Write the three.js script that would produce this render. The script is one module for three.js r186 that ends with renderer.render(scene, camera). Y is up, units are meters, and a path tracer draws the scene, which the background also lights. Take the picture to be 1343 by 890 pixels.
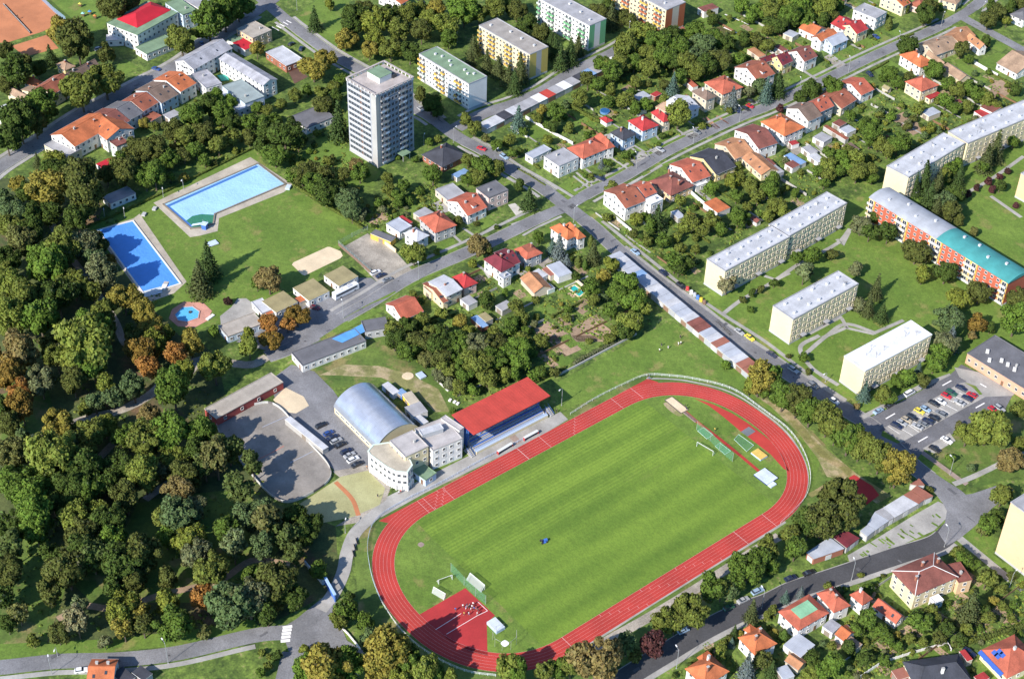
import * as THREE from 'three';
import { mergeGeometries, mergeVertices } from 'three/addons/utils/BufferGeometryUtils.js';
import { MarchingCubes } from 'three/addons/objects/MarchingCubes.js';
import { Sky } from 'three/addons/objects/Sky.js';

// ---------------------------------------------------------------- camera, sky, sun, exposure
const scene = new THREE.Scene();
const CAM = { x: -279.335, y: 404.786, z: 286.895, yaw: 0.692319, pitch: 0.686584, roll: 0.0322954, f: 2109.354 };
const PW = 1343, PH = 890;
const camera = new THREE.PerspectiveCamera(2 * Math.atan(PH / 2 / CAM.f) * 180 / Math.PI, PW / PH, 5, 6000);
const fw = new THREE.Vector3(Math.sin(CAM.yaw) * Math.cos(CAM.pitch), -Math.sin(CAM.pitch), -Math.cos(CAM.yaw) * Math.cos(CAM.pitch));
const r0 = new THREE.Vector3(Math.cos(CAM.yaw), 0, Math.sin(CAM.yaw)), u0 = r0.clone().cross(fw);
const rt = r0.clone().multiplyScalar(Math.cos(CAM.roll)).addScaledVector(u0, Math.sin(CAM.roll));
const up = u0.clone().multiplyScalar(Math.cos(CAM.roll)).addScaledVector(r0, -Math.sin(CAM.roll));
camera.position.set(CAM.x, CAM.y, CAM.z);
camera.quaternion.setFromRotationMatrix(new THREE.Matrix4().makeBasis(rt, up, fw.clone().negate()));
scene.add(camera);

const SUN_EL = 35 * Math.PI / 180, SUN_AZ = 10.5 * Math.PI / 180;
const sunDir = new THREE.Vector3(-Math.cos(SUN_EL) * Math.cos(SUN_AZ), Math.sin(SUN_EL), Math.cos(SUN_EL) * Math.sin(SUN_AZ));
const sky = new Sky(); sky.name = 'sky'; sky.userData = { kind: 'structure' };
sky.scale.setScalar(5000);
sky.material.uniforms.sunPosition.value.copy(sunDir);
sky.material.uniforms.turbidity.value = 3; sky.material.uniforms.rayleigh.value = 1.8;
sky.material.uniforms.mieCoefficient.value = 0.004;
scene.add(sky);
scene.environmentIntensity = 0.135;
const sun = new THREE.DirectionalLight(0xfff5e8, 4.6);
sun.name = 'sun'; sun.position.copy(sunDir).multiplyScalar(900).add(new THREE.Vector3(60, 0, -120)); sun.target.position.set(60, 0, -120);
sun.castShadow = true; sun.shadow.mapSize.set(8192, 8192);
Object.assign(sun.shadow.camera, { left: -420, right: 420, top: 420, bottom: -420, near: 1, far: 2200 });
scene.add(sun, sun.target);
const renderer = new THREE.WebGLRenderer({ antialias: true });
renderer.toneMapping = THREE.LinearToneMapping;
renderer.toneMappingExposure = 1.62;
renderer.shadowMap.enabled = true;

// ---------------------------------------------------------------- small helpers
let seed = 12345;
const rnd = () => { seed = (seed * 1664525 + 1013904223) >>> 0; return seed / 4294967296; };
const rr = (a, b) => a + (b - a) * rnd();
const pick = a => a[Math.floor(rnd() * a.length)];
const V = (x, y, z) => new THREE.Vector3(x, y, z);
const D2R = Math.PI / 180;

// a photo pixel is only a direction: G() follows it to the height h, where the thing is known to stand
function G(px, py, h = 0) {
  const d = fw.clone().addScaledVector(rt, (px - PW / 2) / CAM.f).addScaledVector(up, -(py - PH / 2) / CAM.f);
  const t = (h - CAM.y) / d.y;
  return camera.position.clone().addScaledVector(d, t);
}
// working frame for read-off positions: origin and scale of the enlargement they were read from
let OX = 0, OY = 0, KK = 340 / 1343;
const COL = [0, 335, 670, 1003], ROW = [0, 220, 440, 665];
function at(c, r) { OX = COL[c]; OY = ROW[r]; KK = 340 / 1343; }
function at5(x, y, w = 200) { OX = x; OY = y; KK = w / 1338; }
const W = (x, y, h = 0) => G(OX + x * KK, OY + y * KK, h);
const WL = (a, h = 0) => { const o = []; for (let i = 0; i < a.length; i += 2) o.push(W(a[i], a[i + 1], h)); return o; };
const mpp = (x, y) => { const p = W(x, y); return p.distanceTo(camera.position) / CAM.f * KK; };   // metres per read-off unit

const used = {};
function numbered(n) { const k = used[n] = (used[n] || 0) + 1; return k === 1 ? n : n + '_' + String(k - 1).padStart(3, '0'); }
const labels = {};
function tag(o, label, category, group) {
  o.userData.label = label; o.userData.category = category;
  if (group) o.userData.group = group;
  return o;
}
function shade(o) { o.castShadow = true; o.receiveShadow = true; return o; }
function thing(name, label, category, pos, turn = 0, group) {
  const o = new THREE.Group(); o.name = numbered(name);
  if (pos) o.position.copy(pos); o.rotation.y = turn;
  scene.add(tag(o, label, category, group)); return o;
}
function part(name, geo, mat, parent, x = 0, y = 0, z = 0, ry = 0) {
  const m = shade(new THREE.Mesh(geo, mat)); m.name = name; m.position.set(x, y, z); m.rotation.y = ry; parent.add(m); return m;
}
function single(name, geo, mat, label, category, pos, turn = 0, group) {
  const m = shade(new THREE.Mesh(geo, mat)); m.name = numbered(name); if (pos) m.position.copy(pos); m.rotation.y = turn;
  scene.add(tag(m, label, category, group)); return m;
}
function structure(name, geo, mat, parent) {
  const m = shade(new THREE.Mesh(geo, mat)); m.name = parent ? name : numbered(name);
  if (!parent) m.userData.kind = 'structure';
  (parent || scene).add(m); return m;
}

// mesh builder: quads and polygons with flat normals and uv in metres
class MB {
  constructor() { this.p = []; this.n = []; this.t = []; }
  tri(a, b, c) {
    const n = b.clone().sub(a).cross(c.clone().sub(a)).normalize();
    const ax = Math.abs(n.x), ay = Math.abs(n.y), az = Math.abs(n.z);
    for (const q of [a, b, c]) {
      this.p.push(q.x, q.y, q.z); this.n.push(n.x, n.y, n.z);
      if (ay > ax && ay > az) this.t.push(q.x, q.z); else if (ax > az) this.t.push(q.z, q.y); else this.t.push(q.x, q.y);
    }
    return this;
  }
  quad(a, b, c, d) { this.tri(a, b, c); return this.tri(a, c, d); }
  fan(v) { for (let i = 1; i < v.length - 1; i++) this.tri(v[0], v[i], v[i + 1]); return this; }
  box(cx, cy, cz, w, h, d, ry = 0) {           // cy = bottom
    const c = Math.cos(ry), s = Math.sin(ry), P = (x, y, z) => V(cx + x * c + z * s, cy + y, cz - x * s + z * c);
    const x = w / 2, z = d / 2;
    const a = P(-x, 0, -z), b = P(x, 0, -z), e = P(x, 0, z), f = P(-x, 0, z), A = P(-x, h, -z), B = P(x, h, -z), E = P(x, h, z), F = P(-x, h, z);
    return this.quad(F, E, B, A).quad(a, b, e, f).quad(f, e, E, F).quad(b, a, A, B).quad(e, b, B, E).quad(a, f, F, A);
  }
  prism(pts, y0, y1, bottom = true) {           // pts: [x,z] outline, or vectors
    const v = pts.map(q => q.isVector3 ? new THREE.Vector2(q.x, q.z) : new THREE.Vector2(q[0], q[1]));
    if (THREE.ShapeUtils.area(v) < 0) v.reverse();
    for (const [i, j, k] of THREE.ShapeUtils.triangulateShape(v, [])) {
      this.tri(V(v[i].x, y1, v[i].y), V(v[k].x, y1, v[k].y), V(v[j].x, y1, v[j].y));
      if (bottom) this.tri(V(v[i].x, y0, v[i].y), V(v[j].x, y0, v[j].y), V(v[k].x, y0, v[k].y));
    }
    for (let i = 0; i < v.length; i++) { const a = v[i], b = v[(i + 1) % v.length]; this.quad(V(b.x, y0, b.y), V(a.x, y0, a.y), V(a.x, y1, a.y), V(b.x, y1, b.y)); }
    return this;
  }
  slab(v, th) {                                 // a thick plate under the polygon v
    const lo = v.map(q => q.clone().add(V(0, -th, 0)));
    this.fan(v); this.fan(lo.slice().reverse());
    for (let i = 0; i < v.length; i++) { const j = (i + 1) % v.length; this.quad(lo[i], lo[j], v[j], v[i]); }
    return this;
  }
  bar(a, b, r, n = 5, r2 = r) {                 // a round bar
    const d = b.clone().sub(a).normalize(), s = Math.abs(d.y) < 0.9 ? V(0, 1, 0) : V(1, 0, 0), x = s.clone().cross(d).normalize(), y = d.clone().cross(x);
    const ring = (c, q) => [...Array(n)].map((_, i) => c.clone().addScaledVector(x, q * Math.cos(i / n * 6.2832)).addScaledVector(y, q * Math.sin(i / n * 6.2832)));
    const A = ring(a, r), B = ring(b, r2);
    for (let i = 0; i < n; i++) { const j = (i + 1) % n; this.quad(A[i], A[j], B[j], B[i]); }
    return this.fan(B).fan(A.reverse());
  }
  geo() {
    const g = new THREE.BufferGeometry();
    g.setAttribute('position', new THREE.Float32BufferAttribute(this.p, 3)); g.setAttribute('normal', new THREE.Float32BufferAttribute(this.n, 3)); g.setAttribute('uv', new THREE.Float32BufferAttribute(this.t, 2));
    return g;
  }
}
const boxGeos = {};
function boxGeo(w, h, d) { const k = [w, h, d].map(v => v.toFixed(2)).join(); return boxGeos[k] || (boxGeos[k] = new MB().box(0, 0, 0, w, h, d).geo()); }

// ---------------------------------------------------------------- procedural textures
function fbm(n, freq, oct, sd, gain = 0.5) {
  const out = new Float32Array(n * n); let amp = 1, tot = 0;
  for (let o = 0; o < oct; o++, freq *= 2, amp *= gain) {
    let s = (sd * 7919 + o * 104729) >>> 0; const R = () => { s = (s * 1664525 + 1013904223) >>> 0; return s / 4294967296; };
    const g = Float32Array.from({ length: freq * freq }, R); tot += amp;
    for (let y = 0; y < n; y++) {
      const fy = y / n * freq, y0 = Math.floor(fy), ty = fy - y0, sy = ty * ty * (3 - 2 * ty), ya = (y0 % freq) * freq, yb = ((y0 + 1) % freq) * freq;
      for (let x = 0; x < n; x++) {
        const fx = x / n * freq, x0 = Math.floor(fx), tx = fx - x0, sx = tx * tx * (3 - 2 * tx), xa = x0 % freq, xb = (x0 + 1) % freq;
        const a = g[ya + xa] + (g[ya + xb] - g[ya + xa]) * sx, b = g[yb + xa] + (g[yb + xb] - g[yb + xa]) * sx;
        out[y * n + x] += (a + (b - a) * sy) * amp;
      }
    }
  }
  for (let i = 0; i < out.length; i++) out[i] /= tot;
  return out;
}
const N5 = 512;
const nA = fbm(N5, 4, 7, 1, 0.62), nB = fbm(N5, 8, 6, 2, 0.6), nC = fbm(N5, 32, 4, 3, 0.7), nD = fbm(N5, 3, 6, 4, 0.55), nE = fbm(N5, 128, 2, 5, 0.8);
const cl = v => Math.max(0, Math.min(1, v));
const enc = v => { v = cl(v); return Math.round(255 * (v <= 0.0031308 ? 12.92 * v : 1.055 * Math.pow(v, 1 / 2.4) - 0.055)); };
const ctr = (v, k) => cl(0.5 + (v - 0.5) * k);
function tex(n, fn, metres) {                    // fn -> linear rgb
  const d = new Uint8Array(n * n * 4);
  for (let y = 0; y < n; y++) for (let x = 0; x < n; x++) {
    const i = y * n + x, k = (y % N5) * N5 + (x % N5), c = fn(k, x / n, y / n);
    d[i * 4] = enc(c[0]); d[i * 4 + 1] = enc(c[1]); d[i * 4 + 2] = enc(c[2]); d[i * 4 + 3] = 255;
  }
  const t = new THREE.DataTexture(d, n, n, THREE.RGBAFormat);
  t.colorSpace = THREE.SRGBColorSpace; t.wrapS = t.wrapT = THREE.RepeatWrapping; t.magFilter = THREE.LinearFilter; t.minFilter = THREE.LinearMipmapLinearFilter; t.generateMipmaps = true;
  if (metres) t.repeat.set(1 / metres, 1 / metres);
  t.needsUpdate = true; return t;
}
const lerp3 = (a, b, t) => [a[0] + (b[0] - a[0]) * t, a[1] + (b[1] - a[1]) * t, a[2] + (b[2] - a[2]) * t];
const mulk = (c, k) => [c[0] * k, c[1] * k, c[2] * k];
const grassFn = (lo, hi, dry, dryAmt) => k => {
  let c = lerp3(lo, hi, ctr(nA[k], 2.2)); c = lerp3(c, dry, cl((nB[k] - 1 + dryAmt) * 5));
  return mulk(c, 0.72 + 0.56 * ctr(nC[k] * 0.5 + nE[k] * 0.5, 2));
};
const grey = (lo, hi, k1 = 2, fine = 0.25) => k => { const v = lo + (hi - lo) * ctr(nA[k], k1); const m = v * (1 - fine / 2 + fine * ctr(nC[k] * 0.4 + nE[k] * 0.6, 2)); return [m, m, m]; };
const TX = {
  lawn: tex(N5, grassFn([0.088, 0.155, 0.018], [0.135, 0.21, 0.03], [0.2, 0.2, 0.055], 0.42), 46),
  rough: tex(N5, grassFn([0.06, 0.11, 0.016], [0.125, 0.185, 0.032], [0.21, 0.18, 0.07], 0.46), 61),
  garden: tex(N5, k => { let c = lerp3([0.05, 0.09, 0.014], [0.135, 0.2, 0.032], ctr(nB[k] * 0.6 + nC[k] * 0.4, 3.2)); c = lerp3(c, [0.22, 0.17, 0.09], 0.75 * cl((nB[(k * 7 + 9133) % (N5 * N5)] * 0.5 + nC[k] * 0.5 - 0.6) * 9)); return mulk(c, 0.6 + 0.8 * ctr(nC[k] * 0.5 + nE[k] * 0.5, 2.2)); }, 67),
  dryGrass: tex(N5, grassFn([0.15, 0.155, 0.05], [0.21, 0.205, 0.075], [0.36, 0.29, 0.17], 0.56), 39),
  litter: tex(N5, k => { let c = lerp3([0.05, 0.075, 0.02], [0.09, 0.11, 0.03], ctr(nB[k], 3)); c = lerp3(c, [0.15, 0.095, 0.05], cl((nA[k] - 0.52) * 5)); return mulk(c, 0.6 + 0.7 * ctr(nC[k] * 0.5 + nE[k] * 0.5, 2)); }, 41),
  asphalt: tex(N5, k => { const m = (0.19 + 0.08 * (ctr(nA[k], 2.5) - 0.5)) * (0.85 + 0.3 * ctr(nE[k], 2)) * (Math.abs(nB[k] - 0.5) < 0.006 ? 0.75 : 1); return [m, m, m * 1.05]; }, 37),
  tarmac: tex(N5, k => { const m = (0.062 + 0.02 * (ctr(nA[k], 2.5) - 0.5)) * (0.85 + 0.3 * ctr(nE[k], 2)); return [m, m, m * 1.08]; }, 37),
  concrete: tex(N5, k => { const m = (0.33 + 0.14 * (ctr(nA[k], 2) - 0.5)) * (0.86 + 0.28 * ctr(nC[k] * 0.4 + nE[k] * 0.6, 2)); return [m, m * 0.965, m * 0.9]; }, 23),
  gravel: tex(N5, k => { const m = (0.3 + 0.16 * (ctr(nA[k], 2.2) - 0.5)) * (0.7 + 0.6 * ctr(nE[k], 2)); return [m * 1.06, m * 0.95, m * 0.8]; }, 19),
  soil: tex(N5, k => { const m = (0.26 + 0.12 * (ctr(nA[k], 2.4) - 0.5)) * (0.7 + 0.6 * ctr(nC[k] * 0.5 + nE[k] * 0.5, 2)); return [m * 1.25, m * 0.88, m * 0.58]; }, 29),
  sand: tex(N5, k => { const m = (0.58 + 0.12 * (ctr(nA[k], 2) - 0.5)) * (0.9 + 0.2 * ctr(nE[k], 2)); return [m * 1.08, m * 0.88, m * 0.6]; }, 17),
  weather: tex(N5, grey(0.72, 1, 2.4, 0.3), 13),
  tiles: tex(N5, (k, x, y) => { const row = (y * 34) % 1, m = (0.62 + 0.38 * ctr(nA[k], 2.6)) * (0.78 + 0.44 * ctr(nE[k] * 0.7 + nC[k] * 0.3, 2.4)) * (row < 0.14 ? 0.8 : 1); return [m, m, m]; }, 12),
  plaster: tex(N5, grey(0.86, 1, 2, 0.12), 21),
  seam: tex(N5, (k, x) => { const s = (x * 20) % 1, m = (0.78 + 0.22 * ctr(nA[k], 2.2)) * (s < 0.1 ? 0.82 : 1); return [m, m, m]; }, 12),
  tartan: tex(N5, k => { const m = (0.88 + 0.24 * (ctr(nA[k], 2.2) - 0.5)) * (0.93 + 0.14 * ctr(nE[k], 2)); return [m, m, m]; }, 31),
  court: tex(N5, k => { const c = lerp3([0.3, 0.29, 0.14], [0.4, 0.39, 0.2], ctr(nA[k], 2.4)); return mulk(c, 0.88 + 0.24 * ctr(nE[k], 2)); }, 27),
};
const bumpTex = (() => { const d = new Uint8Array(N5 * N5 * 4); for (let i = 0; i < N5 * N5; i++) { const v = 255 * cl(0.5 + (nB[i] * 0.5 + nC[i] * 0.5 - 0.5) * 2); d[i * 4] = d[i * 4 + 1] = d[i * 4 + 2] = v; d[i * 4 + 3] = 255; } const t = new THREE.DataTexture(d, N5, N5, THREE.RGBAFormat); t.wrapS = t.wrapT = THREE.RepeatWrapping; t.magFilter = THREE.LinearFilter; t.repeat.set(1 / 24, 1 / 24); t.needsUpdate = true; return t; })();
const mats = {};
function M(key, rgb, o = {}) {
  if (mats[key]) return mats[key];
  const { map, rough = 0.9, metal = 0, ...rest } = o;
  const m = new (rest.clearcoat || rest.transmission ? THREE.MeshPhysicalMaterial : THREE.MeshStandardMaterial)({ roughness: rough, metalness: metal, ...rest });
  m.name = key; m.color.setRGB(...rgb); if (map) m.map = TX[map];
  return mats[key] = m;
}
const one = [1, 1, 1];
const MG = {
  lawn: M('lawn_grass', one, { map: 'lawn' }), rough: M('rough_grass', one, { map: 'rough' }), garden: M('garden_ground', one, { map: 'garden' }), dry: M('dry_grass', one, { map: 'dryGrass' }),
  litter: M('leaf_litter', one, { map: 'litter' }), asphalt: M('old_asphalt', one, { map: 'asphalt' }), tarmac: M('new_asphalt', one, { map: 'tarmac' }), concrete: M('concrete_paving', one, { map: 'concrete' }),
  gravel: M('gravel', one, { map: 'gravel' }), soil: M('bare_soil', one, { map: 'soil' }), sand: M('sand', one, { map: 'sand' }), pink: M('pink_paving', [0.95, 0.75, 0.68], { map: 'concrete' }),
  clay: M('clay_court', [0.52, 0.2, 0.09], { map: 'tartan' }), tartan: M('red_tartan', [0.47, 0.044, 0.034], { map: 'tartan', rough: 0.85 }), line: M('line_paint', [0.78, 0.76, 0.74]),
  court: M('court_surface', one, { map: 'court' }), kerb: M('kerb_stone', [0.95, 0.95, 0.95], { map: 'concrete' }),
};
const RF = {};
for (const [k, c, m] of [['orange', [0.56, 0.165, 0.062], 'tiles'], ['brick', [0.36, 0.115, 0.066], 'tiles'], ['red', [0.46, 0.04, 0.042], 'tiles'], ['maroon', [0.2, 0.028, 0.042], 'tiles'], ['brown', [0.22, 0.15, 0.115], 'tiles'], ['tan', [0.4, 0.27, 0.18], 'tiles'],
  ['grey', [0.38, 0.38, 0.4], 'weather'], ['pale', [0.56, 0.57, 0.6], 'weather'], ['white', [0.82, 0.82, 0.83], 'weather'], ['dark', [0.055, 0.058, 0.075], 'tiles'], ['felt', [0.15, 0.15, 0.165], 'weather'], ['metal', [0.45, 0.48, 0.54], 'seam'], ['blue', [0.22, 0.36, 0.58], 'seam'], ['teal', [0.06, 0.3, 0.3], 'seam'],
  ['green', [0.2, 0.3, 0.19], 'weather'], ['moss', [0.34, 0.29, 0.15], 'weather'], ['rust', [0.34, 0.13, 0.09], 'seam'], ['redmetal', [0.5, 0.058, 0.042], 'seam'], ['redbrown', [0.25, 0.085, 0.065], 'tiles'], ['slate', [0.42, 0.42, 0.46], 'tiles'], ['crimson', [0.5, 0.012, 0.03], 'seam'], ['greygreen', [0.3, 0.36, 0.36], 'seam'], ['coral', [0.5, 0.13, 0.075], 'tiles'], ['faded', [0.5, 0.24, 0.12], 'tiles']]) RF[k] = M('roof_' + k, c, { map: m, rough: k === 'metal' || k === 'pale' || k === 'blue' ? 0.6 : 0.88 });
const WM = {};
for (const [k, c] of [['white', [0.76, 0.74, 0.71]], ['cream', [0.72, 0.62, 0.4]], ['yellow', [0.7, 0.56, 0.28]], ['sandy', [0.6, 0.52, 0.4]], ['greywall', [0.45, 0.45, 0.46]], ['bluewall', [0.5, 0.6, 0.72]], ['greenwall', [0.62, 0.72, 0.62]], ['peach', [0.72, 0.5, 0.3]], ['brickwall', [0.34, 0.13, 0.08]],
  ['orangewall', [0.46, 0.115, 0.062]], ['pinkwall', [0.68, 0.5, 0.45]], ['darkwall', [0.12, 0.11, 0.11]], ['green', [0.16, 0.42, 0.2]], ['mustard', [0.52, 0.4, 0.1]], ['rustred', [0.46, 0.13, 0.05]], ['blue', [0.08, 0.2, 0.55]], ['concretewall', [0.42, 0.41, 0.39]], ['gold', [0.68, 0.42, 0.08]]]) WM[k] = M('wall_' + k, c, { map: 'plaster', rough: 0.92 });
const glassM = M('window_glass', [0.035, 0.045, 0.06], { rough: 0.12 }), frameM = M('window_frame', [0.72, 0.72, 0.7], { rough: 0.6 }), whiteM = M('white_paint', [0.78, 0.78, 0.78], { rough: 0.6 }), steelM = M('grey_steel', [0.4, 0.41, 0.42], { rough: 0.5, metal: 0.3 }), darkM = M('dark_metal', [0.05, 0.05, 0.055], { rough: 0.5 }), woodM = M('brown_wood', [0.2, 0.11, 0.06]), blueM = M('blue_paint', [0.06, 0.16, 0.5], { rough: 0.5 }), barkM = M('tree_bark', [0.11, 0.085, 0.06]);

// ---------------------------------------------------------------- sheets, ribbons
const lift = k => 0.01 + 0.014 * k;
function smooth(p, n, closed = false) { const c = new THREE.CatmullRomCurve3(p, closed, 'centripetal'); const o = c.getPoints(n); if (closed) o.pop(); return o; }
function sheet(name, pts, mat, k, parent) { return structure(name, new MB().prism(pts, -0.2, lift(k), false).geo(), mat, parent); }
function offset(p, d) {
  return p.map((q, i) => { const a = p[Math.max(0, i - 1)], b = p[Math.min(p.length - 1, i + 1)], t = b.clone().sub(a); t.y = 0; t.normalize(); return V(q.x - t.z * d, q.y, q.z + t.x * d); });
}
function ribbonGeo(p, w, y, base = -0.2, side = 0) {
  const L = offset(p, side - w / 2), R = offset(p, side + w / 2), b = new MB(), up1 = (v, h) => V(v.x, h, v.z);
  for (let i = 0; i < p.length - 1; i++) {
    b.quad(up1(L[i], y), up1(R[i], y), up1(R[i + 1], y), up1(L[i + 1], y));
    b.quad(up1(R[i], base), up1(R[i + 1], base), up1(R[i + 1], y), up1(R[i], y)); b.quad(up1(L[i + 1], base), up1(L[i], base), up1(L[i], y), up1(L[i + 1], y));
  }
  return b.geo();
}
function ribbon(name, pts, w, mat, y, n = 0, side = 0) { const p = n ? smooth(pts, n) : pts; return structure(name, ribbonGeo(p, w, y, -0.2, side), mat); }
// ---------------------------------------------------------------- windows and doors
const winGeo = (() => { const b = new MB(), f = 0.06, g = 0.22; b.box(0, 0, 0.02, 1, f, g + 0.06); b.box(0, 1 - f, 0, 1, f, g); b.box(-0.5 + f / 2, f, 0, f, 1 - 2 * f, g); b.box(0.5 - f / 2, f, 0, f, 1 - 2 * f, g); b.box(0, f, 0, 0.04, 1 - 2 * f, 0.07); return b.geo(); })();
const paneGeo = new MB().box(0, 0.05, 0, 0.9, 0.9, 0.04).geo();
function win(parent, x, y, z, ry, w = 1.2, h = 1.4, fm = frameM) {
  const f = part('window', winGeo, fm, parent, x, y, z, ry); f.scale.set(w, h, 1); part('pane', paneGeo, glassM, f); return f;
}
const doorGeo = new MB().box(0, 0, 0, 1, 1, 0.1).geo();
function door(parent, x, y, z, ry, w, h, mat) { const d = part('door', doorGeo, mat || woodM, parent, x, y, z, ry); d.scale.set(w, h, 1); return d; }
// the four wall faces of a box w (x) by d (z): position along the face, outward
const FACES = [[0, 1, 0], [1, 0, Math.PI / 2], [0, -1, Math.PI], [-1, 0, -Math.PI / 2]];
function facePoint(w, d, f, u, out = 0.03) {
  const [nx, nz, ry] = FACES[f], half = nx ? w / 2 : d / 2, px = nx ? nx * (half + out) : u * nz, pz = nz ? nz * (half + out) : -u * nx;
  return [px, pz, ry];
}
function seen(root, f) {                          // does this face look towards the side the photograph was taken from
  const [nx, nz] = FACES[f], c = Math.cos(root.rotation.y), s = Math.sin(root.rotation.y), wx = nx * c + nz * s, wz = -nx * s + nz * c;
  const d = camera.position.clone().sub(root.position); d.y = 0; d.normalize();
  return wx * d.x + wz * d.z > -0.12;
}

// ---------------------------------------------------------------- houses
// rectangle from three corner points: a-b one side, b-c the other; squared up about the corner b
function rect3(p) {
  const [a, b, c] = p, u = a.clone().sub(b), v = c.clone().sub(b); u.y = v.y = 0;
  const lu = u.length(), lv = v.length(), au = Math.atan2(u.z, u.x), av = Math.atan2(v.z, v.x);
  let d = av - au; while (d > Math.PI) d -= 2 * Math.PI; while (d < -Math.PI) d += 2 * Math.PI;
  const mid = au + d / 2, s = Math.sign(d) || 1, ua = mid - s * Math.PI / 4, va = mid + s * Math.PI / 4;
  const U = V(Math.cos(ua), 0, Math.sin(ua)), Vv = V(Math.cos(va), 0, Math.sin(va));
  const k = Math.max(0.75, Math.abs(Math.sin(d)));
  const centre = a.clone().add(c).multiplyScalar(0.5); centre.y = 0;
  return { centre, turn: Math.atan2(-U.z, U.x), w: lu * (0.5 + k / 2), d: lv * (0.5 + k / 2) };
}
function wallWindows(o, w, d, e, faces, floors, o2 = {}) {
  for (const f of faces) {
    if (!seen(o, f)) continue;
    const len = FACES[f][0] ? d : w; if (len < 2.6) continue;
    const n = Math.max(1, Math.floor((len - 0.6) / (o2.step || 2.9))), fh = e / floors;
    for (let fl = 0; fl < floors; fl++) for (let i = 0; i < n; i++) {
      const u = (i + 0.5 - n / 2) * (len / n) + (n > 1 ? 0 : 0), [x, z, ry] = facePoint(w, d, f, u);
      if (fl === 0 && i === Math.floor(n / 2) && f % 2 === 0 && n > 1) { door(o, x, 0.05, z, ry, 1.05, 2.1); continue; }
      win(o, x, fl * fh + fh * 0.36, z, ry, o2.ww || 1.25, Math.min(1.4, fh * 0.5));
    }
  }
}
function chimney(o, x, y, z, h, mat) { const c = part('chimney', boxGeo(0.8, 1, 0.65), mat || WM.brickwall, o, x, y, z); c.scale.y = h; part('chimney_cap', boxGeo(0.95, 0.12, 0.8), WM.concretewall, c, 0, 1, 0).scale.y = 1 / h; }
function houseTag(o, label) { return tag(o, label, 'house'); }
const feet = [], roadPts = [];
function foot(o, w, d) { const n = Math.max(1, Math.ceil(Math.max(w, d) / Math.min(w, d))), long = w > d; for (let i = 0; i < n; i++) { const t = (i + 0.5) / n - 0.5, c = Math.cos(o.rotation.y), q = Math.sin(o.rotation.y), x = long ? t * w : 0, z = long ? 0 : t * d; feet.push([o.position.x + x * c + z * q, o.position.z - x * q + z * c, Math.min(w, d) * 0.62]); } }
const free = (p, r) => feet.every(f => Math.hypot(p.x - f[0], p.z - f[1]) > f[2] + r) && roadPts.every(f => Math.hypot(p.x - f[0], p.z - f[1]) > f[2] + r);
// gabled house read from its visible roof slope: ridge end A, ridge end B, eave below B, eave below A
function gable(p, e, rise, roof, wall, label, opt = {}) {
  const rA = W(p[0], p[1], e + rise), rB = W(p[2], p[3], e + rise), eB = W(p[4], p[5], e), eA = W(p[6], p[7], e);
  const u = rB.clone().sub(rA).add(eB.clone().sub(eA)); u.y = 0; const L = u.length() / 2; u.normalize();
  const mid = rA.clone().add(rB).multiplyScalar(0.5), em = eA.clone().add(eB).multiplyScalar(0.5).sub(mid); em.y = 0;
  const nx = -u.z, nz = u.x, s = em.x * nx + em.z * nz, Dn = Math.max(1.2, Math.abs(s));
  mid.y = 0;
  const turn = Math.atan2(-u.z, u.x), o = thing(opt.name || 'house', label, opt.cat || 'house', mid, turn, opt.group);
  foot(o, L, 2 * Dn); buildGable(o, L, Dn, e, rise, roof, wall, opt); return o;
}
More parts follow.
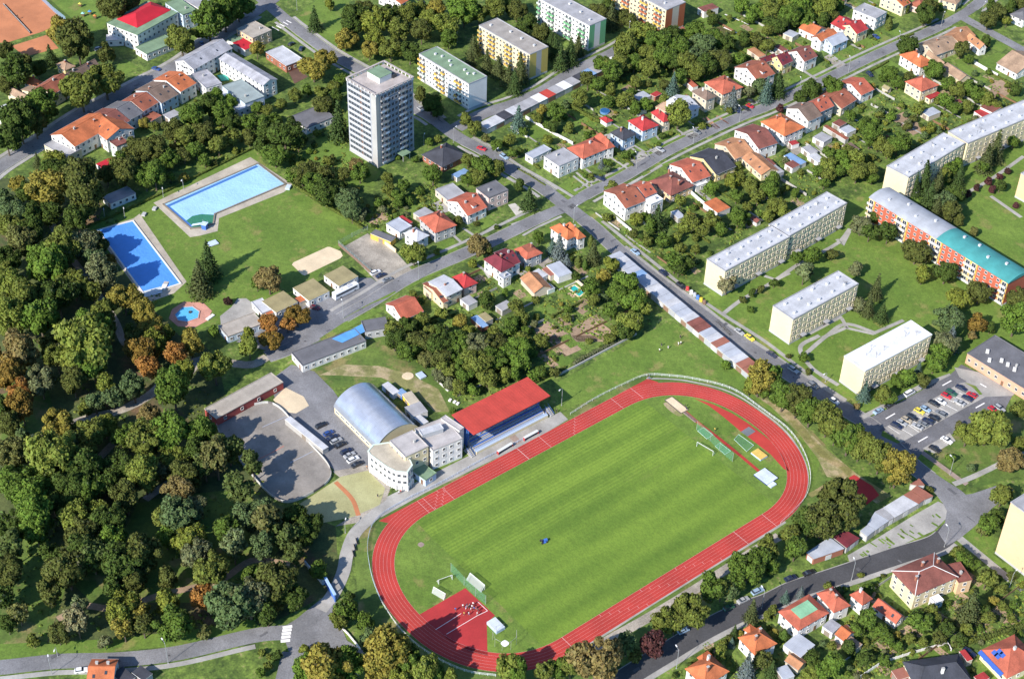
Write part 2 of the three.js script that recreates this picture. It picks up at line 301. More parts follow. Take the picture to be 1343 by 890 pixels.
function buildGable(o, L, Dn, e, rise, roof, wall, opt = {}) {
  const ov = 0.4, x = L / 2, w = L - 2 * ov * 0.7, d = 2 * (Dn - ov), we = e + rise * ov / Dn - 0.2, wt = e + rise - 0.22, b = new MB(), hw = w / 2, hd = d / 2;
  b.quad(V(-hw, 0, hd), V(hw, 0, hd), V(hw, we, hd), V(-hw, we, hd)); b.quad(V(hw, 0, -hd), V(-hw, 0, -hd), V(-hw, we, -hd), V(hw, we, -hd));
  b.fan([V(hw, 0, hd), V(hw, 0, -hd), V(hw, we, -hd), V(hw, wt, 0), V(hw, we, hd)]); b.fan([V(-hw, 0, -hd), V(-hw, 0, hd), V(-hw, we, hd), V(-hw, wt, 0), V(-hw, we, -hd)]);
  part('wall', b.geo(), wall, o);
  for (const s of [1, -1]) part('roof_slope', new MB().slab(s > 0 ? [V(-x, e, Dn), V(x, e, Dn), V(x, e + rise, 0.01), V(-x, e + rise, 0.01)] : [V(x, e, -Dn), V(-x, e, -Dn), V(-x, e + rise, -0.01), V(x, e + rise, -0.01)], 0.16).geo(), roof, o);
  part('ridge_cap', new MB().box(0, e + rise - 0.05, 0, L, 0.14, 0.36).geo(), roof, o);
  for (const s of [1, -1]) part('gutter', new MB().box(0, e - 0.14, s * (Dn + 0.07), L, 0.13, 0.13).geo(), steelM, o);
  const floors = opt.fl || Math.max(1, Math.round(e / 3));
  if (!opt.bare) {
    wallWindows(o, w, d, e, [0, 1, 2, 3], floors);
    if (rise > 2) for (const f of [1, 3]) if (seen(o, f)) { const [px, pz, ry] = facePoint(w, d, f, 0); win(o, px, e + rise * 0.22, pz, ry, 1.1, 1.1); }
    const nc = opt.ch ?? 1 + (rnd() < 0.5); for (let i = 0; i < nc; i++) { const zz = rr(-0.35, 0.35) * Dn, xx = (i + 0.5 - nc / 2) * L * 0.45 + rr(-0.6, 0.6), y = e + rise * (1 - Math.abs(zz) / Dn); chimney(o, xx, y - 0.7, zz, 1.7, rnd() < 0.5 ? WM.brickwall : WM.concretewall); }
    if (opt.sky ?? rnd() < 0.6) skylights(o, L, Dn, e, rise, opt.sky || 2);
    if (opt.dormer) for (let i = 0; i < opt.dormer; i++) dormer(o, (i + 0.5 - opt.dormer / 2) * L / (opt.dormer + 0.4), Dn, e, rise, roof, wall, opt.ds || 1);
  }
}
function skylights(o, L, Dn, e, rise, n) {
  const a = Math.atan2(rise, Dn);
  for (let i = 0; i < n; i++) for (const s of [1, -1]) {
    if (!seen(o, s > 0 ? 0 : 2)) continue;
    const t = rr(0.35, 0.65), m = part('skylight', boxGeo(0.8, 0.1, 1.15), glassM, o, (i + 0.5 - n / 2) * L * 0.4 + rr(-0.5, 0.5), e + rise * (1 - t) - 0.01, s * Dn * t); m.rotation.x = s * a;
  }
}
function dormer(o, x, Dn, e, rise, roof, wall, s) {
  if (!seen(o, s > 0 ? 0 : 2)) s = -s;
  const z0 = s * Dn * 0.72, y0 = e + rise * 0.24, g = part('dormer', new MB().box(x, y0 - 0.5, s * Dn * 0.5, 1.9, 1.75, Dn * 0.46).geo(), wall, o);
  win(g, x, y0 + 0.02, z0 + s * 0.02 + s * 0.03, s > 0 ? 0 : Math.PI, 1.3, 1.0);
  part('dormer_roof', new MB().box(x, y0 + 1.26, s * Dn * 0.49, 2.3, 0.14, Dn * 0.56).geo(), roof, g);
}
// hipped or flat house from three eave corners (far side, near corner, far side)
function hip(p, e, rise, roof, wall, label, opt = {}) {
  const q = rect3(WL(p, e)); let { w, d, turn, centre } = q;
  if (d > w) { [w, d] = [d, w]; turn += Math.PI / 2; }
  const o = thing(opt.name || 'house', label, opt.cat || 'house', centre, turn, opt.group), x = w / 2, z = d / 2, r = Math.max(0, x - z * (opt.hipk || 1)), ov = 0.45; foot(o, w, d);
  part('wall', new MB().box(0, 0, 0, w - 2 * ov, e - 0.02, d - 2 * ov).geo(), wall, o);
  const T = 0.14, A = V(-r, e + rise, 0), B = V(r, e + rise, 0);
  const sl = (v) => part('roof_slope', new MB().slab(v, T).geo(), roof, o);
  if (opt.deck) { const a = x * 0.54, c = z * 0.5, y = e + rise * 0.55; sl([V(-x, e, z), V(x, e, z), V(a, y, c), V(-a, y, c)]); sl([V(x, e, -z), V(-x, e, -z), V(-a, y, -c), V(a, y, -c)]); sl([V(x, e, z), V(x, e, -z), V(a, y, -c), V(a, y, c)]); sl([V(-x, e, -z), V(-x, e, z), V(-a, y, c), V(-a, y, -c)]); part('roof_deck', new MB().box(0, y - 0.1, 0, 2 * a, 0.2, 2 * c).geo(), opt.deck, o); }
  else if (r > 0.3) { sl([V(-x, e, z), V(x, e, z), B, A]); sl([V(x, e, -z), V(-x, e, -z), A, B]); } else { sl([V(-x, e, z), V(x, e, z), A]); sl([V(x, e, -z), V(-x, e, -z), A]); }
  if (!opt.deck) { sl([V(x, e, z), V(x, e, -z), B]); sl([V(-x, e, -z), V(-x, e, z), A]); }
  part('eave_board', new MB().box(0, e - 0.22, 0, w - 0.1, 0.16, d - 0.1).geo(), frameM, o);
  const rb = new MB(); for (const [a, b] of [[V(-x, e, z), A], [V(-x, e, -z), A], [V(x, e, z), B], [V(x, e, -z), B]]) rb.bar(a, b, 0.13, 5); if (r > 0.3) rb.bar(A, B, 0.13, 5);
  if (!opt.deck) part('ridge_cap', rb.geo(), opt.cap || roof, o);
  if (!opt.bare) {
    wallWindows(o, w - 2 * ov, d - 2 * ov, e, [0, 1, 2, 3], opt.fl || Math.max(1, Math.round(e / 3)));
    const nc = opt.ch ?? 1; for (let i = 0; i < nc; i++) chimney(o, (i + 0.5 - nc / 2) * w * 0.3 + rr(-0.5, 0.5), e + rise * 0.6, rr(-0.2, 0.2) * d, 1.2 + rise * 0.3, rnd() < 0.4 ? WM.white : WM.brickwall);
  }
  return o;
}
function flat(p, h, roof, wall, label, opt = {}) {
  const { w, d, turn, centre } = rect3(WL(p, h)), o = thing(opt.name || 'house', label, opt.cat || 'house', centre, turn, opt.group); foot(o, w, d);
  part('wall', new MB().box(0, 0, 0, w, h - 0.25, d).geo(), wall, o);
  part('roof', new MB().box(0, h - 0.25, 0, w + 0.1, 0.14, d + 0.1).geo(), roof, o);
  if (opt.sheet) part('roof_edge', new MB().box(0, h - 0.3, 0, w + 0.2, 0.1, d + 0.2).geo(), opt.edge || frameM, o);
  else { const t = 0.24; for (const [x, z, a, b] of [[0, d / 2, w + 0.3, t], [0, -d / 2, w + 0.3, t], [w / 2, 0, t, d - t], [-w / 2, 0, t, d - t]]) part('parapet', boxGeo(a, 0.3, b), opt.edge || roof, o, x, h - 0.16, z); }
  if (!opt.bare) {
    wallWindows(o, w, d, h - 0.3, [0, 1, 2, 3], opt.fl || Math.max(1, Math.round(h / 3.1)), { step: opt.step });
    if (h > 4) chimney(o, rr(-0.25, 0.25) * w, h - 0.12, rr(-0.25, 0.25) * d, 1.1, WM.concretewall);
  } else if (!opt.blind) {
    const f = [0, 1, 2, 3].find(k => seen(o, k)) ?? 0, [x, z, ry] = facePoint(w, d, f, 0, 0.02); door(o, x, 0.03, z, ry, Math.min(2.2, (FACES[f][0] ? d : w) * 0.6), Math.min(2.1, h - 0.5), M('shed_door', [0.24, 0.2, 0.16]));
  }
  return o;
}
// a flat-roofed building on any outline of roof corners
function polyHouse(p, h, roof, wall, label, opt = {}) {
  const v = WL(p, h), c = v.reduce((a, b) => a.add(b), V(0, 0, 0)).multiplyScalar(1 / v.length); c.y = 0;
  const o = thing(opt.name || 'house', label, opt.cat || 'house', c, 0, opt.group), q = v.map(k => V(k.x - c.x, 0, k.z - c.z)); feet.push([c.x, c.z, 4]);
  part('wall', new MB().prism(q.map(k => k.clone().multiplyScalar(0.97)), 0, h - 0.2).geo(), wall, o); part('roof', new MB().prism(q, h - 0.2, h).geo(), roof, o);
  for (let i = 0; i < q.length; i++) { const a = q[i], b = q[(i + 1) % q.length], m = a.clone().lerp(b, 0.5).multiplyScalar(0.97), t = b.clone().sub(a); let n = V(t.z, 0, -t.x).normalize(); if (n.dot(m) < 0) n.negate(); if (n.dot(camera.position.clone().sub(c).setY(0).normalize()) > 0.5 && t.length() > 2.5) door(o, m.x + n.x * 0.02, 0.03, m.z + n.z * 0.02, Math.atan2(n.x, n.z), Math.min(2.4, t.length() * 0.7), Math.min(2.2, h - 0.5), opt.door || M('garage_door', [0.55, 0.55, 0.54])); }
  return o;
}
const shed = (p, h, roof, wall, label, opt = {}) => flat(p, h, roof, wall, label, { name: 'garden_shed', cat: 'shed', bare: true, sheet: true, ...opt });

// ---------------------------------------------------------------- blocks of flats
// faces: { faceIndex: { pat, stripes, fl } }; pattern letters: w window, s small window, b balcony, B wide balcony, n blank, e entrance column
function block(p, H, floors, o2, label) {
  const { w, d, turn, centre } = rect3(WL(p, H)), o = thing('apartment_block', label, 'apartment block', centre, turn); foot(o, w, d);
  const plinth = o2.plinth ?? 1.1, fh = (H - plinth - 0.5) / floors;
  part('wall', new MB().box(0, 0, 0, w, H - 0.35, d).geo(), o2.wall, o);
  part('plinth', new MB().box(0, 0, 0, w + 0.12, plinth * 0.8, d + 0.12).geo(), WM.greywall, o);
  if (o2.vault) {
    const v = [], n = 10; for (let i = 0; i <= n; i++) { const t = i / n * 2 - 1; v.push([t * (d / 2 + 0.25), H - 0.35 + o2.vault * (1 - t * t)]); }
    for (const [i0, i1, m] of o2.vaultParts) {
      const b = new MB(), x0 = (i0 - 0.5) * (w + 0.6), x1 = (i1 - 0.5) * (w + 0.6);
      for (let i = 0; i < n; i++) b.quad(V(x0, v[i + 1][1], v[i + 1][0]), V(x1, v[i + 1][1], v[i + 1][0]), V(x1, v[i][1], v[i][0]), V(x0, v[i][1], v[i][0]));
      for (const x of [x0, x1]) { const f = v.map(q => V(x, q[1], q[0])); b.fan(x === x1 ? f.reverse() : f); }
      b.box((x0 + x1) / 2, H - 0.55, 0, x1 - x0, 0.2, d + 0.5);
      part('roof', b.geo(), m, o);
    }
  } else {
    part('roof', new MB().box(0, H - 0.35, 0, w - 0.3, 0.12, d - 0.3).geo(), o2.roof, o);
    for (const [x, z, a, b] of [[0, d / 2 - 0.1, w + 0.24, 0.36], [0, -d / 2 + 0.1, w + 0.24, 0.36], [w / 2 - 0.1, 0, 0.36, d - 0.56], [-w / 2 + 0.1, 0, 0.36, d - 0.56]]) part('roof_edge', boxGeo(a, 0.42, b), o2.edge || RF.grey, o, x, H - 0.36, z);
  }
  const top = x => o2.vault ? H - 0.35 + o2.vault * (1 - Math.pow(2 * x / d, 2)) : H - 0.24;
  for (const [u, v, t = 0] of o2.vents || []) {
    const x = u * w, z = v * d;
    if (t === 0) { const q = part('roof_vent', boxGeo(0.9, 0.75, 0.9), WM.white, o, x, top(z), z); part('vent_cap', boxGeo(1.1, 0.12, 1.1), RF.pale, q, 0, 0.75, 0); }
    else { const b = new MB().bar(V(0, 0, 0), V(0, 2.6, 0), 0.05); b.bar(V(-0.9, 2.4, 0), V(0.9, 2.4, 0), 0.04); b.bar(V(-0.7, 1.9, 0), V(0.7, 1.9, 0), 0.04); part('antenna', b.geo(), darkM, o, x, top(z), z, rnd() * 3); }
  }
  for (const f of [0, 1, 2, 3]) {
    const s = o2.f[f]; if (!s) continue;
    const len = FACES[f][0] ? d : w, pat = s.pat || '', n = pat.length, bw = len / Math.max(1, n);
    for (const [a, b, m] of s.stripes || []) { const [x, z, ry] = facePoint(w, d, f, ((a + b) / 2 - 0.5) * len, 0.02); part('facade_panel', new MB().box(0, s.sy ?? plinth, 0, (b - a) * len, (H - 0.45) - (s.sy ?? plinth), 0.06).geo(), m, o, x, 0, z, ry); }
    for (let fl = 0; fl < floors; fl++) for (let i = 0; i < n; i++) {
      const c = pat[i], u = (i + 0.5 - n / 2) * bw, y = plinth + fl * fh, off = s.stripes ? 0.05 : 0;
      if (c === 'n') continue;
      const [x, z, ry] = facePoint(w, d, f, u, 0.03 + off);
      if (c === 'e') {
        if (fl === 0) { door(o, x, 0.1, z, ry, 1.6, 2.3, M('entrance_door', [0.16, 0.14, 0.13])); const [cx, cz] = facePoint(w, d, f, u, 0.9); part('canopy', boxGeo(2.6, 0.18, 1.8), RF.grey, o, cx, 2.6, cz, ry); }
        else win(o, x, y - fh * 0.1, z, ry, 1.1, 1.1, M('frame_cream', [0.64, 0.59, 0.48]));
      } else if (c === 'w' || c === 'W') win(o, x, y + fh * 0.3, z, ry, c === 'W' ? Math.min(2.1, bw * 0.8) : Math.min(1.3, bw * 0.5), fh * 0.46, o2.wall === WM.cream || o2.wall === WM.peach ? M('frame_cream', [0.64, 0.59, 0.48]) : frameM);
      else if (c === 's') win(o, x, y + fh * 0.45, z, ry, 0.8, 0.7);
      else if (c === 'b') {
        win(o, x, y + fh * 0.1, z, ry, bw * 0.7, fh * 0.74);
        const [bx, bz] = facePoint(w, d, f, u, 0.6 + off), cm = s.cols[(fl * 7 + i * 3) % s.cols.length];
        const g = part('balcony', boxGeo(+(bw * 0.96).toFixed(2), 0.14, 1.15), WM.concretewall, o, bx, y, bz, ry);
        part('balustrade', boxGeo(+(bw * 0.96).toFixed(2), 0.95, 0.08), cm, g, 0, 0.14, 0.56);
        for (const q of [-1, 1]) part('side_screen', boxGeo(0.08, 0.95, 1.1), cm, g, q * bw * 0.44, 0.14, 0);
      }
    }
  }
  return o;
}

// ---------------------------------------------------------------- vegetation
const LEAF = {
  D: [0.096, 0.121, 0.03], M: [0.136, 0.176, 0.036], L: [0.168, 0.222, 0.042], Y: [0.24, 0.228, 0.046], G: [0.146, 0.176, 0.08], O: [0.3, 0.165, 0.045], B: [0.205, 0.178, 0.066], P: [0.09, 0.04, 0.038], S: [0.084, 0.112, 0.04], U: [0.14, 0.185, 0.175], C: [0.12, 0.162, 0.038], N: [0.135, 0.15, 0.05], H: [0.135, 0.185, 0.038], W: [0.22, 0.226, 0.115],
};
const leafM = {};
for (const k in LEAF) for (const [v, a, b] of [['', 1.06, 1.02], ['2', 0.8, 0.93]]) leafM[k + v] = M('leaves_' + k + v, [LEAF[k][0] * a * (v ? 0.94 : 1.03), LEAF[k][1] * b, LEAF[k][2] * a], { rough: 1, vertexColors: true, transmission: 0.28, thickness: 0, specularIntensity: 0.15, side: THREE.DoubleSide });
class Leaves {
  constructor() { this.p = []; this.n = []; this.c = []; }
  leaf(c, out, s, soft = 0.5) {                   // a bent diamond of leaves, facing roughly out
    const a = V(rr(-1, 1), rr(-1, 1), rr(-1, 1)).addScaledVector(out, 0.7).normalize(), x = V(rr(-1, 1), rr(-1, 1), rr(-1, 1)).cross(a).normalize(), y = a.clone().cross(x);
    const w = s * rr(0.7, 1.3), h = s * rr(0.7, 1.3), b = -s * 0.25;
    const q = [c.clone().addScaledVector(x, w), c.clone().addScaledVector(y, h).addScaledVector(a, b), c.clone().addScaledVector(x, -w), c.clone().addScaledVector(y, -h).addScaledVector(a, b)];
    const nn = a.clone().multiplyScalar(1 - soft).addScaledVector(out, soft).normalize(), k = rr(0.68, 1.32), tint = [k * rr(0.93, 1.1), k, k * rr(0.85, 1.1)];
    for (const i of [0, 1, 2, 0, 2, 3]) { this.p.push(q[i].x, q[i].y, q[i].z); this.n.push(nn.x, nn.y, nn.z); this.c.push(...tint); }
  }
  core(c, r, sq = 0.85) {                           // dense inner foliage of one lobe
    const g = new THREE.IcosahedronGeometry(1, 1), a = g.attributes.position;
    const jit = {}; for (let i = 0; i < a.count; i++) { const key = [a.getX(i), a.getY(i), a.getZ(i)].map(v => v.toFixed(2)).join(); const k = jit[key] ??= rr(0.75, 1.1) * r; this.p.push(c.x + a.getX(i) * k, c.y + a.getY(i) * k * sq, c.z + a.getZ(i) * k); this.n.push(a.getX(i), a.getY(i), a.getZ(i)); this.c.push(0.8, 0.8, 0.8); }
  }
  geo() { const g = new THREE.BufferGeometry(); g.setAttribute('position', new THREE.Float32BufferAttribute(this.p, 3)); g.setAttribute('normal', new THREE.Float32BufferAttribute(this.n, 3)); g.setAttribute('color', new THREE.Float32BufferAttribute(this.c, 3)); return g; }
}
const onSphere = () => { const z = rr(-1, 1), a = rr(0, 6.2832), s = Math.sqrt(1 - z * z); return V(s * Math.cos(a), z, s * Math.sin(a)); };
// crown of unit radius, base of the crown at y = 0.25, top at y = 0.25 + 2 * tall
function crown(tall, lobes, leaves, size, spread = 0.62, lr = 0.42) {
  const L = new Leaves(), cs = [], ax = rr(0.84, 1.16), az = rr(0.84, 1.16);
  for (let i = 0; i < lobes; i++) { const d = onSphere(); d.y = d.y * 0.9 + 0.12; const far = i % 6 === 5, k = (far ? rr(1.08, 1.3) : rr(0.6, 1.08)) * spread, r = lr * (far ? rr(0.45, 0.7) : rr(0.65, 1.3)); cs.push([V(d.x * k * ax, (d.y * k + 1) * tall, d.z * k * az), r]); }
  cs.push([V(0, tall, 0), 0.55]);
  const per = Math.floor(leaves / cs.length);
  for (const [c, r] of cs) {
    L.core(c, r * 0.6, 0.85);
    for (let i = 0; i < per; i++) { const d = onSphere(), k = r * (0.6 + 0.52 * rnd()), q = V(c.x + d.x * k, c.y + d.y * k * 0.9, c.z + d.z * k), o = q.clone().sub(V(0, tall * 0.8, 0)).normalize(); L.leaf(q, d.clone().multiplyScalar(0.75).addScaledVector(o, 0.4).normalize(), size * rr(0.7, 1.3)); }
  }
  return L.geo();
}
function trunkGeo(h, r, fork) {
  const b = new MB(); b.bar(V(0, -0.05, 0), V(0, h * 0.6, 0), r, 7, r * 0.7); b.bar(V(0, h * 0.6, 0), V(r, h, 0), r * 0.7, 6, r * 0.3);
  for (let i = 0; i < fork; i++) { const a = i / fork * 6.28 + 0.4; b.bar(V(0, h * (0.45 + 0.08 * i), 0), V(Math.cos(a) * 0.5, h * 0.95, Math.sin(a) * 0.5), r * 0.5, 5, r * 0.15); }
  return b.geo();
}
function spruceGeo(h, layers, wide) {               // unit base radius, whorls of drooping branches
  const L = new Leaves();
  for (let i = 0; i < layers; i++) {
    const t = i / layers, y = 0.35 + t * (h - 0.4), R = wide * (1 - t) * rr(0.85, 1.08) + 0.06, n = Math.max(4, Math.round(13 * (1 - t) + 3)), a0 = rnd() * 6;
    for (let j = 0; j < n; j++) {
      const a = a0 + j / n * 6.2832 + rr(-0.15, 0.15), len = R * rr(0.8, 1.12), m = Math.max(2, Math.round(len * 13));
      for (let k = 0; k < m; k++) { const s = (k + rnd()) / m, d = V(Math.cos(a), 0, Math.sin(a)), q = d.clone().multiplyScalar(len * s); q.y = y - 0.28 * s * len + rr(-0.03, 0.05); const o = V(d.x, 0.75, d.z).normalize(); q.x += rr(-0.07, 0.07); q.z += rr(-0.07, 0.07); L.leaf(q, o, 0.085 * (1.25 - 0.5 * s), 0.6); }
    }
  }
  for (let i = 0; i < 6; i++) L.leaf(V(0, h - 0.02 * i, 0), V(0, 1, 0), 0.05, 0.5);
  const b = L; for (let i = 0; i < 6; i++) { const t = i / 6; b.core(V(0, 0.4 + t * (h - 0.6), 0), wide * (1 - t) * 0.42, 1); }
  return L.geo();
}
function columnGeo(h) { const L = new Leaves(); for (let i = 0; i < 900; i++) { const t = rnd(), a = rnd() * 6.2832, R = Math.sin(Math.PI * Math.min(0.96, 0.12 + t * 0.86)) * rr(0.8, 1.05), q = V(Math.cos(a) * R, t * h, Math.sin(a) * R); L.leaf(q, V(Math.cos(a), 0.4, Math.sin(a)).normalize(), 0.17, 0.75); } for (let i = 0; i < 5; i++) L.core(V(0, h * (0.14 + i * 0.18), 0), 0.75 * Math.sin(Math.PI * (0.2 + i * 0.16)), 1.6); return L.geo(); }
seed = 777;
const CROWN = {
  big: [0, 1, 2, 3].map(i => crown([0.95, 1.1, 0.9, 1.2][i], [26, 30, 24, 28][i], 8600, 0.066, 0.72, 0.31)),
  mid: [0, 1, 2, 3].map(i => crown([0.92, 1.08, 1.0, 1.25][i], [15, 17, 14, 16][i], 3600, 0.094, 0.68, 0.36)),
  small: [0, 1, 2].map(i => crown([0.8, 0.9, 1.05][i], 9, 1300, 0.13, 0.6, 0.43)),
  open: [0, 1].map(i => crown([1.15, 1.3][i], 20, 2300, 0.085, 0.68, 0.27)),
  spruce: [0, 1].map(i => spruceGeo([3.4, 2.9][i], [26, 22][i], 1)),
  column: [columnGeo(4.2)],
  shrub: [0, 1, 2].map(i => crown([0.62, 0.72, 0.8][i], 7, 800, 0.145, 0.5, 0.5)),
};
const TRUNK = [trunkGeo(1.15, 0.075, 4), trunkGeo(1.25, 0.06, 3)];
let AREA = 'in the park', ANAME = 'park_tree';
let TALL = 1, WIDE = 1;
function area(a, n) { AREA = a; ANAME = n; const p = n === 'park_tree' && /wood|corner/.test(a); const q = /row between|between the track|below the stadium/.test(a); TALL = p ? 1.18 : q ? 1.25 : n === 'street_tree' ? 1.1 : 0.95; WIDE = p ? 1.05 : q ? 1.08 : n === 'garden_tree' ? 0.92 : 0.96; }
const KIND = { D: 'dark green broad-crowned tree', M: 'green leafy tree', L: 'bright green leafy tree', Y: 'yellowing green tree', G: 'grey-green leafy tree', O: 'orange autumn tree', B: 'brownish leafy tree', P: 'dark purple-leaved tree', S: 'dark green spruce', U: 'blue-grey spruce', C: 'slim columnar conifer', N: 'loose-crowned pine tree', W: 'pale silvery tree' };
const treeSpots = [];
// trees: kind, then x, y of the middle of the crown and its radius, as read off
function T(kind, ...a) {
  for (let i = 0; i < a.length; i += 3) {
    const m = mpp(a[i], a[i + 1]), R = Math.max(0.8, a[i + 2] * m * 1.04 * WIDE);
    const con = kind === 'S' || kind === 'U', col = kind === 'C';
    const hc = con ? R * 1.35 : col ? R * 2 : R * 1.15 * TALL, p = W(a[i], a[i + 1], hc); p.y = 0;
    plant(kind, p, R);
  }
}
function plant(kind, p, R, label, grp) {
  treeSpots.push([p.x, p.z, R]);
  const con = kind === 'S' || kind === 'U', col = kind === 'C', sh = R < 1.7 && !con && !col;
  const set = con ? CROWN.spruce : col ? CROWN.column : sh ? CROWN.shrub : kind === 'N' || kind === 'W' ? CROWN.open : R > 4.6 ? CROWN.big : R > 2.7 ? CROWN.mid : CROWN.small;
  const name = con ? 'spruce_tree' : col ? 'columnar_conifer' : sh ? 'shrub' : kind === 'O' ? 'autumn_tree' : kind === 'N' ? 'pine_tree' : ANAME;
  const lab = label || (sh ? '' : R < 2.6 ? 'small ' : R < 4.4 ? 'mid-sized ' : 'large ') + (sh ? KIND[kind].replace(/tree|broad-crowned tree/, 'shrub').replace('broad-crowned ', '') : KIND[kind]) + ' ' + AREA;
  const o = new THREE.Group(); o.name = numbered(name); o.position.copy(p); o.rotation.y = rnd() * 6.2832;
  tag(o, lab, sh ? 'shrub' : 'tree', grp || lab + 's');
  const g = pick(set), s = R * rr(0.95, 1.06), hy = R * rr(0.92, 1.1) * (con || col || sh ? 1 : TALL);
  if (!sh) { const t = part('trunk', TRUNK[rnd() < 0.5 ? 0 : 1], barkM, o); t.scale.set(R * (con ? 0.7 : 1), hy * (con ? 1.5 : 1), R * (con ? 0.7 : 1)); }
  const c = part('crown', g, leafM[kind + (rnd() < 0.5 ? '' : '2')], o, 0, sh || col ? 0 : con ? 0 : hy * 0.22, 0); c.scale.set(s, hy, s * rr(0.93, 1.07));
  scene.add(o); return o;
}
// a hedge: clipped foliage along a line
function hedge(pts, w, h, kind, label, grp) {
  const L = new Leaves(), p = pts;
  for (let i = 0; i < p.length - 1; i++) {
    const a = p[i], b = p[i + 1], len = a.distanceTo(b), d = b.clone().sub(a).normalize(), s = V(-d.z, 0, d.x), n = Math.ceil(len * (w + 2 * h) * 5);
    const m = Math.ceil(len / Math.max(0.5, w * 0.7)); for (let k = 0; k <= m; k++) L.core(a.clone().addScaledVector(d, len * k / m).add(V(0, h * 0.45, 0)), w * 0.5, h * 0.5 / (w * 0.5) * 0.95);
    for (let k = 0; k < n; k++) { const u = rr(-1, 1), v = rnd(), top = rnd() < w / (w + 2 * h), x = top ? u : Math.sign(u), y = top ? 1 : v; const o = top ? V(s.x * 0.2 * u, 1, s.z * 0.2 * u) : s.clone().multiplyScalar(x).add(V(0, 0.4, 0)); L.leaf(a.clone().addScaledVector(d, rnd() * len).addScaledVector(s, x * w * 0.5 * rr(0.85, 1.08)).add(V(0, y * h * rr(0.9, 1.06), 0)), o.normalize(), 0.2, 0.7); }
  }
  return single('hedge', L.geo(), leafM[kind], label, 'hedge', null, 0, grp);
}

// ---------------------------------------------------------------- cars, lamps, people
function carGeo(L, Wd, prof, glass) {
  // side profile extruded across, edges rounded
  const sh = (pts) => { const s = new THREE.Shape(); pts.forEach(([x, y], i) => i ? s.lineTo(x * L, y) : s.moveTo(x * L, y)); s.closePath(); return s; };
  const ex = (pts, w, bv) => { const g = new THREE.ExtrudeGeometry(sh(pts), { depth: w - 2 * bv, bevelEnabled: true, bevelThickness: bv, bevelSize: bv * 0.6, bevelSegments: 2, steps: 1 }); g.translate(0, 0, -(w - 2 * bv) / 2); return g; };
  return [ex(prof, Wd, 0.12), ex(glass, Wd - 0.22, 0.14)];
}
const bodyP = [[-0.5, 0.3], [0.5, 0.3], [0.5, 0.62], [0.46, 0.78], [0.2, 0.92], [-0.47, 0.95], [-0.5, 0.8]];
const CARS = {
  hatch: { L: 4.0, g: carGeo(4.0, 1.72, bodyP, [[-0.45, 0.9], [0.2, 0.88], [0.06, 1.36], [-0.38, 1.38]]), roof: [-0.17, 1.46, 1.6], top: 1.42 },
  saloon: { L: 4.5, g: carGeo(4.5, 1.76, bodyP, [[-0.34, 0.9], [0.2, 0.88], [0.07, 1.34], [-0.22, 1.36]]), roof: [-0.08, 1.44, 1.25], top: 1.4 },
  estate: { L: 4.6, g: carGeo(4.6, 1.8, bodyP, [[-0.48, 0.9], [0.2, 0.88], [0.08, 1.42], [-0.42, 1.44]]), roof: [-0.17, 1.52, 2.1], top: 1.48 },
  van: { L: 5.0, g: carGeo(5.0, 1.95, [[-0.5, 0.3], [0.5, 0.3], [0.5, 0.8], [0.44, 1.15], [0.32, 1.25], [-0.5, 1.25]], [[-0.49, 1.2], [0.33, 1.2], [0.22, 1.85], [-0.48, 1.85]]), roof: [-0.13, 1.93, 3.3], top: 1.92 },
};
const wheelGeo = new THREE.CylinderGeometry(0.31, 0.31, 0.2, 12).rotateX(Math.PI / 2), rimGeo = new THREE.CylinderGeometry(0.18, 0.18, 0.215, 8).rotateX(Math.PI / 2), lampGeo = new THREE.SphereGeometry(0.12, 8, 6).scale(0.5, 0.7, 1.3);
const tyreM = M('tyre_rubber', [0.025, 0.025, 0.027]), rimM = M('wheel_rim', [0.5, 0.5, 0.52], { rough: 0.35, metal: 0.6 }), headM = M('headlight_glass', [0.7, 0.7, 0.68], { rough: 0.1 }), tailM = M('tail_light', [0.35, 0.02, 0.02], { rough: 0.2 });
const PAINT = { black: [0.02, 0.02, 0.022], grey: [0.2, 0.21, 0.22], silver: [0.38, 0.39, 0.4], white: [0.78, 0.78, 0.78], red: [0.5, 0.02, 0.03], blue: [0.03, 0.07, 0.24], green: [0.03, 0.1, 0.06], yellow: [0.75, 0.6, 0.06], navy: [0.018, 0.025, 0.06], lightblue: [0.3, 0.42, 0.55], maroon: [0.12, 0.015, 0.025], beige: [0.42, 0.36, 0.26] };
const paintM = k => M('paint_' + k, PAINT[k], { rough: 0.32, clearcoat: 1, clearcoatRoughness: 0.06 });
const carRoofs = {};
function car(x, y, tx, ty, color, type, where, grp) {   // x, y middle; tx, ty a point its nose looks to
  const p = W(x, y, 0.5), q = W(tx, ty, 0.5); p.y = q.y = 0;
  return carAt(p, Math.atan2(-(q.z - p.z), q.x - p.x), color, type, where, grp);
}
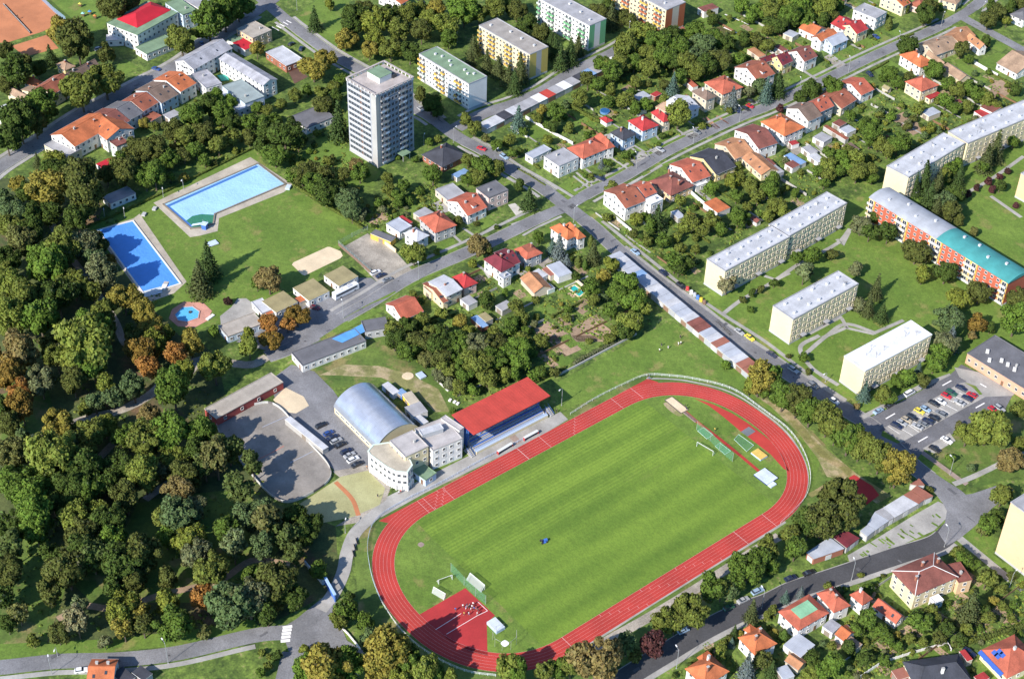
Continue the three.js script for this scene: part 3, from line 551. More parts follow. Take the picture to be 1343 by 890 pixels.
function carAt(p, turn, color, type, where, grp) {
  const c = CARS[type], nm = type === 'van' ? 'van' : 'car', lab = `${color} ${type === 'van' ? 'van' : type + ' car'} ${where}`;
  p.y = 0.055;
  const o = thing('parked_' + nm, lab, nm, p, turn, grp || 'cars ' + where);
  part('body', c.g[0], paintM(color), o); part('windows', c.g[1], glassM, o);
  carRoofs[type] ??= new MB().box(0, 0, 0, c.roof[2], 0.07, 1.28).geo();
  part('roof', carRoofs[type], paintM(color), o, c.roof[0] * c.L, c.top, 0);
  for (const sx of [-0.31, 0.31]) for (const sz of [-1, 1]) { const w = part('wheel', wheelGeo, tyreM, o, sx * c.L, 0.31, sz * 0.78); part('rim', rimGeo, rimM, w); }
  for (const sz of [-0.6, 0.6]) { part('headlight', lampGeo, headM, o, c.L * 0.5 - 0.02, 0.68, sz); part('tail_light', lampGeo, tailM, o, -c.L * 0.5 + 0.02, 0.78, sz); }
  return o;
}
function lampPost(x, y, h, tx, ty, label, grp) {     // foot; the arm points to tx, ty
  const p = W(x, y), q = W(tx, ty), turn = Math.atan2(-(q.z - p.z), q.x - p.x), o = thing('street_lamp', label, 'lamp post', p, turn, grp || 'street lamps');
  part('pole', new MB().bar(V(0, 0, 0), V(0, h - 0.6, 0), 0.11, 7, 0.07).geo(), steelM, o);
  part('arm', new MB().bar(V(0, h - 0.6, 0), V(0.5, h - 0.08, 0), 0.06).bar(V(0.5, h - 0.08, 0), V(1.5, h, 0), 0.05).geo(), steelM, o);
  part('lamp_head', new MB().box(1.85, h - 0.1, 0, 0.9, 0.2, 0.34).geo(), whiteM, o);
  part('base', new MB().box(0, 0, 0, 0.4, 0.12, 0.4).geo(), WM.concretewall, o);
  return o;
}
// ================================================================ ground, roads, water
const px = () => { OX = 0; OY = 0; KK = 1; };
{ const b = new MB(); b.quad(V(-1400, 0, 1200), V(1700, 0, 1200), V(1700, 0, -1700), V(-1400, 0, -1700)); structure('ground', b.geo(), MG.garden); }
px();
// park, lawns, verges
sheet('park_lawn', WL([-40, 235, 60, 232, 150, 215, 130, 285, 160, 350, 215, 400, 285, 470, 300, 540, 360, 660, 440, 690, 445, 770, 330, 832, 120, 852, -40, 870]), MG.litter, 0);
sheet('park_glade', WL([-10, 520, 60, 500, 75, 560, 20, 610, -10, 600]), MG.rough, 1);
sheet('park_glade', WL([180, 660, 225, 650, 330, 640, 380, 700, 330, 770, 250, 790, 120, 790, 90, 760, 150, 720]), MG.rough, 1);
sheet('park_glade', WL([-10, 700, 50, 690, 90, 760, 60, 845, -10, 860]), MG.rough, 1);
sheet('road_verge', WL([-10, 845, 140, 838, 250, 826, 330, 812, 345, 826, 250, 845, 120, 856, -10, 866]), MG.lawn, 2);
sheet('stadium_verge', WL([462, 690, 482, 672, 700, 560, 850, 487, 960, 500, 1060, 560, 1110, 610, 1120, 660, 1030, 730, 900, 810, 720, 900, 560, 900, 470, 800]), MG.rough, 1);
sheet('training_field', WL([728, 503, 880, 420, 985, 490, 1010, 510, 1080, 590, 1066, 640, 1040, 560, 960, 505, 850, 490, 735, 540]), MG.lawn, 2);
sheet('dry_strip', WL([985, 500, 1012, 518, 1035, 538, 1080, 585, 1125, 622, 1170, 650, 1150, 660, 1110, 630, 1085, 625, 1072, 600, 1045, 565, 1010, 532, 985, 515]), MG.dry, 3);
structure('worn_track', ribbonGeo(smooth(WL([1010, 527, 1035, 545, 1062, 577, 1085, 600, 1108, 614, 1130, 635, 1160, 655]), 24), 3.2, lift(4)), M('sandy_dirt', [0.95, 0.9, 0.8], { map: 'dryGrass' }));
structure('worn_track', ribbonGeo(smooth(WL([1062, 650, 1080, 640, 1110, 620]), 12), 2.2, lift(4.4)), M('sandy_dirt'));
sheet('club_lawn', WL([385, 475, 470, 440, 520, 430, 560, 480, 610, 530, 598, 545, 560, 530, 500, 500, 430, 510, 400, 495]), MG.rough, 1);
sheet('worn_ground', WL([418, 492, 450, 478, 500, 480, 540, 492, 575, 510, 590, 540, 570, 540, 545, 515, 500, 495, 440, 492]), MG.dry, 2);
sheet('housing_lawn', WL([905, 400, 1000, 340, 1130, 255, 1160, 245, 1343, 190, 1400, 200, 1400, 460, 1270, 470, 1225, 520, 1130, 540, 1060, 500, 960, 420]), MG.lawn, 1);
sheet('pool_lawn', WL([112, 298, 190, 262, 330, 195, 370, 240, 477, 300, 440, 330, 400, 385, 330, 410, 235, 440, 205, 410]), MG.lawn, 1);
sheet('tower_lawn', WL([380, 215, 430, 170, 460, 200, 500, 225, 490, 245, 420, 240]), MG.lawn, 1);
at(0, 0);
sheet('school_lawn', WL([240, 0, 560, 0, 545, 140, 460, 185, 345, 112]), MG.lawn, 1);
sheet('school_lawn', WL([590, 340, 650, 305, 715, 350, 640, 390]), MG.lawn, 1);
sheet('clay_court', WL([-120, -60, 205, -30, 332, 112, 215, 165, 48, 216, -120, 235]), MG.clay, 2);
sheet('clay_court', WL([58, 238, 240, 180, 302, 250, 128, 292]), MG.clay, 2);
at(1, 0);
sheet('corner_lawn', WL([205, 85, 330, -10, 480, -10, 500, 120, 440, 230, 560, 330, 420, 250]), MG.lawn, 1);
sheet('tower_lawn', WL([190, 840, 330, 700, 480, 760, 560, 820, 640, 880, 400, 900]), MG.lawn, 2);
at(3, 1); sheet('block_lawn', WL([1030, 170, 1343, 40, 1500, 100, 1500, 520, 1343, 490]), MG.lawn, 2);

// roads: a sheet of asphalt, kerbs and pavements as raised strips
px(); const JUNC = [[G(743.4, 270.6), 10], [G(1262, 666), 17], [G(1264, 20), 9], [G(594, 172), 10], [G(358, 6), 14], [G(404, 820), 17], [G(420, 437), 12]];
function road(name, pts, w, mat, o = {}) {
  const p = smooth(pts, o.n || 60); for (const q of p) roadPts.push([q.x, q.z, w / 2 + 1.2]);
  structure(name, ribbonGeo(p, w, lift(o.k ?? 5)), mat);
  // kerbs and pavements stop short of the junctions
  const runs = []; let run = [];
  for (const q of p) { if (JUNC.some(([j, r]) => Math.hypot(q.x - j.x, q.z - j.z) < r)) { if (run.length > 2) runs.push(run); run = []; } else run.push(q); }
  if (run.length > 2) runs.push(run);
  for (const t of runs) {
    for (const s of o.kerb || []) structure('kerb', ribbonGeo(t, 0.3, 0.13, -0.2, s * (w / 2 + 0.15)), MG.kerb);
    for (const [s, gap, pw, m] of o.walk || []) structure('pavement', ribbonGeo(t, pw, 0.125 + 0.002 * (gap > 0), -0.2, s * (w / 2 + 0.3 + gap + pw / 2)), m || MG.concrete);
  }
}
px();
const cross = [743.4, 270.6];
road('street', WL([cross[0], cross[1], 776, 296, 812, 329, 862, 369, 913, 407, 948, 433, 986, 458, 1008, 471, 1041, 494, 1084, 523, 1112, 539, 1145, 560, 1180, 594, 1206, 617, 1231, 635, 1256, 652, 1268, 672]), 7.2, MG.asphalt, { k: 5, n: 90, kerb: [1, -1] });
road('street', WL([1250, 694, 1231, 711, 1180, 728, 1135, 743, 1087, 759, 1041, 774, 1010, 789, 974, 802, 923, 827, 873, 857, 827, 885, 790, 910]), 7.4, MG.tarmac, { k: 6, n: 90, kerb: [1, -1], walk: [[-1, 0, 1.6]] });
road('street', WL([cross[0], cross[1], 779, 250, 812, 235, 872, 200, 923, 175, 969, 154, 1003, 141, 1041, 124, 1079, 106, 1130, 81, 1180, 58, 1226, 38, 1269, 15, 1289, 0, 1310, -18]), 6.2, MG.asphalt, { k: 5, n: 90, kerb: [1, -1], walk: [[1, 1.8, 1.5], [-1, 1.6, 1.5]] });
road('street', WL([1262, 22, 1282, 33, 1319, 53, 1343, 66, 1380, 84]), 6, MG.asphalt, { k: 7, n: 30 });
road('street', WL([cross[0], cross[1], 703, 288, 670, 304, 639, 319, 601, 336, 537, 364, 487, 395, 449, 417, 418, 438, 398, 448, 373, 460, 350, 468]), 6.6, MG.asphalt, { k: 6, n: 80, kerb: [1, -1], walk: [[1, 2.4, 1.6]] });
road('street', WL([cross[0], cross[1], 708, 244, 670, 222, 639, 200, 601, 180, 563, 152, 545, 142, 512, 111, 477, 94, 436, 71, 401, 46, 380, 30, 352, 6, 330, -14]), 7, MG.asphalt, { k: 7, n: 80, kerb: [1, -1], walk: [[1, 0.4, 1.6], [-1, 1.2, 1.6]] });
road('street', WL([-20, 234, 0, 218, 58, 182, 109, 149, 152, 127, 192, 106, 220, 92, 243, 78, 278, 51, 327, 20, 350, 4, 380, -18]), 8, MG.asphalt, { k: 5, n: 70, kerb: [1, -1], walk: [[1, 0.3, 2.0], [-1, 0.3, 2.2]] });
road('garage_road', WL([598, 168, 634, 149, 675, 136, 713, 119, 753, 94, 807, 68, 830, 54]), 8, MG.asphalt, { k: 8, n: 40, walk: [[-1, 1.5, 1.6]] });
road('park_road', WL([-20, 876, 0, 875, 76, 867, 152, 865, 228, 857, 340, 832, 375, 829, 420, 825]), 6, MG.asphalt, { k: 6, n: 60, walk: [[1, 0.4, 1.8]] });
sheet('gate_square', WL([368, 824, 388, 812, 425, 782, 446, 792, 443, 812, 455, 840, 480, 855, 480, 880, 440, 900, 375, 900, 380, 858]), MG.asphalt, 7);
road('side_road', WL([378, 855, 372, 880, 366, 905]), 4, MG.asphalt, { k: 9, n: 8 });
road('club_drive', WL([420, 800, 436, 780, 450, 750, 455, 725, 465, 700, 485, 680, 520, 655, 545, 640]), 4.6, MG.concrete, { k: 8, n: 40 });
// club yard and stadium forecourt
sheet('club_yard', WL([352, 500, 382, 478, 412, 487, 437, 512, 490, 590, 512, 640, 500, 655, 470, 660, 447, 625, 395, 575, 365, 534]), MG.asphalt, 4);
sheet('stand_apron', WL([490, 660, 560, 625, 640, 585, 735, 540, 745, 550, 700, 577, 560, 645, 500, 678]), MG.concrete, 4);
sheet('sandy_court', WL([358, 524, 374, 508, 398, 520, 405, 532, 388, 542, 372, 540]), MG.sand, 5);
sheet('sport_court', WL([388, 664, 447, 625, 482, 617, 505, 640, 498, 662, 462, 678, 400, 690]), MG.court, 6);
{ const p = WL([440, 632, 462, 655, 470, 676]); structure('court_path', ribbonGeo(smooth(p, 12), 1.6, lift(8)), MG.clay); }
sheet('court_apron', WL([436, 618, 480, 610, 500, 625, 512, 640, 503, 664, 470, 685, 440, 690, 470, 672, 496, 660, 503, 641, 482, 619, 447, 627]), MG.gravel, 5);
const rinkP = smooth(WL([284, 548, 300, 538, 330, 532, 352, 529, 367, 536, 400, 576, 430, 610, 434, 624, 425, 637, 380, 659, 362, 655, 320, 612, 296, 584]), 70, true);
sheet('rink_floor', rinkP, M('rink_concrete', [0.74, 0.71, 0.69], { map: 'concrete' }), 6);
// park paths
road('park_path', WL([350, 468, 330, 478, 262, 472, 225, 490, 200, 515, 175, 530, 150, 540, 110, 550, 70, 565, 30, 578, -20, 590]), 4.2, MG.gravel, { k: 4, n: 60 });
road('park_path', WL([262, 472, 235, 500, 205, 480, 165, 452, 150, 420, 110, 360, 80, 320, 62, 270, 70, 240]), 3, MG.gravel, { k: 3, n: 50 });
road('park_path', WL([180, 560, 150, 580, 130, 600]), 3, MG.soil, { k: 4, n: 12 });
road('park_path', WL([190, 655, 210, 640, 250, 615, 290, 600]), 3, MG.gravel, { k: 3, n: 20 });
road('park_path', WL([75, 812, 110, 795, 150, 798, 210, 780, 290, 760, 330, 735, 380, 740]), 2.6, MG.soil, { k: 3, n: 40 });
// car park on the street corner and its islands
at(3, 2);
sheet('car_park', WL([512, 440, 600, 400, 960, 205, 1020, 150, 1110, 195, 1290, 300, 1245, 385, 1150, 400, 990, 500, 830, 590, 790, 640, 700, 570, 600, 480]), M('worn_tarmac', [0.72, 0.72, 0.74], { map: 'asphalt' }), 7);
sheet('parking_bays', WL([622, 478, 1010, 248, 1050, 240, 1145, 318, 705, 556]), MG.concrete, 8);
sheet('parking_bays', WL([515, 432, 500, 415, 820, 245, 870, 228, 960, 196, 965, 206, 700, 335]), MG.concrete, 8);
sheet('parking_bays', WL([985, 165, 1110, 190, 1300, 300, 1285, 312, 1140, 318, 1050, 240, 1010, 215]), MG.concrete, 9);
sheet('parking_bays', WL([820, 585, 960, 505, 990, 545, 880, 610]), MG.concrete, 9);
for (const a of [[612, 490, 705, 552, 690, 560, 605, 520], [1035, 243, 1095, 262, 1130, 305, 1115, 308, 1080, 270]]) sheet('parking_island', WL(a), MG.lawn, 10);
const strips = (list, w, m, k) => { for (const [a, b, c, d] of list) { const p = WL([a, b, c, d]); structure('road_marking', ribbonGeo(p, w, lift(k)), m); } };
strips([[628, 432, 676, 404], [922, 260, 968, 234], [796, 552, 845, 524], [1094, 376, 1140, 350], [1118, 250, 1150, 268]], 0.5, MG.line, 11);
strips([[640, 470, 700, 510], [700, 478, 770, 520], [735, 456, 800, 500], [765, 440, 840, 480], [800, 420, 870, 462], [830, 400, 900, 440], [860, 382, 940, 425], [890, 365, 960, 405], [920, 348, 1000, 390], [950, 330, 1030, 372], [980, 312, 1060, 352], [1010, 297, 1090, 335]], 0.14, MG.line, 11);
sheet('corner_lawn', WL([785, 615, 810, 595, 990, 745, 970, 760, 880, 720, 800, 670]), MG.lawn, 3);
sheet('corner_lawn', WL([830, 600, 990, 500, 1150, 400, 1250, 390, 1343, 330, 1500, 400, 1500, 640, 1343, 720, 1070, 795, 1180, 680, 1040, 735]), MG.rough, 3);
structure('footpath', ribbonGeo(WL([800, 592, 900, 665, 1010, 745, 1050, 770]), 2, lift(6)), MG.pink);
structure('footpath', ribbonGeo(smooth(WL([980, 770, 1060, 740, 1180, 685, 1343, 600]), 20), 2.2, lift(7)), MG.concrete);
at(3, 3);
sheet('junction', WL([850, -115, 930, -70, 1000, -58, 1080, -70, 1200, -110, 1290, -90, 1200, -10, 1175, 10, 1095, 95, 1010, 165, 945, 200, 900, 130, 935, 80, 945, 20, 925, -20]), MG.asphalt, 8);
sheet('garage_yard', WL([430, 250, 560, 175, 760, 50, 900, -30, 960, 0, 940, 60, 880, 120, 700, 200, 540, 260, 440, 280]), MG.concrete, 4);
for (let i = 0; i < 26; i++) { const t = rnd(), a = W(470 + t * 420 + rr(-20, 20), 220 - t * 200 + rr(0, 70)), b = a.clone().add(V(rr(-0.5, 0.5), 0, rr(1, 3.4))); structure('grass_strip', ribbonGeo([a, b], rr(0.5, 1), lift(5)), MG.lawn); }
structure('footpath', ribbonGeo(smooth(WL([1010, 160, 1120, 250, 1230, 340, 1343, 430]), 14), 3, lift(4)), MG.concrete);
sheet('path_verge', WL([1010, 150, 1110, 80, 1200, 180, 1180, 240, 1343, 370, 1343, 400, 1200, 290]), MG.lawn, 3);
// footpaths between the blocks
px();
structure('footpath', ribbonGeo(smooth(WL([790, 290, 850, 338, 905, 382, 948, 412, 1000, 445, 1040, 475, 1080, 505, 1110, 525]), 30), 1.6, lift(6)), MG.concrete);
structure('parking_strip', ribbonGeo(smooth(WL([822, 322, 872, 362, 925, 400, 950, 420, 1000, 452, 1040, 480, 1090, 512, 1125, 535]), 30), 2.3, lift(4), -0.2, 1.2), MG.concrete);
for (const a of [[948, 412, 970, 395, 1010, 372, 1050, 345, 1100, 318, 1115, 300], [1050, 470, 1085, 440, 1110, 425, 1150, 437], [1100, 505, 1065, 482, 1050, 455, 1075, 440], [1255, 260, 1300, 235, 1343, 205], [940, 420, 960, 440], [1300, 257, 1340, 285]]) structure('footpath', ribbonGeo(smooth(WL(a), 20), 1.8, lift(5)), MG.concrete);
// swimming pool forecourt, bus bay
at(1, 1);
sheet('pool_car_park', WL([455, 410, 580, 340, 730, 440, 830, 550, 640, 600, 600, 560]), MG.gravel, 4);
sheet('bus_bay', WL([-100, 900, 60, 800, 230, 720, 400, 660, 540, 570, 600, 570, 640, 600, 830, 545, 840, 560, 640, 680, 420, 790, 250, 880, 100, 960]), MG.asphalt, 5);
sheet('street_verge', WL([330, 885, 460, 800, 620, 735, 770, 665, 780, 680, 640, 750, 560, 790, 350, 900]), MG.lawn, 8);
sheet('street_verge', WL([440, 790, 560, 720, 720, 640, 740, 650, 600, 705]), MG.lawn, 8);
sheet('street_verge', WL([765, 620, 900, 550, 1010, 505, 1015, 515, 900, 570, 790, 630]), MG.lawn, 8);
sheet('garden_bed', WL([580, 270, 650, 220, 700, 260, 610, 310]), MG.soil, 1);
sheet('sand_pitch', WL([188, 502, 196, 490, 372, 410, 385, 410, 440, 432, 452, 455, 440, 468, 255, 558, 240, 552]), MG.sand, 4);
at(2, 1);
for (const a of [[120, 830, 190, 795, 300, 860, 260, 900, 150, 900], [230, 780, 330, 760, 320, 810, 260, 820], [300, 840, 420, 770, 520, 840, 500, 900, 330, 900], [330, 730, 360, 710, 400, 740, 370, 760]]) sheet('vegetable_plot', WL(a), MG.soil, 2);
sheet('garden_lawn', WL([100, 760, 180, 690, 240, 740, 180, 790]), MG.lawn, 2);
sheet('garden_lawn', WL([230, 620, 330, 590, 400, 660, 330, 700, 250, 690]), MG.lawn, 2);
sheet('garden_lawn', WL([780, 420, 880, 380, 900, 430, 830, 460]), MG.lawn, 2);
at(2, 2);
for (const a of [[170, 0, 300, 0, 370, 70, 280, 110], [120, 90, 160, 75, 250, 150, 220, 170], [310, 0, 470, 0, 440, 30, 350, 30]]) sheet('vegetable_plot', WL(a), MG.soil, 2);
sheet('garden_lawn', WL([170, 85, 240, 70, 330, 130, 270, 170]), MG.lawn, 2);
at(3, 0);
for (const a of [[650, 610, 720, 580, 840, 670, 770, 700], [1150, 450, 1230, 410, 1290, 470, 1200, 530]]) sheet('vegetable_plot', WL(a), MG.soil, 2);
for (const a of [[460, 230, 520, 185, 625, 240, 560, 275], [540, 190, 590, 160, 690, 215, 640, 230], [600, 150, 670, 130, 770, 180, 710, 205], [360, 290, 430, 235, 540, 280, 430, 330], [215, 370, 290, 335, 370, 380, 290, 405], [130, 410, 200, 380, 260, 415, 150, 460], [560, 350, 650, 310, 700, 340, 600, 400], [980, 310, 1080, 290, 1140, 370, 1050, 400], [1090, 320, 1210, 270, 1290, 300, 1200, 390], [800, 60, 950, 30, 1000, 80, 850, 110], [1070, 160, 1270, 240, 1230, 270, 1100, 220]]) sheet('garden_lawn', WL(a), MG.lawn, 2);
at(2, 0);
for (const a of [[680, 740, 850, 680, 935, 720, 800, 785], [650, 770, 680, 755, 750, 800, 735, 812], [580, 800, 620, 780, 660, 800, 620, 830], [1080, 590, 1150, 570, 1225, 590, 1140, 630], [960, 640, 1010, 620, 1060, 660, 1000, 690], [300, 590, 380, 560, 450, 640, 400, 690, 320, 650], [70, 650, 130, 640, 200, 700, 120, 720], [880, 140, 1050, 60, 1180, 140, 1230, 200, 1000, 240], [1060, 90, 1150, 60, 1343, 170, 1343, 200]]) sheet('garden_lawn', WL(a), MG.lawn, 2);
for (const a of [[620, 820, 680, 780, 740, 830, 640, 870], [480, 700, 560, 680, 640, 760, 600, 780]]) sheet('driveway', WL(a), MG.concrete, 4);
for (const a of [[570, 460, 640, 420, 680, 440, 600, 480], [1020, 150, 1120, 130, 1150, 180, 1060, 200], [320, 610, 360, 600, 430, 640, 390, 660]]) sheet('vegetable_plot', WL(a), MG.soil, 2);
at(3, 3);
for (const a of [[1220, 570, 1290, 540, 1330, 590, 1250, 620], [340, 690, 400, 660, 440, 700, 380, 740]]) sheet('vegetable_plot', WL(a), MG.soil, 2);
sheet('garden_lawn', WL([640, 800, 940, 705, 990, 745, 720, 830]), MG.lawn, 2);
sheet('garden_lawn', WL([960, 560, 1120, 470, 1343, 600, 1343, 640, 1100, 700, 980, 640]), MG.rough, 1);
sheet('garden_lawn', WL([1090, 830, 1130, 810, 1240, 900, 1120, 900]), MG.lawn, 2);
// zebra crossings
at(1, 3); strips([[140, 625, 190, 617], [138, 641, 187, 634], [135, 658, 184, 652], [133, 676, 181, 670], [130, 694, 179, 690]], 1.1, MG.line, 12);
at(1, 0); strips([[85, 140, 120, 118], [95, 145, 130, 124], [108, 133, 145, 113], [125, 124, 160, 104], [143, 115, 178, 95], [160, 106, 195, 87]].map(([a, b, c, d]) => [a, b, a + 26, b + 14]), 0.5, MG.line, 12);
// ================================================================ running track and field
const SE = 2.2;
function oval(k, n = 46, cx = 46) {                // closed outline k lanes out from the inner edge
  const a = 31 + 1.217 * k, b = 35.6 + 1.217 * k, o = [];
  for (const s of [1, -1]) for (let i = 0; i <= n; i++) { const t = -1 + 2 * i / n, th = t * Math.PI / 2, c = Math.cos(th), q = Math.sin(th); o.push(V(s * (cx + a * Math.pow(Math.abs(c), 2 / SE)), 0, s * b * Math.sign(q) * Math.pow(Math.abs(q), 2 / SE))); }
  return o;
}
function ringGeo(k0, k1, y) { const A = oval(k0), B = oval(k1), b = new MB(); for (let i = 0; i < A.length; i++) { const j = (i + 1) % A.length, q = v => V(v.x, y, v.z); b.quad(q(A[i]), q(A[j]), q(B[j]), q(B[i])); } return b.geo(); }
const trackY = lift(9);
const track = structure('running_track', ringGeo(0, 6, trackY), MG.tartan);
{ // sprint chute beyond both ends of the far straight
  px(); const a = W(498, 684), c = W(850, 494);
  structure('sprint_chute', new MB().prism([V(a.x, 0, -43), V(a.x + 3, 0, -39), V(-50, 0, -37), V(56, 0, -37), V(c.x + 1, 0, -39), V(c.x - 1, 0, -43)], -0.2, lift(8), false).geo(), MG.tartan);
}
const lm = { f: MG.line };
for (let k = 0; k <= 6; k++) structure('lane_line', ringGeo(k - 0.016, k + 0.016, trackY + 0.012), M('worn_line', [0.6, 0.46, 0.44]));
const laneBar = (x, k0, k1, far, w = 0.08) => { const s = far ? -1 : 1, b = new MB(); b.prism([V(x, 0, s * (35.6 + 1.217 * k0)), V(x + w, 0, s * (35.6 + 1.217 * k0)), V(x + w, 0, s * (35.6 + 1.217 * k1)), V(x, 0, s * (35.6 + 1.217 * k1))], 0, trackY + 0.016, false); structure('finish_line', b.geo(), M('worn_line')); };
for (const x of [-2, 8.5, -47, -44.6, -36, 44, 54]) laneBar(x, 0, 6, true, x === -2 ? 0.16 : 0.09);
for (const x of [-46, 46, 32]) laneBar(x, 0, 6, false, 0.12);
for (let k = 0; k < 6; k++) for (const x of [-30, -12, 4]) laneBar(x + k * 3.1, k + 0.1, k + 0.9, false, 0.09);
for (let k = 0; k < 6; k++) for (const x of [-44, -41, 20]) laneBar(x + k * 1.1, k + 0.1, k + 0.9, true, 0.09);
// mown infield with stripes along its length
const fieldTex = (() => {
  const n = 1024, d = new Uint8Array(n * n * 4);
  for (let y = 0; y < n; y++) for (let x = 0; x < n; x++) {
    const k = ((y >> 1) % N5) * N5 + ((x * 2) % N5), k2 = (y % N5) * N5 + (x >> 1), z = (y / n - 0.5) * 74, wob = (nB[k2] - 0.5) * 1.6;
    const wide = Math.sin((z + wob) / 10.4 * 6.2832) * 0.5 + 0.5, near = cl((8 - z) / 20), line = Math.abs(Math.sin((z + wob * 0.15) / 1.5 * 3.1416));
    let t = 0.42 + 0.38 * (wide - 0.5) + (line > 0.75 ? 0.3 : -0.05) * near * (0.35 + 0.65 * (wide > 0.5)) + (nA[k2] - 0.5) * 1.1 + (nC[k] - 0.5) * 0.5;
    let c = lerp3([0.082, 0.152, 0.014], [0.165, 0.258, 0.028], cl(t)); c = mulk(c, 0.84 + 0.32 * ctr(nE[k], 1.6)); c = lerp3(c, [0.2, 0.2, 0.06], cl((nD[k2] - 0.62) * 3));
    const i = (y * n + x) * 4; d[i] = enc(c[0]); d[i + 1] = enc(c[1]); d[i + 2] = enc(c[2]); d[i + 3] = 255;
  }
  const t = new THREE.DataTexture(d, n, n, THREE.RGBAFormat); t.colorSpace = THREE.SRGBColorSpace; t.magFilter = THREE.LinearFilter; t.minFilter = THREE.LinearMipmapLinearFilter; t.generateMipmaps = true; t.needsUpdate = true; return t;
})();
{
  const v = oval(0), b = new MB(); for (let i = 0; i < v.length; i++) { const j = (i + 1) % v.length; b.tri(V(0, lift(7), 0), V(v[j].x, lift(7), v[j].z), V(v[i].x, lift(7), v[i].z)); }
  const g = b.geo(), uv = g.attributes.uv, p = g.attributes.position; for (let i = 0; i < uv.count; i++) uv.setXY(i, p.getX(i) / 156 + 0.5, p.getZ(i) / 74 + 0.5);
  const m = new THREE.MeshStandardMaterial({ map: fieldTex, roughness: 0.95 }); m.name = 'infield_grass'; structure('infield', g, m);
}
// end zones outside the pitch: plainer grass
for (const s of [1, -1]) { const v = oval(0).filter(q => q.x * s > 52); v.sort((a, b) => (a.z - b.z)); const pts = v.map(q => V(q.x - s * 0.05, 0, q.z)); sheet('end_zone', pts, MG.lawn, 8); }
// red throwing pad and water-jump lane
at5(480, 757);
sheet('red_pad', WL([455, 335, 870, 95, 1132, 335, 1060, 400, 1066, 690, 900, 650, 740, 560, 580, 435, 470, 330]), M('red_pad', [0.42, 0.032, 0.034], { map: 'tartan' }), 9);
strips([[610, 460, 835, 318], [705, 500, 975, 338], [975, 338, 1066, 295], [980, 215, 1066, 295]], 0.16, MG.line, 11);
at5(900, 500);
sheet('steeplechase_lane', WL([70, 150, 200, 215, 330, 315, 480, 440, 610, 540, 740, 640, 858, 770, 905, 790, 840, 640, 740, 520, 560, 380, 400, 280, 230, 200]), MG.tartan, 9);
structure('water_jump', ribbonGeo(WL([510, 465, 580, 420]), 3.4, lift(11)), M('water_jump', [0.5, 0.56, 0.66], { rough: 0.4, map: 'concrete' }));
structure('runway', ribbonGeo(WL([-5, 270, 120, 375, 300, 510, 480, 655, 640, 790]), 1.3, lift(10)), MG.tartan);
at5(800, 480);
structure('runway_lane', ribbonGeo(WL([640, 395, 760, 490]), 1.5, lift(10)), MG.pink);
// long-jump pit with its kerb
{ const c = WL([480, 300, 545, 270, 690, 385, 625, 418]); structure('jump_pit', new MB().prism(c, -0.2, lift(11), false).geo(), MG.sand);
  const o = thing('pit_kerb', 'dark timber kerb around the long jump sand pit', 'kerb'); for (let i = 0; i < 4; i++) { const a = c[i], b = c[(i + 1) % 4]; part('kerb_board', ribbonGeo([a, b], 0.28, 0.26, 0, 0), M('dark_timber', [0.1, 0.085, 0.07]), o); } }
sheet('worn_patch', smooth(WL([470, 330, 500, 320, 640, 430, 600, 440]), 20, true), MG.dry, 9);
at5(480, 640); structure('throwing_circle', new MB().prism(smooth(WL([452, 495, 482, 475, 512, 495, 482, 520]), 20, true), -0.2, lift(10), false).geo(), MG.pink);
at5(480, 757); structure('throwing_circle', new MB().prism(smooth(WL([1182, 580, 1218, 552, 1256, 580, 1218, 610]), 20, true), -0.2, lift(10), false).geo(), whiteM);

// white railing round the track
function railing(name, pts, label, h = 1.1, step = 3, m = whiteM, infill) {
  const o = thing(name, label, 'railing'), p = pts;
  const lens = [0]; for (let i = 1; i < p.length; i++) lens.push(lens[i - 1] + p[i].distanceTo(p[i - 1]));
  const total = lens[lens.length - 1], n = Math.round(total / step), pt = t => { const s = t * total; let i = 1; while (i < p.length - 1 && lens[i] < s) i++; const f = (s - lens[i - 1]) / (lens[i] - lens[i - 1] || 1); return p[i - 1].clone().lerp(p[i], f); };
  const pg = new MB().bar(V(0, 0, 0), V(0, h, 0), 0.05, 5).geo();
  for (let i = 0; i <= n; i++) { const q = pt(i / n); part('post', pg, m, o, q.x, 0, q.z); }
  for (const y of [h, h * 0.55]) { const b = new MB(); for (let i = 0; i < p.length - 1; i++) b.bar(V(p[i].x, y, p[i].z), V(p[i + 1].x, y, p[i + 1].z), 0.04, 4); part('rail', b.geo(), m, o); }
  if (infill) { const b = new MB(); for (let i = 0; i < p.length - 1; i++) { const a = V(p[i].x, 0.12, p[i].z), c = V(p[i + 1].x, 0.12, p[i + 1].z); b.quad(a, c, V(c.x, h - 0.1, c.z), V(a.x, h - 0.1, a.z)); } part('mesh_panel', b.geo(), infill, o); }
  return o;
}
const netM = (k, c, op) => M(k, c, { rough: 0.9, transparent: true, opacity: op, side: THREE.DoubleSide });
const fineMesh = netM('fence_mesh', [0.5, 0.58, 0.54], 0.2);
px();
const rail1 = smooth(WL([1003, 540, 960, 511, 905, 497, 880, 494, 848, 493, 820, 504, 780, 524, 748, 544]), 40);
railing('track_railing', rail1, 'white mesh railing along the far straight of the running track', 1.2, 3, whiteM, fineMesh);
railing('track_railing', smooth(WL([700, 570, 640, 600, 580, 633, 535, 655, 500, 676, 488, 690, 482, 715, 484, 740, 490, 765, 500, 790]), 50), 'blue and white railing in front of the club house bend', 1.2, 2.5, M('rail_bluewhite', [0.5, 0.58, 0.72], { rough: 0.5 }), netM('fence_mesh_blue', [0.5, 0.56, 0.68], 0.3));
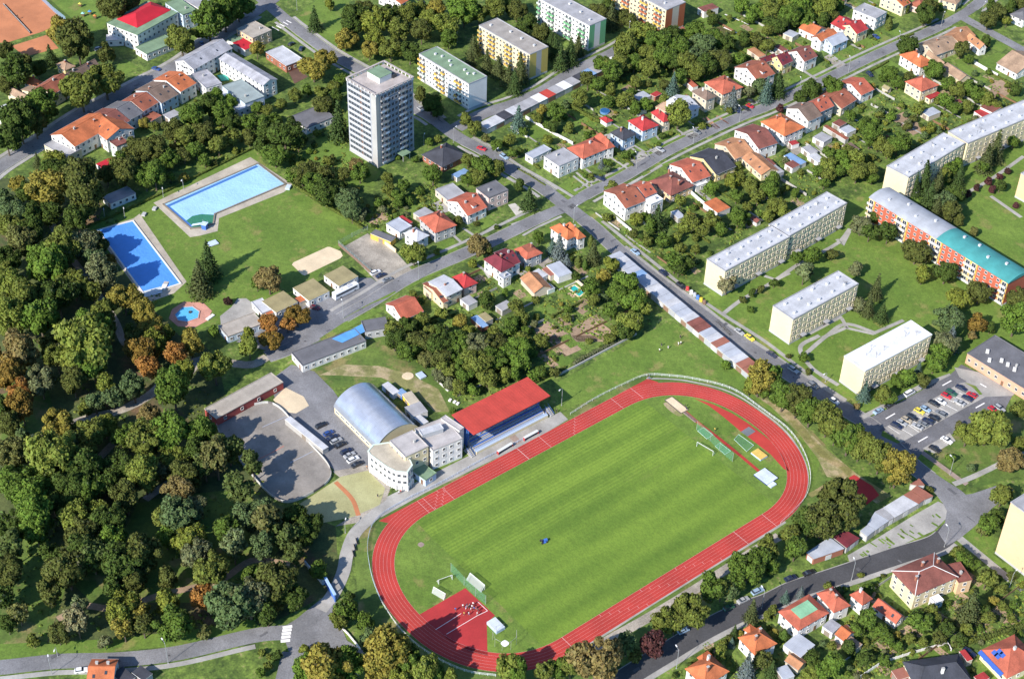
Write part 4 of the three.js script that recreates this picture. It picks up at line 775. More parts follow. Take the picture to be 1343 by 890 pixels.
railing('track_railing', smooth(WL([500, 790, 520, 820, 545, 845, 580, 868, 615, 882, 650, 887]), 30), 'pale railing along the bend under the yellowing trees', 1.2, 2.5, whiteM, fineMesh);
railing('track_railing', smooth(WL([1003, 540, 1035, 565, 1055, 595, 1063, 625, 1058, 650, 1040, 672, 1024, 687]), 40), 'white mesh railing round the bend beside the dry grass bank', 1.2, 2.5, whiteM, fineMesh);
structure('track_surround', ribbonGeo(smooth(WL([848, 496, 880, 497, 905, 500, 958, 514, 1000, 540, 1032, 567, 1052, 597, 1060, 625, 1055, 650, 1038, 672, 1015, 690]), 50), 0.7, lift(5)), MG.concrete);
structure('track_surround', ribbonGeo(smooth(WL([1030, 684, 1003, 701, 950, 733, 900, 764, 850, 795, 800, 827, 740, 862]), 40), 1.2, lift(6)), MG.concrete);
structure('gravel_bank', ribbonGeo(smooth(WL([1022, 703, 990, 722, 950, 748, 900, 780, 850, 810, 800, 838, 760, 862]), 40), 3.6, lift(4)), M('stone_bank', one, { map: 'gravel' }));

// goals, ball-stop nets, cages, mats
function goal(x0, y0, x1, y1, depthSign, label, w, dep = 1.8) {
  const a = W(x0, y0), b = W(x1, y1), mid = a.clone().lerp(b, 0.5), L = w || a.distanceTo(b), t = Math.atan2(-(b.z - a.z), b.x - a.x), o = thing('football_goal', label, 'goal', mid, t), h = 2.44;
  part('goal_frame', new MB().bar(V(-L / 2, 0, 0), V(-L / 2, h, 0), 0.07).bar(V(L / 2, 0, 0), V(L / 2, h, 0), 0.07).bar(V(-L / 2, h, 0), V(L / 2, h, 0), 0.07).geo(), whiteM, o);
  const d = dep * depthSign; part('back_frame', new MB().bar(V(-L / 2, 0, 0), V(-L / 2, 0, d), 0.05).bar(V(L / 2, 0, 0), V(L / 2, 0, d), 0.05).bar(V(-L / 2, 0, d), V(L / 2, 0, d), 0.05).bar(V(-L / 2, h, 0), V(-L / 2, 0, d), 0.05).bar(V(L / 2, h, 0), V(L / 2, 0, d), 0.05).geo(), whiteM, o);
  part('net', new MB().quad(V(-L / 2, h, 0), V(L / 2, h, 0), V(L / 2, 0, d), V(-L / 2, 0, d)).tri(V(-L / 2, h, 0), V(-L / 2, 0, d), V(-L / 2, 0, 0)).tri(V(L / 2, h, 0), V(L / 2, 0, 0), V(L / 2, 0, d)).geo(), netM('goal_net', [0.75, 0.78, 0.78], 0.4), o);
  return o;
}
at5(480, 640);
goal(918, 790, 1036, 888, 1, 'white football goal at the end of the pitch by the red pad', 7.3);
goal(630, 850, 765, 800, -1, 'white training goal standing on the grass bend near the green net', 5);
goal(590, 905, 700, 970, 1, 'small white goal lying beside the red pad corner', 5, 1);
at5(800, 480);
goal(758, 705, 905, 790, -1, 'white football goal at the end of the pitch by the runway', 7.3);
function netFence(name, pts, h, mat, label) {
  const p = WL(pts), o = thing(name, label, 'net'), pg = new MB().bar(V(0, 0, 0), V(0, h, 0), 0.07, 5).geo();
  for (let i = 0; i < p.length; i++) part('post', pg, steelM, o, p[i].x, 0, p[i].z);
  for (let i = 0; i < p.length - 1; i++) part('net_panel', new MB().quad(V(p[i].x, 0.1, p[i].z), V(p[i + 1].x, 0.1, p[i + 1].z), V(p[i + 1].x, h, p[i + 1].z), V(p[i].x, h, p[i].z)).geo(), mat, o);
  return o;
}
const greenNet = netM('green_net', [0.14, 0.42, 0.26], 0.24);
at5(480, 640); netFence('ball_net', [745, 735, 860, 855, 960, 950, 1050, 1020], 4.5, greenNet, 'tall green ball-stop net behind the goal by the red pad');
at5(800, 480); netFence('ball_net', [760, 560, 880, 660, 960, 745, 1075, 840], 4.5, greenNet, 'tall green ball-stop net between the goal and the runway');
for (const [a, l] of [[[770, 575, 820, 545, 905, 610, 850, 645], 'flat green practice goal beside the runway near the sand pit'], [[925, 710, 965, 680, 1060, 750, 1010, 780], 'flat green practice goal beside the runway near the landing mat'], [[1090, 650, 1130, 605, 1262, 700, 1200, 755], 'large green cage panel lying by the water jump']]) {
  const c = WL(a), o = thing('cage_panel', l, 'cage'); for (let i = 0; i < 4; i++) part('frame_bar', new MB().bar(V(c[i].x, 0.4, c[i].z), V(c[(i + 1) % 4].x, 0.4, c[(i + 1) % 4].z), 0.09).geo(), M('pale_green_frame', [0.45, 0.6, 0.5]), o);
  part('mesh', new MB().quad(...c.map(v => V(v.x, 0.38, v.z))).geo(), greenNet, o); for (const v of c) part('leg', boxGeo(0.12, 0.34, 0.12), steelM, o, v.x, 0.06, v.z);
}
function mat3(p, h, top, side, label, name = 'landing_mat') {
  const { w, d, turn, centre } = rect3(WL(p, h)), o = thing(name, label, 'mat', centre, turn);
  part('foam_base', new MB().box(0, 0.1, 0, w, h - 0.25, d).geo(), side, o); part('cover', new MB().box(0, h - 0.15, 0, w * 0.98, 0.17, d * 0.98).geo(), top, o); part('pallet', new MB().box(0, 0, 0, w + 0.3, 0.1, d + 0.3).geo(), WM.concretewall, o); return [o, w, d];
}
at5(900, 500);
mat3([575, 620, 655, 690, 712, 650], 0.9, M('yellow_cover', [0.72, 0.5, 0.12], { map: 'weather' }), M('mat_blue', [0.4, 0.5, 0.66]), 'yellow topped high jump mat standing by the steeplechase lane');
{ const [o, w, d] = mat3([595, 815, 712, 905, 808, 845], 0.8, M('pale_cover', [0.62, 0.7, 0.84], { map: 'weather' }), M('mat_navy', [0.05, 0.07, 0.16]), 'large pale blue pole vault landing mat at the end of the runway'); part('side_wing', new MB().box(-w / 2 - 0.9, 0.1, -d * 0.2, 1.8, 0.55, d * 0.5).geo(), M('pale_cover'), o); }
at5(480, 757);
mat3([1062, 388, 1145, 478, 1218, 432], 1.4, M('silver_cover', [0.6, 0.66, 0.72], { map: 'seam' }), M('mat_blue'), 'silver covered high jump mat on the corner of the red pad', 'covered_mat');
// discus cage frame beside the white circle
{ const c = W(1218, 560), o = thing('throwing_cage', 'thin pole cage round the white throwing circle on the grass', 'cage'); for (let i = 0; i < 7; i++) { const a = 0.3 + i * 0.72, q = V(c.x + 4 * Math.cos(a), 0, c.z + 4 * Math.sin(a)); part('pole', new MB().bar(V(q.x, 0, q.z), V(q.x, 4, q.z), 0.05).geo(), steelM, o); part('rail', new MB().bar(V(q.x, 4, q.z), V(c.x + 4 * Math.cos(a + 0.72), 4, c.z + 4 * Math.sin(a + 0.72)), 0.035).geo(), steelM, o); } }
// mowing tractor
px(); { const p = W(713, 711), o = thing('mowing_tractor', 'small blue ride-on mowing tractor driving on the stadium pitch', 'mower', p, -0.25); p.y = 0.12; o.position.y = 0.1;
  part('bonnet', new MB().box(0.7, 0.45, 0, 1.3, 0.7, 0.8).geo(), blueM, o); part('seat', new MB().box(-0.55, 0.6, 0, 0.5, 0.65, 0.6).geo(), darkM, o); part('deck', new MB().box(0, 0.2, 0, 1.2, 0.25, 1.7).geo(), blueM, o); part('roll_bar', new MB().bar(V(-0.9, 0.6, -0.45), V(-0.9, 1.7, -0.45), 0.05).bar(V(-0.9, 0.6, 0.45), V(-0.9, 1.7, 0.45), 0.05).bar(V(-0.9, 1.7, -0.45), V(-0.9, 1.7, 0.45), 0.05).geo(), darkM, o);
  for (const x of [-0.75, 0.95]) for (const z of [-0.7, 0.7]) { const w = part('wheel', wheelGeo, tyreM, o, x, x < 0 ? 0.45 : 0.3, z); if (x < 0) w.scale.set(1.45, 1.45, 1.4); } }

// ================================================================ grandstand
{
  at5(590, 480); const h = 10;
  const A = W(5, 432, h), B = W(220, 595, h), C = W(893, 252, h), D = W(670, 100, h);
  const u = C.clone().sub(B).add(D.clone().sub(A)); u.y = 0; const L = u.length() / 2; u.normalize(); const c = A.clone().add(B).add(C).add(D).multiplyScalar(0.25); c.y = 0;
  const turn = Math.atan2(-u.z, u.x), dep = A.clone().add(D).sub(B).sub(C); dep.y = 0; const Dp = dep.length() / 2;
  const o = thing('grandstand', 'blue grandstand with sloping red metal roof beside the running track', 'grandstand', c, turn), x = L / 2, z = Dp / 2;
  const roof = part('roof', new MB().slab([V(-x, h, z), V(x, h, z), V(x, h, -z), V(-x, h, -z)], 0.35).geo(), RF.redmetal, o);
  const sb = new MB(); for (let i = 1; i < 30; i++) sb.box(-x + i * L / 30, h, 0, 0.08, 0.06, Dp); part('roof_seams', sb.geo(), RF.redmetal, roof);
  part('back_wall', new MB().box(0, 0, -z + 1, L - 1.5, h - 0.4, 0.3).geo(), WM.blue, o);
  for (const s of [-1, 1]) part('side_wall', new MB().box(s * (x - 0.9), 0, -z * 0.35, 0.25, h - 1.6, Dp * 0.6).geo(), WM.blue, o);
  const rows = 11, run = (Dp - 2) / rows; for (let i = 0; i < rows; i++) { const zz = z - 0.6 - (i + 0.5) * run; part('terrace_step', new MB().box(0, 0, zz, L - 2.2, 0.9 + i * 0.48, run).geo(), WM.concretewall, o); part('seat_row', new MB().box(0, 0.9 + i * 0.48, zz - 0.1, L - 3, 0.4, 0.45).geo(), i % 2 ? M('seat_blue', [0.07, 0.17, 0.5], { rough: 0.5 }) : M('seat_blue2', [0.3, 0.36, 0.48], { rough: 0.5 }), o); }
  part('front_wall', new MB().box(0, 0, z - 0.45, L - 2, 1.7, 0.25).geo(), M('stand_front_blue', [0.4, 0.49, 0.64]), o);
  part('front_walkway', new MB().box(0, 1.2, z + 0.1, L - 2, 0.15, 0.9).geo(), M('stand_front_blue'), o);
  part('base_wall', new MB().box(0, 0, z + 0.35, L - 2, 1.2, 0.5).geo(), WM.cream, o);
  for (let i = 0; i < 7; i++) { const xx = -x + 1.5 + i * (L - 3) / 6; part('roof_post', new MB().bar(V(xx, 0.5, z * 0.25), V(xx, h - 0.35, z * 0.25), 0.16, 6).geo(), blueM, o); part('roof_truss', new MB().bar(V(xx, h - 0.6, -z + 1), V(xx, h - 0.6, z - 0.3), 0.12, 4).bar(V(xx, h - 2.2, z * 0.25), V(xx, h - 0.5, z * 0.8), 0.1, 4).geo(), blueM, o); }
  // stairs at both ends, players' benches
  for (const s of [-1, 1]) { const st = part('stair', new MB().box(s * (x + 0.8), 0, z - 1.5, 1.6, 0.3, 5).geo(), WM.concretewall, o); for (let i = 0; i < 6; i++) part('tread', new MB().box(s * (x + 0.8), 0.3 + i * 0.3, z + 0.7 - i * 0.6, 1.5, 0.3, 0.6).geo(), WM.concretewall, st); part('handrail', new MB().bar(V(s * (x + 1.6), 1.1, z + 1), V(s * (x + 1.6), 3.2, z - 3), 0.06).bar(V(s * x, 1.1, z + 1), V(s * x, 3.2, z - 3), 0.06).geo(), blueM, o); }
}
at5(590, 480);
for (const [a, l] of [[[420, 775, 545, 700], 'red players bench shelter by the track left of the tunnel'], [[650, 655, 770, 590], 'red players bench shelter by the track beyond the tunnel']]) {
  const p = WL(a), m = p[0].clone().lerp(p[1], 0.5), t = Math.atan2(-(p[1].z - p[0].z), p[1].x - p[0].x), L = p[0].distanceTo(p[1]), o = thing('bench_shelter', l, 'shelter', m, t);
  part('back', new MB().box(0, 0, -0.5, L, 1.5, 0.08).geo(), M('bench_red', [0.36, 0.05, 0.05]), o); part('canopy', new MB().box(0, 1.5, 0, L, 0.1, 1.2).geo(), M('bench_canopy', [0.6, 0.62, 0.62]), o); part('seat', new MB().box(0, 0.4, -0.15, L, 0.1, 0.45).geo(), woodM, o); for (const s of [-1, 1]) part('side', new MB().box(s * L / 2, 0, 0, 0.08, 1.5, 1.1).geo(), M('bench_red'), o);
}
structure('players_path', ribbonGeo(WL([540, 610, 610, 680]), 2.6, lift(7)), MG.pink);
lampPost(980, 345, 9, 900, 420, 'slim mast standing at the far end of the grandstand', 'mast by the grandstand');

// ================================================================ club house, hall, annexes
{
  at5(470, 560); const h = 9.2;
  // rounded two-storey front
  const foot = WL([82, 205, 130, 150, 265, 130, 300, 145, 455, 285, 475, 330, 430, 395, 330, 385, 250, 345, 100, 235], h), base = foot.reduce((a, b) => a.add(b), V(0, 0, 0)).multiplyScalar(1 / foot.length); base.y = 0;
  const o = thing('club_house', 'white and pale green club house with rounded front beside the track bend', 'building', base), q = foot.map(v => V(v.x - base.x, 0, v.z - base.z));
  part('wall', new MB().prism(q, 0, h - 0.35).geo(), WM.white, o);
  part('roof', new MB().prism(q.map(v => v.clone().multiplyScalar(0.96)), h - 0.35, h - 0.2).geo(), M('roof_beige', [0.52, 0.46, 0.36], { map: 'weather' }), o);
  part('roof_edge', (() => { const b = new MB(); for (let i = 0; i < q.length; i++) { const a = q[i], c = q[(i + 1) % q.length]; b.quad(V(c.x, h - 0.7, c.z).multiply(V(1.015, 1, 1.015)), V(a.x, h - 0.7, a.z).multiply(V(1.015, 1, 1.015)), V(a.x * 1.015, h, a.z * 1.015), V(c.x * 1.015, h, c.z * 1.015)); b.quad(V(a.x * 1.015, h, a.z * 1.015), V(a.x * 0.95, h, a.z * 0.95), V(c.x * 0.95, h, c.z * 0.95), V(c.x * 1.015, h, c.z * 1.015)); b.quad(V(a.x * 0.95, h, a.z * 0.95), V(a.x * 0.95, h - 0.4, a.z * 0.95), V(c.x * 0.95, h - 0.4, c.z * 0.95), V(c.x * 0.95, h, c.z * 0.95)); } return b.geo(); })(), WM.greenwall, o);
  for (let i = 0; i < q.length; i++) {
    const a = q[i], c = q[(i + 1) % q.length], d = c.clone().sub(a), len = d.length(); if (len < 2.5) continue; d.normalize(); let nx = d.z, nz = -d.x; const m = a.clone().lerp(c, 0.5); if (nx * m.x + nz * m.z < 0) { nx = -nx; nz = -nz; }
    const cam = camera.position.clone().sub(base); if (nx * cam.x + nz * cam.z < 0) continue; const n = Math.floor(len / 1.9);
    for (let f = 0; f < 2; f++) { for (let k = 0; k < n; k++) { const t = (k + 0.5) / n; win(o, a.x + d.x * len * t + nx * 0.03, 1.2 + 2.4 + f * 3.1 - 0.3, a.z + d.z * len * t + nz * 0.03, Math.atan2(nx, nz), 1.3, 1.5); } const bb = new MB().box(0, 0, 0, len, 0.5, 0.12).geo(); part('floor_band', bb, WM.greenwall, o, m.x + nx * 0.05, 2.4 + f * 3.1, m.z + nz * 0.05, Math.atan2(nx, nz)); }
    for (let k = 0; k <= 2; k++) part('column', boxGeo(0.35, 2.4, 0.35), WM.white, o, a.x + d.x * len * k / 2 + nx * 0.2, 0, a.z + d.z * len * k / 2 + nz * 0.2);
  }
}
at5(470, 470);
flat([275, 722, 412, 862, 612, 768], 11, M('roof_stone', [0.48, 0.45, 0.44], { map: 'weather' }), WM.cream, 'cream club house tower wing with flat stone grey roof', { name: 'club_house_wing', cat: 'building', fl: 3 });
flat([500, 620, 650, 810, 905, 700], 9.6, M('roof_stone'), WM.white, 'long white and cream club house wing next to the grandstand', { name: 'club_house_wing', cat: 'building', fl: 3 });
flat([735, 520, 880, 640, 915, 610], 10.2, M('roof_stone'), WM.white, 'narrow white stair wing between club house and grandstand', { name: 'club_house_wing', cat: 'building', bare: true });
at5(470, 560);
flat([455, 375, 590, 460, 690, 400], 3.2, RF.green, WM.bluewall, 'low pale green roofed entrance annex in front of the club house', { name: 'club_annex', cat: 'building', fl: 1 });
at5(470, 470);
flat([545, 640, 560, 690, 730, 600], 11.5, RF.pale, WM.greywall, 'grey air handling unit on the club house roof', { name: 'roof_unit', cat: 'roof unit', bare: true, blind: true });
{ // barrel-vaulted hall
  px(); const h0 = 3.2; const a = W(437, 533, h0), b = W(487, 583, h0), b2 = W(541, 553, h0); const u = b.clone().sub(a); u.y = 0; const len = u.length() + 3; u.normalize();
  const v = b2.clone().sub(b); v.y = 0; let n = V(-u.z, 0, u.x); if (n.dot(v) < 0) n.negate(); const wd = Math.abs(v.dot(n)), c = a.clone().addScaledVector(u, len / 2).addScaledVector(n, wd / 2); c.y = 0;
  const o = thing('sports_hall', 'long silver barrel-roofed sports hall behind the club house', 'building', c, Math.atan2(-u.z, u.x)), N = 24, rise = wd * 0.3, hw = wd / 2;
  part('wall', new MB().box(0, 0, 0, len - 0.4, h0, wd - 0.5).geo(), WM.cream, o);
  const arc = i => { const t = i / N * 2 - 1, th = t * 1.15; return [hw * Math.sin(th) / Math.sin(1.15), h0 + rise * (Math.cos(th) - Math.cos(1.15)) / (1 - Math.cos(1.15))]; };
  const silver = M('aluminium_sheet', [0.6, 0.66, 0.76], { rough: 0.24, metal: 0.6, map: 'seam' });
  const seg = 9; for (let s = 0; s < seg; s++) { const x0 = -len / 2 + s * len / seg, x1 = x0 + len / seg - 0.03, g = new THREE.BufferGeometry(), P = [], Nn = [], Uv = []; 
    for (let i = 0; i < N; i++) for (const [k, x] of [[i, x0], [i + 1, x0], [i + 1, x1], [i, x0], [i + 1, x1], [i, x1]]) { const [z, y] = arc(k), th = (k / N * 2 - 1) * 1.15; P.push(x, y, z); const nn = V(0, Math.cos(th) * hw, Math.sin(th) * rise * 1.6).normalize(); Nn.push(nn.x, nn.y, nn.z); Uv.push(k / N * wd * 1.2, x); }
    g.setAttribute('position', new THREE.Float32BufferAttribute(P, 3)); g.setAttribute('normal', new THREE.Float32BufferAttribute(Nn, 3)); g.setAttribute('uv', new THREE.Float32BufferAttribute(Uv, 2)); part('roof_sheet', g, silver, o); }
  for (const s of [-1, 1]) { const f = []; for (let i = 0; i <= N; i++) { const [z, y] = arc(i); f.push(V(s * (len / 2 - 0.2), y - 0.05, z)); } part('end_wall', new MB().fan(s > 0 ? f.reverse() : f).geo(), WM.cream, o); }
  for (let i = 0; i < 8; i++) for (const f of [0, 2]) if (seen(o, f)) { const [x, z, ry] = facePoint(len - 0.4, wd - 0.5, f, (i - 3.5) * len / 8.5); win(o, x, 1.2, z, ry, 2.4, 1); }
}
at5(470, 470);
for (const [p, h, rf, wl, l] of [[[215, 225, 300, 318, 350, 285], 2.8, RF.pale, WM.bluewall, 'pale grey container with blue walls behind the sports hall'], [[385, 310, 455, 405, 535, 375], 3, M('roof_beige'), M('yellow_wall', [0.75, 0.52, 0.05]), 'yellow sided site cabin behind the sports hall'], [[395, 420, 475, 500, 618, 460], 3.2, RF.grey, WM.white, 'white storage cabin with grey roof behind the club house'], [[485, 510, 560, 580, 610, 550], 2.6, RF.pale, WM.greywall, 'narrow pale lean-to shed behind the club house'], [[350, 285, 375, 345, 410, 300], 2.6, RF.blue, WM.blue, 'small bright blue kiosk between site cabins']]) shed(p, h, rf, wl, l, { name: 'site_cabin', cat: 'cabin' });
shed([500, 130, 545, 170, 598, 150], 0.9, M('mat_blue'), M('mat_blue'), 'low pale blue stack of mats on the grass behind the hall', { name: 'mat_stack', cat: 'mats', blind: true });
structure('sand_heap', new MB().prism(smooth(WL([380, 160, 420, 125, 475, 135, 480, 170, 430, 188]), 24, true), -0.2, 0.25, false).geo(), MG.sand);
single('concrete_beam', ribbonGeo(WL([685, 190, 790, 292]), 0.5, 0.5, 0), WM.white, 'long white beam lying along the bushes by the hall', 'beam');
for (const [x, y] of [[805, 370], [845, 385], [872, 400]]) single('white_block', boxGeo(1.3, 0.6, 1), WM.white, 'white concrete block lying by the bushes behind the grandstand', 'block', W(x, y), 0.4, 'white blocks behind the grandstand');
// pitched-roof long store with the blue sheet roof by the street
at(1, 2);
flat([197, 95, 245, 165, 560, 20], 3.6, RF.felt, WM.white, 'long low white store with dark felt and blue roof by the street', { name: 'store_building', cat: 'building', fl: 1 });
at(1, 1); single('roof_sheeting', new MB().slab(WL([395, 885, 600, 785, 640, 812, 450, 905], 3.62), 0.06).geo(), M('bright_blue_sheet', [0.12, 0.36, 0.75], { map: 'seam', rough: 0.5 }), 'bright blue sheeting covering part of the long store roof', 'roofing');
at(1, 1); flat([560, 800, 560, 860, 680, 820].map((v, i) => v), 4, RF.felt, WM.greywall, 'grey flat-roofed end of the long store by the gardens', { name: 'store_building', cat: 'building', fl: 1 });
// rink-side changing rooms, rink boards, stand
at(0, 2);
flat([1060, 380, 1120, 432, 1463, 240], 3.6, M('roof_taupe', [0.42, 0.38, 0.33], { map: 'weather' }), M('changing_red', [0.36, 0.07, 0.06]), 'long low red-walled changing room block beside the rink', { name: 'rink_building', cat: 'building', fl: 1, step: 7 });
{ const o = thing('rink_boards', 'low white boards around the concrete skating rink', 'rink boards'), p = rinkP; for (let i = 0; i < p.length; i++) { const a = p[i], b = p[(i + 1) % p.length]; const pn = part('board_panel', ribbonGeo([a, b], 0.12, 1.15, 0), i % 9 < 7 ? M('board_white', [0.5, 0.5, 0.48]) : M('board_dark', [0.14, 0.13, 0.13]), o); } }
px(); structure('rink_marking', ribbonGeo(smooth(WL([372, 585, 350, 597, 330, 606]), 10), 0.35, lift(8)), M('rink_red_line', [0.42, 0.16, 0.12]));
structure('rink_marking', ribbonGeo(smooth(WL([344, 560, 378, 545]), 10), 0.3, lift(8)), M('rink_blue_line', [0.3, 0.33, 0.4]));
structure('rink_marking', ribbonGeo(smooth(WL([380, 607, 410, 592]), 10), 0.3, lift(8)), M('rink_blue_line'));
at(1, 2); shed([172, 420, 330, 605, 355, 585], 2.8, RF.pale, WM.concretewall, 'long narrow pale-roofed shelter along the rink boards', { name: 'rink_shelter', cat: 'shelter' });
// ================================================================ blocks of flats
const venting = (n, m, dark = 3) => { const o = []; for (let i = 0; i < n; i++) for (let j = 0; j < m; j++) o.push([(i + 0.5) / n - 0.5 + rr(-0.12, 0.12) / n, (j + 0.5) / m - 0.5 + rr(-0.2, 0.2) / m]); for (let i = 0; i < dark; i++) o.push([rr(-0.35, 0.35), rr(-0.45, 0.45), 1]); return o; };
const creamBlock = (vents, roof = RF.pale) => ({ wall: WM.cream, roof, edge: roof === RF.white ? RF.white : RF.grey, vents, f: { 3: { pat: 'wwewwwwewwwwew', stripes: [] }, 2: { pat: 'n' } } });
at(3, 1);
block([42, 712, 148, 783, 490, 600], 13, 4, creamBlock(venting(2, 5)), 'cream four-storey block with pale flat roof beside the tall spruces');
block([10, 288, 120, 347, 440, 185], 13, 4, creamBlock(venting(2, 6)), 'cream four-storey block stepped behind its twin by the gardens');
at(2, 1); block([1013, 470, 1110, 532, 1450, 358], 13, 4, creamBlock(venting(2, 6)), 'cream four-storey block with blank end wall facing the street bins');
at(3, 2); block([410, 103, 520, 180, 872, -5], 13, 4, creamBlock([[0.1, -0.3, 1], [-0.2, -0.25, 1], [0.2, -0.2, 1], [-0.1, -0.1, 1], [0, 0.25, 1], [0.2, 0.3, 1], [-0.2, 0.35, 1]], RF.white), 'cream four-storey block with bright white roof beside the car park');
at(3, 0); block([630, 857, 745, 915, 1045, 742], 13, 4, { ...creamBlock(venting(2, 5)), wall: WM.cream }, 'cream four-storey block end next to the orange and teal block');
block([978, 690, 1072, 757, 1420, 565], 13, 4, creamBlock(venting(2, 6)), 'long cream four-storey block stepping away behind the spruces');
at(3, 1);
block([545, 150, 1265, 592, 1370, 534], 12.3, 4, { wall: WM.orangewall, vault: 1.5, vaultParts: [[0, 0.5, RF.teal], [0.5, 1, M('roof_bluegrey', [0.4, 0.42, 0.46], { map: 'seam', rough: 0.7 })]], vents: [[0.3, 0.1], [0.1, 0.1], [0.4, -0.2], [-0.1, 0.15], [-0.3, -0.1], [-0.2, 0.2], [-0.4, 0.1], [0.2, -0.2]],
  f: { 2: { pat: 'bwwwwbbwwwwbbwwwwbbwwwwb', cols: [WM.white, WM.cream, WM.white], stripes: [[0, 0.045, WM.gold], [0.205, 0.295, WM.gold], [0.455, 0.545, WM.gold], [0.705, 0.795, WM.gold], [0.955, 1, WM.gold]] }, 3: { pat: 'n' } } }, 'long orange-red block with grey-blue and teal curved roof');
block([1325, 25, 1420, 75, 1720, -80], 13, 4, { ...creamBlock([]), wall: WM.peach }, 'peach block of flats beside the lawn behind the teal roofed block');
at(3, 2); block([1265, 857, 1480, 1005, 1800, 820], 25, 8, { wall: WM.peach, roof: RF.grey, vents: [], f: { 3: { pat: 'wwewwwwew' }, 2: { pat: 'n' } } }, 'tall peach block with blank wall above the street corner');
flat([1042, 92, 1440, 322, 1590, 228], 5, RF.felt, M('wall_coral', [0.66, 0.36, 0.24], { map: 'plaster' }), 'low coral-walled shop building with dark flat roof beside the car park', { name: 'shop_building', cat: 'building', fl: 1 });
at(3, 2); for (const [x, y] of [[1155, 85], [1165, 130], [1228, 132], [1260, 153], [1295, 178]]) single('roof_unit', boxGeo(1.6, 1, 1.2), WM.white, 'white ventilation unit on the dark shop roof', 'roof unit', W(x, y, 5).setY(4.9), 0.6, 'units on the shop roof');
